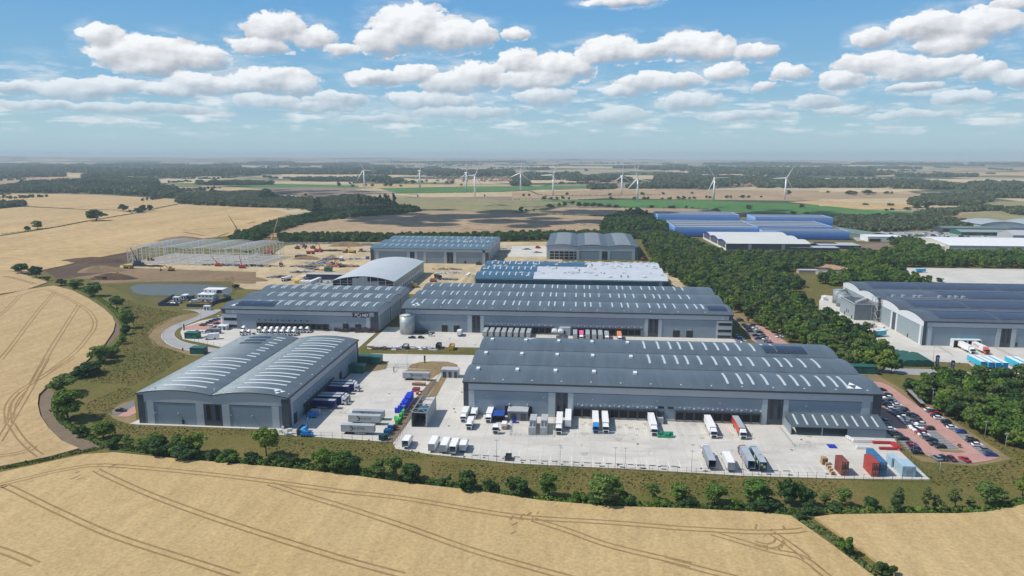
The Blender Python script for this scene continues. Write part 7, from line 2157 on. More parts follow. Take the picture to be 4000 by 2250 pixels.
# ---------------------------------------------------------------- loose things in the yards
def container(x, y, z, mat, label, rz=0., L=6.06, w=2.44, h=2.59, group='shipping containers', name='shipping_container'):
    o = empty(name, (x, y, z), rz, label, 'container', group)
    mb = MB(); n = int(L / .28); pr = []
    ribs = lambda s: [(s * (w / 2 - (.035 if i % 2 else 0)), i * L / n) for i in range(n + 1)]
    out = ribs(1) + ribs(-1)[::-1]
    mb.prism(out, .12, h - .1); mb.obj('body', mat, o)
    mb = MB(); mb.box(-w / 2, w / 2, 0, L, h - .099, h); mb.obj('roof', mat, o)
    mb = MB(); mb.box(-w / 2, w / 2, 0, L, 0, .119); mb.obj('base_frame', mat, o)
    for s in (-1, 1):
        mb = MB(); mb.box(min(.03 * s, s * (w / 2 - .08)), max(.03 * s, s * (w / 2 - .08)), -.05, 0, .2, h - .2); d = mb.obj('door', mat, o)
        for b in (.3, .8):
            mb = MB(); mb.cyl((s * b, -.08, .25), (s * b, -.08, h - .25), .03, n=6); mb.obj('lock_rod', m_steel, d)
    return o


m_cred, m_cblue, m_cpale = M('container_red', (.34, .045, .03), .65, .15, .8), M('container_blue', (.03, .14, .28), .65, .12, .8), M('container_pale_blue', (.33, .46, .54), .6, .06, .5)
cx, cy = g(9, 700, 1335)
for i in range(2): container(cx, cy, .18 + 2.6 * i, m_cred, ('lower', 'upper')[i] + ' red shipping container in the red and blue block', 0, 7.5)
cx, cy = g(9, 797, 1335)
for j in range(2):
    for i in range(2): container(cx + .1, cy + 6.3 * j + .4, .18 + 2.6 * i, m_cblue, ('lower', 'upper')[i] + ' blue shipping container, ' + ('front', 'rear')[j] + ' stack beside the red ones')
cx, cy = g(9, 318, 1322)
for i in range(2): container(cx, cy, .18 + 2.6 * i, m_rust, ('lower', 'upper')[i] + ' rust-brown shipping container standing alone left of the red block', R(3), 6)
cx, cy = g(9, 1122, 1335); container(cx, cy, .18, m_cpale, 'front pale blue tall container at the right end of the yard', 0, 6.5, 4.6, 3.9)
cx, cy = g(9, 950, 1215); container(cx, cy, .18, m_cpale, 'rear pale blue container behind the tall one', 0, 4.5, 2.6, 3.4)
for k, px, py, L, mt, lb in ((25, 490, 1215, 12, m_yellow, 'yellow shipping container at the near end of the contractors park'), (25, 610, 1225, 7, m_white, 'left of two short white containers in the contractors park'), (25, 715, 1230, 7, m_white, 'right of two short white containers in the contractors park'),
                             (25, 640, 1110, 9, m_white, 'white container behind the yellow one'), (25, 830, 1235, 22, m_white, 'long white cabin row in the contractors park'), (25, 735, 1160, 6, m_dkgrey, 'dark container behind the short white ones'), (14, 350, 675, 14, m_white, 'white container on the sand beside the shed being roofed'),
                             (25, 2270, 600, 5, m_blue, 'blue container by the corner of the back middle shed'), (25, 2110, 400, 5, m_rust, 'rust-brown container on the back haul road'), (10, 70, 400, 6, m_white, 'white container left of the grey tanks')):
    x, y = g(k, px, py); container(x, y, .2, mt, lb, R(-4), L, 2.6 if L < 20 else 3, 2.7)
x, y = g(25, 1210, 1120); plain('site_cabin', 'long navy site cabin in the contractors park', 'cabin', x - 17, x + 17, y, y + 6, 5, M('navy_wall', (.03, .045, .09)), m_ltgrey)


def crate(name, sx, sy, sz, mat, slat=None):
    mb = MB(); t_ = .08
    mb.box(-sx / 2, sx / 2, -sy / 2, -sy / 2 + t_, .12, sz); mb.box(-sx / 2, sx / 2, sy / 2 - t_, sy / 2, .12, sz); mb.box(-sx / 2, -sx / 2 + t_, -sy / 2 + t_, sy / 2 - t_, .12, sz); mb.box(sx / 2 - t_, sx / 2, -sy / 2 + t_, sy / 2 - t_, .12, sz)
    mb.box(-sx / 2, sx / 2, -sy / 2, sy / 2, .06, .119); mb.box(-sx / 2 + t_, sx / 2 - t_, -sy / 2 + t_, sy / 2 - t_, sz - .3, sz - .06)
    for a in (-.4, .4): mb.box(a * sx - .08, a * sx + .08, -sy / 2, sy / 2, -.02, .058)
    return mb.mesh(name, mat)


def pile(name, me, lst, label, cat, group):
    for i, (x, y, z) in enumerate(lst):
        o = bpy.data.objects.new(name, me); COL.objects.link(o); o.location = (x, y, z); o.rotation_euler.z = rng.uniform(-.05, .05)
        tag(o, label if isinstance(label, str) else label[i], cat, group)


def line_of(A, B, n, cols, layers, px, pz, z0=.24, drop=.15):
    A, B = Vector(A), Vector(B); d = (B - A).normalized(); nn = Vector((-d.y, d.x)); out = []
    for i in range(n):
        c = A.lerp(B, i / max(1, n - 1))
        for j in range(cols):
            if rng.random() < drop * .4: continue
            L = layers - (1 if rng.random() < drop * 2 else 0)
            for l in range(max(1, L)):
                p = c + nn * (px * j); out.append((p.x, p.y, z0 + pz * l))
    return out


m_cr = {'blue': M('crate_blue', (.015, .055, .62), .5, .1), 'green': M('crate_green', (.06, .46, .09), .5, .1), 'maroon': M('crate_maroon', (.16, .02, .03), .5, .1), 'teal': M('crate_teal', (.01, .10, .24), .5, .1), 'bottle': M('crate_bottle_green', (.02, .09, .075), .5, .1),
        'red': M('crate_red', (.42, .03, .035), .5, .1), 'ggreen': M('crate_jade', (.03, .30, .16), .5, .1)}
ground_of = {'blue': 'blue plastic crate in the long stacked run along the yard fence', 'green': 'bright green plastic crate in the stacked run by the fence', 'maroon': 'maroon plastic crate stacked between green and teal ones', 'teal': 'teal blue plastic crate near the lower end of the run',
             'bottle': 'bottle green plastic crate at the near end of the run'}
for col, A, B, n, cols, lay in (('blue', (6, 1690, 850), (6, 1805, 665), 14, 2, 3), ('green', (6, 1610, 1000), (6, 1695, 870), 10, 1, 2), ('maroon', (6, 1585, 1065), (6, 1600, 1040), 2, 1, 2), ('teal', (6, 1490, 1150), (6, 1555, 1075), 5, 2, 2), ('bottle', (6, 1435, 1200), (6, 1480, 1180), 3, 2, 2)):
    me = crate('plastic_crate', 1.2, 1.2, 1.1, m_cr[col])
    pile('plastic_crate', me, line_of(g(*A), g(*B), n, cols, lay, 1.3, 1.1), ground_of[col], 'crate', 'plastic crates along the fence')
me = crate('plastic_crate', 1.2, 1.2, 1.1, m_cr['green']); pile('plastic_crate', me, [(*g(6, 1600, 925), .24), (*g(6, 1600, 940), .24)], 'bright green crate set beside the end of the green run', 'crate', 'plastic crates along the fence')
me = crate('plastic_crate', 1.2, 1.2, 1.1, m_cr['blue']); pile('plastic_crate', me, [(*g(6, 1605, 850), .24 + 1.1 * i) for i in range(2)] + [(*g(6, 1645, 850), .24 + 1.1 * i) for i in range(3)], 'blue crate in the small stacks left of the long blue run', 'crate', 'plastic crates along the fence')
me = crate('plastic_crate', 1.0, 1.0, 1.0, m_cr['red']); pile('plastic_crate', me, line_of(g(9, 690, 915), g(9, 885, 920), 7, 1, 1, 1, 1, .18, 0) + line_of(g(9, 905, 925), g(9, 985, 990), 6, 2, 1, 1.0, 1.0, .18, .3) + line_of(g(9, 770, 990), g(9, 960, 995), 7, 1, 1, 1, 1, .18, 0),
     'red plastic crate in the row beside the canopy', 'crate', 'red crates beside the canopy')
me = crate('plastic_crate', 1.1, 1.1, .9, m_cr['ggreen']); pile('plastic_crate', me, line_of(g(8, 235, 675), g(8, 405, 678), 7, 2, 2, 1.3, .9, .18, .2), 'jade green crate stacked beside a docked white lorry', 'crate', 'green crates by the docks')
# white bulk tanks
mb = MB(); mb.box(-.5, .5, -.5, .5, .18, 1.1); mb.cyl((0, 0, 1.1), (0, 0, 1.2), .15, n=10); mb.box(-.55, .55, -.55, .55, .02, .17, 1)
me = mb.mesh('liquid_tank', [m_white, m_wood]); pile('liquid_tank', me, line_of(g(9, 350, 850), g(9, 420, 885), 4, 1, 1, 1, 1, .18, 0) + line_of(g(9, 435, 895), g(9, 670, 900), 10, 1, 1, 1, 1, .18, 0) + line_of(g(9, 480, 980), g(9, 620, 985), 6, 1, 1, 1, 1, .18, 0),
     'white caged liquid tank in the row before the canopy', 'tank', 'white liquid tanks')
# timber pallets, stacked
mb = MB()
for i in range(8):
    mb.box(-.6, .6, -.5, .5, .02 + i * .15, .06 + i * .15)
    for a in (-.52, 0, .52): mb.box(a - .06, a + .06, -.5, .5, .061 + i * .15, .149 + i * .15)
mb.box(-.6, .6, -.5, .5, 1.221, 1.26)
me = mb.mesh('pallet_stack', m_wood)
pile('pallet_stack', me, line_of(g(6, 1840, 505), g(6, 1950, 510), 6, 2, 1, 1.2, 1, .24, .2) + [(*g(6, 1870, 620), .24), (*g(6, 1820, 502), .24)], 'stack of brown timber pallets by the red skip', 'pallets', 'pallet stacks')
pile('pallet_stack', me, line_of(g(6, 1935, 440), g(6, 2010, 450), 4, 1, 1, 1.2, 1, .24, .2), 'stack of timber pallets in front of the gate-side trailer', 'pallets', 'pallet stacks')
pile('pallet_stack', me, [(*g(8, 2290 + 14 * i, 1000 + 16 * (i % 2)), .18 + 1.26 * j) for i in range(4) for j in range(2)], 'stack of brown timber pallets left of the rust-brown container', 'pallets', 'pallet stacks')
pile('pallet_stack', me, [(*g(9, 100 + 22 * i, 1200 + 36 * i), .18) for i in range(4)], 'low pallet stack in the line towards the fence', 'pallets', 'pallet stacks')
# skips
def skip(k, px, py, mat, label, w=2.2, L=3.8, h=1.7, rz=0., load=None):
    x, y = g(k, px, py); o = empty('waste_skip', (x, y, .2), rz, label, 'skip', 'skips')
    pr = [(-L * .32, 0), (L * .32, 0), (L / 2, h * .6), (L * .42, h), (-L * .42, h), (-L / 2, h * .6)]
    mb = MB(); mb.profile([(a, z) for a, z in pr], -w / 2, w / 2, 'y'); mb.obj('hull', mat, o)
    mb = MB(); mb.box(-L * .4, L * .4, -w * .44, w * .44, h + .003, h + .02); mb.obj('load', load or m_dkgrey, o)
    for s in (-1, 1):
        mb = MB(); mb.box(-L * .44, L * .44, s * w / 2 - .06, s * w / 2 + .06, h - .1, h + .1); mb.obj('rim', mat, o)
    return o


skip(6, 1855, 580, m_red, 'red skip beside the pallet stacks')
def bin_box(k, px, py, mat, label, w, L, h, load, rz=0.):
    x, y = g(k, px, py); o = empty('waste_container', (x, y, .2), rz, label, 'container', 'waste containers')
    mb = MB(); t_ = .1
    mb.box(-w / 2, w / 2, 0, L, .1, .22); mb.box(-w / 2, -w / 2 + t_, 0, L, .221, h); mb.box(w / 2 - t_, w / 2, 0, L, .221, h); mb.box(-w / 2 + t_, w / 2 - t_, 0, t_, .221, h); mb.box(-w / 2 + t_, w / 2 - t_, L - t_, L, .221, h)
    mb.obj('hull', mat, o)
    mb = MB(); mb.box(-w / 2 + t_ + .01, w / 2 - t_ - .01, t_ + .01, L - t_ - .01, .23, h * .72); mb.obj('load', load, o)
    return o


m_bag = M('blue_waste_bags', (.06, .30, .62), .5, .4, 2)
bin_box(6, 390, 1140, m_dkgrey, 'dark open container full of light blue bags', 2.6, 6, 2.4, m_bag)
bin_box(3, 515, 1015, m_black, 'black open waste container in the middle yard', 2.6, 6, 2.6, m_dkgrey); bin_box(3, 680, 1028, m_yellow, 'mustard yellow waste container in the middle yard', 2.6, 6, 2.6, m_wood); bin_box(3, 95, 1015, m_dkgrey, 'dark low waste container beside the scrap heap', 3, 6, 1.8, m_ltgrey)
bin_box(8, 255, 512, m_steel, 'grey compactor body backed to the docks beside the green crates', 2.5, 6, 2.6, m_ltgrey)
bin_box(8, 2430, 815, m_blue, 'flat dark blue tray lying on the yard before the canopy', 3, 3, .4, m_blue)
bin_box(7, 755, 975, m_dkgrey, 'dark open tank by the fence near the empty bays', 2.2, 3.5, 1.6, m_black)
bin_box(7, 832, 500, m_blue, 'small blue bin beside the grey plant room', 1.6, 2, 1.6, m_navyc)
# blue-roofed shelter
x, y = g(7, 632, 490); o = empty('trolley_shelter', (x, y, .18), 0, 'blue-roofed open shelter between box truck and loading door', 'shelter')
mb = MB(); mb.box(-2.3, 2.3, 0, 6.5, 2.9, 3.1); mb.obj('roof', M('shelter_blue', (.015, .07, .33), .5), o)
for s in (-1, 1):
    mb = MB(); mb.box(s * 2.2 - .06, s * 2.2 + .06, .1, 6.4, 0, 2.899); mb.obj('side_panel', m_navyc, o)
mb = MB(); mb.box(-2.1, 2.1, 3, 6, .05, 2); mb.obj('trolleys', m_black, o)
# bulk bags
mb = MB(); pr = [(-.45, 0), (.45, 0), (.52, .5), (.46, .95), (.2, 1.1), (-.2, 1.1), (-.46, .95), (-.52, .5)]; mb.profile(pr, -.48, .48, 'y'); me = mb.mesh('bulk_bag', M('white_bag', (.62, .61, .58), .8))
pile('bulk_bag', me, [(*g(6, 215 + 22 * (i % 4), 1135 - 22 * (i // 4)), .2 + (1.1 if i > 5 else 0)) for i in range(8)] + [(*g(6, 150, 1095), .2), (*g(6, 95, 1110), .2)], 'white bulk bag beside the container of blue bags', 'bag', 'white bulk bags')
pile('bulk_bag', me, [(*g(6, 180, 1050), .2)], 'white bulk bag set apart at the shed corner', 'bag', 'white bulk bags')
# scrap heaps
def heap(label, k, px, py, rx, ry, h, mats, n=26, name='material_heap', cat='heap', z=.1):
    x, y = g(k, px, py); mb = MB()
    for i in range(int(n + rx * ry * .3)):
        a, u = rng.uniform(0, 6.28), math.sqrt(rng.random()); cx, cy = rx * u * math.cos(a), ry * u * math.sin(a); s = rng.uniform(.5, 1.6)
        zt = h * (1 - u * .7) * rng.uniform(.5, 1.0)
        mb.box(cx - s, cx + s * rng.uniform(.6, 1.6), cy - s * .5, cy + s * .6, z - .1, z + zt, rng.randrange(len(mats)))
    o = mb.obj(name, list(mats)); o.location = (x, y, 0)
    return tag(o, label, cat, 'heaps of materials')


m_st = (m_dkgrey, m_midgrey, m_ltgrey)
heap('heap of grey and black scrap left of the dark waste container', 3, 20, 1000, 9, 3, 1.2, (m_ltgrey, m_dkgrey, m_white)); heap('low heap of pale rubble beside the black waste container', 3, 390, 1005, 8, 3.5, .8, (m_ltgrey, m_white, m_midgrey))
heap('heap of mixed scrap at the left end of the middle yard', 6, 1470, 40, 12, 3, 1.3, (m_rust, m_dkgrey, m_white, m_rust))
for k, px, py, rx, lb in ((2, 1340, 1425, 8, 'left of the dark crate heaps below the black sign'), (2, 1560, 1435, 10, 'middle dark crate heap below the black sign'), (2, 1720, 1438, 7, 'right dark crate heap below the black sign')): heap(lb, k, px, py, rx, 3, 3.8, (M('dark_violet_crates', (.045, .035, .06), .6, .4, 1), m_dkgrey, M('dark_red_crates', (.12, .03, .04))), 34)
heap('navy machinery under sheets beside the water tank', 3, 330, 815, 6, 3, 3.6, (m_navyc, m_dkgrey), 12)
SP = (m_dkgrey, m_midgrey, m_black, m_ltgrey)
for k, px, py, rx, ry, lb, ms in ((25, 690, 790, 16, 5, 'long dark pipe stack on the building site, middle', SP), (25, 830, 860, 20, 5, 'red and grey material stack beside the haul road', (m_rust, m_dkgrey, m_orange, m_ltgrey)), (25, 540, 930, 8, 5, 'black material stack at the left end of the row', SP), (25, 690, 915, 10, 4, 'pale material stack beside the black one', (m_white, m_ltgrey, m_midgrey)),
                                  (25, 1120, 700, 18, 7, 'pale grey block stack before the roundabout', (m_ltgrey, m_midgrey, m_pil)), (25, 1380, 600, 14, 8, 'dark block stack north of the roundabout', SP), (25, 1420, 390, 24, 5, 'long black stack behind the red trucks', (m_black, m_dkgrey)), (25, 2280, 410, 11, 4, 'dark stacks before the back middle shed', SP), (25, 1950, 600, 11, 5, 'pale scaffolding stack by the blue container', (m_ltgrey, m_steelp, m_midgrey)),
                                  (25, 80, 1050, 12, 6, 'grey debris stack at the site edge', SP), (14, 150, 620, 14, 6, 'pale sheet stack beside the shed being roofed', (m_ltgrey, m_white)), (14, 130, 580, 16, 3, 'brown board stacks beyond the pale sheets', (m_wood, m_midgrey)), (14, 120, 695, 12, 4, 'dark beams left of the shed being roofed', SP), (14, 430, 722, 12, 3, 'grey panels at the corner of the shed being roofed', m_st),
                                  (24, 300, 480, 18, 4, 'dark beams lying at the left front of the steel frame', (m_black, m_dkgrey)), (24, 520, 488, 9, 3, 'dark low stack before the steel frame', (m_black, m_dkgrey)), (24, 1600, 470, 30, 5, 'grey rubble along the front of the steel frame', SP), (24, 2050, 480, 26, 5, 'grey rubble at the right front of the steel frame', SP),
                                  (14, 1020, 360, 5, 3, 'steel parts on the pale slab, left group', m_st), (14, 1140, 395, 5, 3, 'steel parts on the pale slab, right group', m_st), (14, 740, 350, 12, 8, 'white rubble beside the back middle shed', (m_white, m_ltgrey)), (25, 1560, 770, 24, 9, 'red and brown barriers heaped on the roundabout', (m_rust, m_midgrey, m_orange, m_wood)), (25, 2350, 240, 40, 10, 'pale rubble behind the back middle shed', (m_ltgrey, m_wood, m_midgrey)),
                                  (25, 1000, 200, 110, 8, 'debris line below the hedge at the back of the site', (m_ltgrey, m_midgrey, m_wood))): heap(lb, k, px, py, rx, ry, 2.2, ms, 30 if rx < 50 else 60)


def mound(label, k, px, py, rx, ry, h, mat):
    x, y = g(k, px, py); mb = MB(); n, m = 18, 6; vs = []
    for j in range(m + 1):
        for i in range(n):
            a = 6.2832 * i / n; u = 1 - j / m; f = 1 + .18 * math.sin(a * 3 + px) + .1 * math.sin(a * 5)
            vs.append((rx * u * f * math.cos(a), ry * u * f * math.sin(a), -.05 + h * (1 - u ** 2) * (1 + .1 * math.sin(a * 2))))
    mb.add(vs, [(j * n + i, j * n + (i + 1) % n, (j + 1) * n + (i + 1) % n, (j + 1) * n + i) for j in range(m) for i in range(n)], 0, True)
    o = mb.obj('soil_heap', mat); o.location = (x, y, 0); tag(o, label, 'soil heap', 'soil heaps')


mound('long dark soil ridge along the upper-left edge of the site', 1, 930, 1220, 36, 10, 5, EARTH); mound('dark soil heap beside the haul trucks left of the pond', 1, 1120, 1390, 22, 8, 5, EARTH); mound('brown soil heap left of the frame', 1, 1000, 1310, 22, 12, 5, EARTH2)
mound('soil heap at the right end of the brown bank', 1, 2410, 1400, 30, 8, 4, EARTH2); mound('sandy heap on the site, far middle', 25, 1730, 260, 22, 10, 5, EARTH2); mound('sandy heap beside the orange machine', 25, 770, 590, 16, 8, 3.5, EARTH2); mound('sandy spoil at the left of the material stacks', 25, 190, 870, 26, 12, 3, SAND)
mound('sand ridge at the left end of the shed being roofed', 14, 380, 700, 9, 22, 4, SAND); mound('earth ridge behind the steel frame', 1, 1850, 1010, 40, 14, 6, EARTH2)


# machines
def excavator(k, px, py, rz, mat, label, s=1.3):
    x, y = g(k, px, py); o = empty('excavator', (x, y, .05), rz, label, 'excavator', 'machines on the building site'); o.scale = (s,) * 3
    for a in (-1.2, 1.2):
        mb = MB(); mb.profile([(-2, .2), (-1.6, 0), (1.6, 0), (2, .2), (2, .7), (1.6, .95), (-1.6, .95), (-2, .7)], a - .3, a + .3, 'x'); mb.obj('track', m_rubber, o)
    mb = MB(); mb.box(-1.4, 1.4, -1.5, 2.2, 1.0, 2.2); b = mb.obj('body', mat, o)
    mb = MB(); mb.box(-1.4, -.4, -1.6, .2, 2.201, 3.1); mb.obj('cab', m_glass, b)
    mb = MB(); mb.bar((.4, -1.4, 1.8), (.4, -4.4, 4.6), .55); mb.bar((.4, -4.4, 4.6), (.4, -7, 3.4), .5); mb.obj('boom', mat, o)
    mb = MB(); mb.bar((.4, -7, 3.6), (.4, -7.4, 1.2), .4); mb.obj('arm', mat, o)
    mb = MB(); mb.profile([(-7.9, .2), (-6.8, .3), (-6.7, 1.2), (-7.6, 1.4)], -.3, 1.1, 'x'); mb.obj('bucket', m_dkgrey, o)


m_ex, m_exo, m_exy = M('digger_orange', (.42, .13, .04), .5, .1), M('digger_brown', (.2, .12, .05), .6, .1), M('digger_yellow', (.50, .33, .05), .5, .1)
for k, px, py, rz, mt, lb in ((25, 920, 330, R(75), m_exo, 'brown excavator digging at the far middle of the site'), (25, 1735, 430, R(160), m_ex, 'orange excavator with raised arm beside the haul road'), (24, 760, 555, R(-80), m_exy, 'yellow excavator on the sand before the steel frame'), (1, 1140, 1380, R(80), m_exy, 'yellow excavator loading at the dark soil heap'),
                              (25, 1400, 750, R(60), M('digger_coral', (.6, .14, .08), .5), 'coral red excavator standing on the roundabout'), (25, 1640, 800, R(-70), m_exo, 'dark excavator at the right of the roundabout'), (25, 120, 770, R(20), m_exo, 'small dark excavator on the sand left of the stacks'), (14, 2330, 480, R(100), m_ex, 'red excavator behind the right end of the shed being roofed'),
                              (25, 530, 340, R(90), m_exo, 'dark excavator beside the white slab edge'), (25, 705, 300, R(-90), m_exo, 'dark excavator farther along the slab edge')): excavator(k, px, py, rz, mt, lb)


def dumper(k, px, py, rz, mat, label, s=1.2):
    x, y = g(k, px, py); o = empty('dump_truck', (x, y, .05), rz, label, 'dump truck', 'machines on the building site'); o.scale = (s,) * 3
    cab_parts(o, mat, 0, 2.9, 0, 1.2); mb = MB(); mb.profile([(2.5, 1.3), (7.8, 1.6), (8.2, 3.0), (2.3, 3.0)], -1.3, 1.3, 'x'); mb.obj('tipper_body', mat, o); wheels(o, [1.2, 5.4, 6.9], .75, .5, 1.35)


for k, px, py, rz, mt, lb in ((24, 160, 520, R(90), m_exy, 'yellow dump truck at the left front of the steel frame'), (25, 1610, 650, R(10), m_white, 'white tipper lorry on the haul road above the roundabout'), (25, 950, 470, R(80), m_red, 'nearer red lorry on the building site'), (25, 1160, 420, R(80), m_red, 'farther red lorry on the building site'), (25, 470, 570, R(-80), m_midgrey, 'grey tipper lorry on the sand right of the frame'),
                              (25, 1980, 450, R(60), m_exy, 'yellow dump truck on the haul road near the back shed'), (25, 750, 560, R(85), m_ex, 'orange machine beside the sandy heap'), (25, 150, 1160, R(-20), m_white, 'white lorry at the near end of the haul road'), (14, 60, 690, R(40), m_black, 'dark lorry on the sand left of the shed being roofed'), (1, 1070, 1400, R(90), m_exo, 'brown dump truck beside the loading excavator')): dumper(k, px, py, rz, mt, lb)


def boom_machine(name, k, px, py, tip, mat, label, cat, w=.9, fold=None, grp='machines on the building site'):
    """tracked or wheeled machine with a long boom reaching to the pixel tip (in the plane y = its own)"""
    x, y = g(k, px, py); tx, tz = onwall_y(k, *tip, y)
    o = empty(name, (x, y, .05), 0, label, cat, grp)
    mb = MB(); mb.box(-3.2 * w, 3.2 * w, -1.3 * w, 1.3 * w, .5 * w, 1.9 * w); c = mb.obj('carrier', mat, o)
    for a in (-2.2, -.8, .8, 2.2):
        for s in (-1, 1):
            mb = MB(); mb.cyl((a * w, s * 1.0 * w, .55 * w), (a * w, s * 1.4 * w, .55 * w), .55 * w, n=10); mb.obj('wheel', m_rubber, o)
    mb = MB(); mb.box(-2.4 * w, 1.2 * w, -1.2 * w, 1.2 * w, 1.901 * w, 3.2 * w); mb.obj('turret', mat, o)
    b = Vector((-.5 * w, 0, 2.8 * w)); t_ = Vector((tx - x, 0, tz)); m = b.lerp(t_, .45)
    mb = MB(); mb.cyl(b, m, .45 * w, n=8); mb.obj('boom', mat, o)
    mb = MB(); mb.cyl(m, t_, .3 * w, .2 * w, n=8); mb.obj('jib', mat if fold is None else fold, o)
    mb = MB(); mb.cyl(t_, t_ - Vector((0, 0, max(1, t_.z * .15))), .05 * w, n=5); mb.obj('hook_rope', m_black, o)


m_cran = M('crane_orange', (.62, .13, .05), .5)
boom_machine('mobile_crane', 2, 495, 465, (598, 8), m_cran, 'orange-red mobile crane with a tall boom at the right of the steel frame', 'crane', 1.8, M('boom_pale', (.6, .33, .25), .5))
boom_machine('mobile_crane', 1, 2400, 930, (2297, 745), M('crane_dark_yellow', (.30, .18, .06), .6), 'dark crane with a bare boom rising from behind the trees', 'crane', 1.8)
boom_machine('mobile_crane', 1, 1395, 1255, (1310, 1070), M('crane_blue_base', (.03, .06, .11), .5), 'dark mobile crane at the left corner of the steel frame', 'crane', 1.6, m_exo)
for k, px, py, tip, mt, lb in ((24, 1500, 485, (1380, 310), m_red, 'red boom lift in front of the steel frame, middle'), (24, 1880, 515, (1825, 300), m_red, 'red boom lift before the right part of the steel frame'), (24, 260, 450, (240, 190), m_red, 'red boom lift at the left corner of the steel frame'), (24, 2110, 335, (2160, 175), m_white, 'white boom lift inside the steel frame at the right'), (24, 1965, 268, (1945, 190), m_rust, 'dark red boom lift inside the steel frame'),
                               (24, 440, 395, (430, 360), m_rust, 'low red lift inside the left part of the steel frame'), (2, 2330, 880, (2225, 770), M('lift_mustard', (.45, .3, .12), .5), 'mustard boom lift beside the white arched shed'), (3, 460, 165, (420, 130), m_ex, 'orange lift between the arched and the middle shed'), (14, 1150, 345, (1125, 320), m_red, 'red lift on the pale slab between the back sheds'), (14, 490, 530, (497, 480), m_dkgrey, 'dark lift before the back middle shed corner')):
    boom_machine('boom_lift', k, px, py, tip, mt, lb, 'lift', 1.0)
boom_machine('boom_lift', 6, 480, 1140, (495, 900), m_skyblue, 'blue boom lift with raised arm at the fence, near the blue bags', 'lift', .75, None, 'blue lifts'); boom_machine('boom_lift', 6, 545, 905, (650, 880), m_skyblue, 'blue boom lift folded low beside the pale van', 'lift', .7, None, 'blue lifts')

# packs of roofing laid out on the unfinished roofs
mb = MB(); mb.box(-1.5, 1.2, -.6, .6, 0, .7); mb.box(-.9, 1.6, -.9, .3, .001, .5); mb.box(-.5, .9, -.5, .5, .701, 1.1)
me = mb.mesh('roofing_pack', M('pack_wrap', (.66, .66, .64), .6, .08))
mb = MB(); mb.box(-.5, .5, -2.2, 2.2, 0, .35); me2 = mb.mesh('roofing_pack', m_midgrey)
def packs(h, n, cond, lab, grp, u0=.12, u1=.8):
    c = 0
    while c < n:
        b = rng.randrange(h.nb); u = rng.uniform(u0, u1); x = rng.uniform(h.A0 + 3, h.A1 - 3)
        if not cond(b, u, x): continue
        dark = rng.random() < .25
        o = bpy.data.objects.new('roofing_pack', me2 if dark else me); COL.objects.link(o); o.location = (x, h.B0 + h.W * (b + u), h.z(u) + .16 + (.1 if dark else .05))
        o.rotation_euler = (math.atan(h.rise * 4 * (1 - 2 * u) / h.W), 0, rng.uniform(-.1, .1)); tag(o, ('grey' if dark else 'white') + lab, 'roofing pack', grp); c += 1


packs(E_, 95, lambda b, u, x: (b == 2 and x > 0) or rng.random() < (.55 if x > -40 else .3), ' pack of roofing lying on the part-white unfinished roof', 'packs on the unfinished roof')
packs(GH, 22, lambda b, u, x: b == 1 and x > -165, ' pack of roofing on the back middle shed roof', 'packs on the back shed roof')

# sign totems, green tents, shelter, gates
for i, (px, py, lb) in enumerate(((370, 945, 'left navy and orange totem sign at the solar warehouse entrance'), (750, 1085, 'right navy and orange totem sign at the solar warehouse entrance'))):
    x, y = g(28, px, py); o = empty('totem_sign', (x, y, 0), 0, lb, 'sign', 'totem signs')
    mb = MB(); mb.profile([(-.9, .05), (.9, .05), (.75, 2.9), (-.75, 2.9)], -.3, .3, 'y'); mb.obj('base_panel', M('totem_orange', (.8, .17, .03), .5), o)
    mb = MB(); mb.profile([(-.75, 2.901), (.75, 2.901), (.85, 7.6), (.6, 8.2), (-.6, 8.2), (-.85, 7.6)], -.3, .3, 'y'); p_ = mb.obj('panel', M('totem_navy', (.015, .04, .13), .5), o)
    mb = MB(); mb.cyl((0, -.33, 6.6), (0, -.31, 6.6), .6, n=16); mb.obj('emblem', m_ltgrey, p_)
    for j in range(4):
        mb = MB(); mb.box(-.5, .5, -.33, -.31, 5.4 - .5 * j, 5.6 - .5 * j); mb.obj('text_line', m_ltgrey, p_)
m_tent = M('dark_green_tarpaulin', (.015, .085, .055), .5, .25, .5)
for i in range(3):
    x, y = g(10, 1150 + 95 * i, 1232); o = empty('tarpaulin_store', (x, y, 0), 0, 'dark green tarpaulin store, %s of three beside the wood' % ORD[i], 'store', 'green tarpaulin stores')
    pr = [(-4, 0), (4, 0), (4, 2.4), (2.6, 3.4), (0, 3.8), (-2.6, 3.4), (-4, 2.4)]; mb = MB(); mb.profile(pr, 0, 22 - 3 * i, 'y'); mb.obj('cover', m_tent, o); mb = MB(); mb.box(-1.6, 1.6, -.06, -.005, .05, 2.4); mb.obj('flap', m_green, o)
x, y = g(9, 1300, 470); xb, yb = g(9, 1130, 300); o = empty('bike_shelter', (x, y, 0), math.atan2(x - xb, yb - y), 'long open bike shelter along the outer car park kerb', 'shelter')
mb = MB(); mb.box(-.9, .9, 0, 20, 2.3, 2.42); mb.obj('roof', m_steel, o)
for i in range(6):
    mb = MB(); mb.box(1.0, 1.1, 4 * i, 4 * i + .1, 0, 2.299); mb.obj('post', m_steel, o)
mb = MB()
for a in (-.5, .5): mb.cyl((a, -.03, .34), (a, .03, .34), .33, n=12)
mb.box(-.5, .5, -.025, .025, .3, .62); mb.box(-.3, -.2, -.05, .05, .6, .95); mb.box(.3, .4, -.25, .25, .9, .97)
me = mb.mesh('bicycle', m_black); Rz = o.matrix_basis
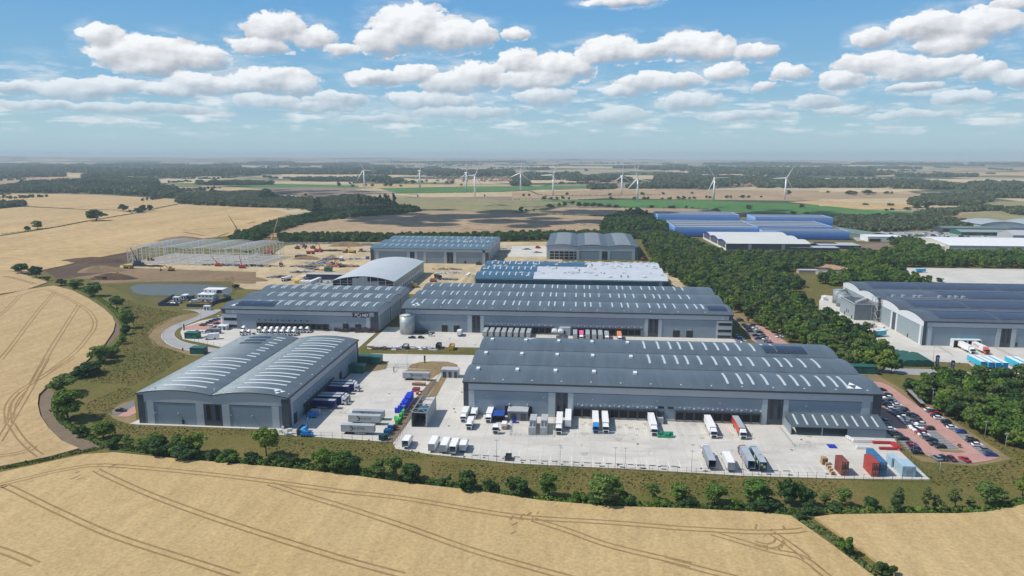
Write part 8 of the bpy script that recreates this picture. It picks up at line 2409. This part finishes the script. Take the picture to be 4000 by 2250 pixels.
pile('bicycle', me, [tuple(Matrix.Translation((x, y, 0)) @ Matrix.Rotation(o.rotation_euler.z, 4, 'Z') @ Vector((-.1, 1 + 1.35 * i, .1))) for i in range(14)], 'dark bicycle parked under the long bike shelter', 'bicycle', 'bicycles in the shelter')
# ramp and railings by the canopy, loading bay canopies at the middle docks
for lb, k, pts in (('steel railing round the canopy ramp', 8, [(1755, 560), (1940, 795), (2210, 805)]), ('low wall and railing by the solar warehouse docks', 28, [(330, 310), (790, 595)]), ('railing between the pods and the plain wall, right', 28, [(1760, 350), (2290, 610)]), ('bollard rail round the plant compound', 7, [(800, 460), (775, 655), (1320, 675), (1335, 430)]), ('orange and steel guard rail beside the pale grey trailers', 6, [(700, 840), (1010, 865)])):
    Pp = poly(k, pts); o = empty('guard_rail', (*Pp[0], .18), 0, lb, 'railing', 'railings')
    mb = MB()
    for a, b in zip(Pp, Pp[1:]):
        for z in (.5, 1.05): mb.bar((a[0], a[1], z + .18), (b[0], b[1], z + .18), .09)
    mb.obj('rails', m_steel, o, (*Pp[0], .18))
    for a, b in zip(Pp, Pp[1:]):
        n = max(2, int((Vector(b) - Vector(a)).length / 2))
        for i in range(n):
            c = Vector(a).lerp(Vector(b), i / n); mb = MB(); mb.bar((c.x, c.y, .18), (c.x, c.y, 1.28), .1); mb.obj('post', m_steel, o, (*Pp[0], .18))
for i, X in enumerate((-13.6, -9.8)):
    o = empty('loading_canopy', (X - .1, 425.0, .18), 0, ('left', 'right')[i] + ' of two pale barrel canopies at the middle docks', 'canopy', 'barrel canopies')
    pr = [(1.75 * math.cos(P * j / 8), 3.6 + 1.0 * math.sin(P * j / 8)) for j in range(9)]; mb = MB(); mb.profile(pr, -4, 2.9, 'y'); mb.obj('cover', m_whitew, o)
    for a in (-1.7, 1.7):
        mb = MB(); mb.box(a - .06, a + .06, -4, -3.85, 0, 3.6); mb.obj('post', m_steel, o)
for k, px, py, lb in ((6, 1530, 285, 'left leaf of the grey mesh gate at the yard entrance'), (6, 1680, 288, 'right leaf of the grey mesh gate at the yard entrance'), (3, 70, 1250, 'grey mesh gate leaf at the lane beside the nearest warehouse')):
    x, y = g(k, px, py); o = empty('mesh_gate', (x - 4, y, .1), 0, lb, 'gate', 'mesh gates')
    mb = MB()
    for z in (.15, 1.1, 2.2): mb.bar((0, 0, z), (8, 0, z), .08)
    for i in range(9): mb.bar((i, 0, .15), (i, 0, 2.2), .06 if i % 4 else .12)
    mb.obj('leaf', m_steel, o)
x, y = g(6, 1600, 310); o = empty('barrier_island', (x, y, .1), 0, 'kerbed island with card post inside the yard gate', 'island'); mb = MB(); mb.box(-.6, .6, -6, 2, .05, .25); mb.obj('kerb', m_kerb, o); mb = MB(); mb.box(-.3, .1, -4, -3.6, .251, 3); mb.obj('post', m_dkgrey, o)
for k, px, py, lb in ((6, 1962, 220, 'dark totem post at the verge between the two drives'), (17, 707, 778, 'dark totem post by the left yard entrance'), (17, 690, 1030, 'small dark box beside the road bend')):
    x, y = g(k, px, py); o = empty('sign_post', (x, y, .1), 0, lb, 'sign'); mb = MB(); mb.box(-.45, .45, -.15, .15, 0, 4.2 if '778' in str(py) or py == 220 else 1.6); mb.obj('panel', m_dkpanel, o); mb = MB(); mb.box(-.4, .4, -.18, -.151, .9, 1.4); mb.obj('name_plate', m_ltgrey, o)

# wheel stops, drains
mb = MB(); mb.profile([(-.12, 0), (.12, 0), (.08, .2), (-.08, .2)], -1.1, 1.1, 'x'); mb.box(-1.0, -.9, -.15, .15, .001, .05); me = mb.mesh('wheel_stop', m_dkgrey)
pile('wheel_stop', me, [(x0b + 3.93 * i, y0b, .185) for x0b, y0b in [(g(7, 345, 905)[0], g(7, 345, 905)[1])] for i in range(5)] + [(g(7, 943, 968)[0] + 3.93 * i, g(7, 943, 968)[1], .185) for i in range(25) if i not in (15, 16, 17, 18, 19)], 'dark wheel stop bar at the back of an empty lorry bay', 'wheel stop', 'wheel stops')
mb = MB()
for k, L in ((7, ((205, 922), (455, 932), (695, 942), (935, 995), (1185, 1005), (1435, 1017), (1690, 1028), (1925, 1040), (1958, 1041), (2140, 1025), (2180, 1050), (2210, 1052), (2390, 1030), (2440, 1065), (2475, 1066), (2388, 762), (10, 533), (90, 358), (175, 107), (75, 317))), (8, ((25, 1066), (55, 1068), (245, 1045), (285, 1076), (318, 1078), (490, 1055), (770, 1066), (810, 1100), (840, 1102), (1605, 1140), (1635, 1141), (1875, 1150), (1905, 1151), (2360, 1138), (1910, 835), (2030, 706))), (6, ((1515, 608), (1260, 1192), (2330, 800), (2430, 590)))):
    for px, py in L: x, y = g(k, px, py); mb.box(x - .42, x + .42, y - .5, y + .5, .184, .20)
structure('drain_covers', mb, m_dkgrey)

# fences
def fence(label, k, pts, h=2.4, step=4.0, group='mesh fences'):
    Pp = poly(k, pts); o = empty('mesh_fence', (*Pp[0], 0), 0, label, 'fence', group); off = (*Pp[0], 0)
    mb = MB()
    for a, b in zip(Pp, Pp[1:]):
        for z in (.15, h * .5, h - .1): mb.bar((a[0], a[1], z), (b[0], b[1], z), .045)
    mb.obj('mesh_panel', m_dkgrey, o, off)
    pm = MB(); pm.box(-.05, .05, -.05, .05, 0, h + .1); pm.v = pm.v; me = pm.mesh('post', m_dkgrey); c = 0
    for a, b in zip(Pp, Pp[1:]):
        n = max(1, int((Vector(b) - Vector(a)).length / step))
        for i in range(n + (1 if b == Pp[-1] else 0)):
            if c >= 98: break
            p_ = Vector(a).lerp(Vector(b), i / n); q_ = bpy.data.objects.new('post', me); COL.objects.link(q_); q_.parent = o; q_.location = (p_.x - off[0], p_.y - off[1], 0); c += 1


fence('mesh fence along the front of the side yard', 6, [(100, 1135), (800, 1165), (1560, 1232)]); fence('mesh fence along the front of the big yard, left part', 7, [(-100, 905), (820, 1012), (2576, 1098)], step=3); fence('mesh fence along the front of the big yard, right part', 8, [(0, 1100), (1300, 1168), (2450, 1202), (3660, 1240)], step=3)
fence('mesh fence between the big yard and the staff car park', 9, [(1400, 1375), (1020, 1010), (960, 880)], step=3); fence('dark mesh fence dividing the two front yards', 6, [(2210, 305), (1980, 655), (1790, 940), (1600, 1250)], step=2.5); fence('mesh fence round the gate verge', 6, [(1750, 300), (2210, 315), (2375, 312)]); fence('mesh fence on the left gate verge', 6, [(1300, 270), (1475, 280)])
fence('mesh fence along the middle yard above the road', 3, [(-380, 1015), (0, 1040), (985, 1068)]); fence('mesh fence along the left yard', 17, [(840, 925), (1000, 960), (1160, 990)]); fence('timber-look fence beside the wood at the road', 10, [(290, 1120), (450, 1210), (1130, 1250)]); fence('fence along the solar warehouse entrance', 28, [(430, 840), (940, 850), (1430, 960)])
# lamp posts
mb = MB(); mb.cyl((0, 0, 0), (0, 0, 8), .10, .06, n=8); lp = empty('lamp_post', (0, 0, -700)); mb.obj('pole', m_steel, lp); mb = MB(); mb.box(-.7, .7, -.14, .14, 8.0, 8.14); mb.obj('lamp_head', m_ltgrey, lp); index_children(lp)
LP = [(7, 612, 965, 'the five short bays'), (7, 1410, 1035, 'the first long bays'), (7, 2100, 1068, 'the middle long bays, left post'), (7, 2225, 1072, 'the middle long bays, right post'), (8, 645, 1112, 'the bays left of the grey-roofed lorry'), (8, 1278, 1148, 'the all-white lorry'), (8, 1492, 1155, 'the green-disc lorry'),
      (9, 1500, 1385, 'the lower right grass bank'), (9, 2330, 1040, 'the far corner of the staff car park'), (9, 1178, 1045, 'the near row of the staff car park'), (9, 2075, 880, 'the outer verge of the staff car park, near'), (9, 1725, 620, 'the outer verge of the staff car park, middle'), (9, 1415, 440, 'the outer verge of the staff car park, far'),
      (6, 1702, 990, 'the green crates'), (17, 455, 960, 'the outside of the road bend'), (17, 655, 745, 'the inside of the road bend'), (17, 915, 650, 'the upper road stretch'), (17, 1060, 515, 'the site entrance'), (10, 1430, 1160, 'the solar warehouse gate'), (12, 1105, 1100, 'the big pale yard, left'), (12, 1750, 1100, 'the big pale yard, middle'), (12, 2400, 1090, 'the big pale yard, right'), (3, 990, 1130, 'the lane by the nearest warehouse'), (3, 670, 1050, 'the yellow waste container'), (6, 1740, 250, 'the yard gate')]
for i, (k, px, py, lb) in enumerate(LP):
    x, y = g(k, px, py); o = lp if i == 0 else copy_tree(lp, (x, y, .05)); o.location = (x, y, .05); tag(o, 'slim steel lamp post standing by ' + lb, 'lamp post', 'lamp posts')
# people at the car park edge

# ---------------------------------------------------------------- summer haze: one even body of air over the whole country
def haze():
    m = bpy.data.materials.new('summer_haze'); m.use_nodes = True
    t = NT(m.node_tree); t.n.clear()
    out = t.a('ShaderNodeOutputMaterial')
    v = t.a('ShaderNodeVolumePrincipled', {'Color': (.76, .88, .94, 1), 'Density': HAZE_DENSITY, 'Anisotropy': 0.0})
    t.l.new(v.outputs[0], out.inputs['Volume'])
    mb = MB(); mb.box(-17500, 17500, -17500, 17500, -20, 150)
    o = mb.obj('haze', m)
    tag(o, kind='stuff')


HAZE_DENSITY = 9.5e-5
haze()

# ---------------------------------------------------------------- heaps of cloud higher than the picture, whose shade lies across the fields
m_cloud = M('cloud_white', (.9, .9, .9), .95, .02)


def cloud(px, py, rx, ry, n, alt=900):
    gx, gy = G(px, py); s = (alt - 0) / sd.z
    cx, cy = gx + sd.x * s, gy + sd.y * s
    mb = MB()
    for i in range(n):
        a, u = rng.uniform(0, 6.28), rng.random() ** .6
        x, y = rx * u * math.cos(a), ry * u * math.sin(a); r = rng.uniform(.16, .34) * min(rx, ry) * (1.15 - u * .6)
        N, K = 10, 6
        vs = [(x + r * math.sin(math.pi * j / K) * math.cos(6.2832 * k / N), y + r * math.sin(math.pi * j / K) * math.sin(6.2832 * k / N), (r * .8 if j < K / 2 else r * .25) * math.cos(math.pi * j / K)) for j in range(K + 1) for k in range(N)]
        mb.add(vs, [(j * N + k, (j + 1) * N + k, (j + 1) * N + (k + 1) % N, j * N + (k + 1) % N) for j in range(K) for k in range(N)], 0, True)
    o = mb.obj('cloud', m_cloud); o.location = (cx, cy, alt); tag(o, kind='structure')


cloud(1960, 848, 400, 185, 60)
cloud(3050, 838, 260, 120, 26)
cloud(1150, 752, 420, 160, 30)
cloud(500, 728, 500, 200, 30)
cloud(2300, 806, 300, 60, 22)

# drop prototypes that were never placed
for o in [o for o in bpy.data.objects if o.parent is None and o.type == 'EMPTY' and o.location.z < -100]:
    for c in [o] + list(o.children_recursive): bpy.data.objects.remove(c)
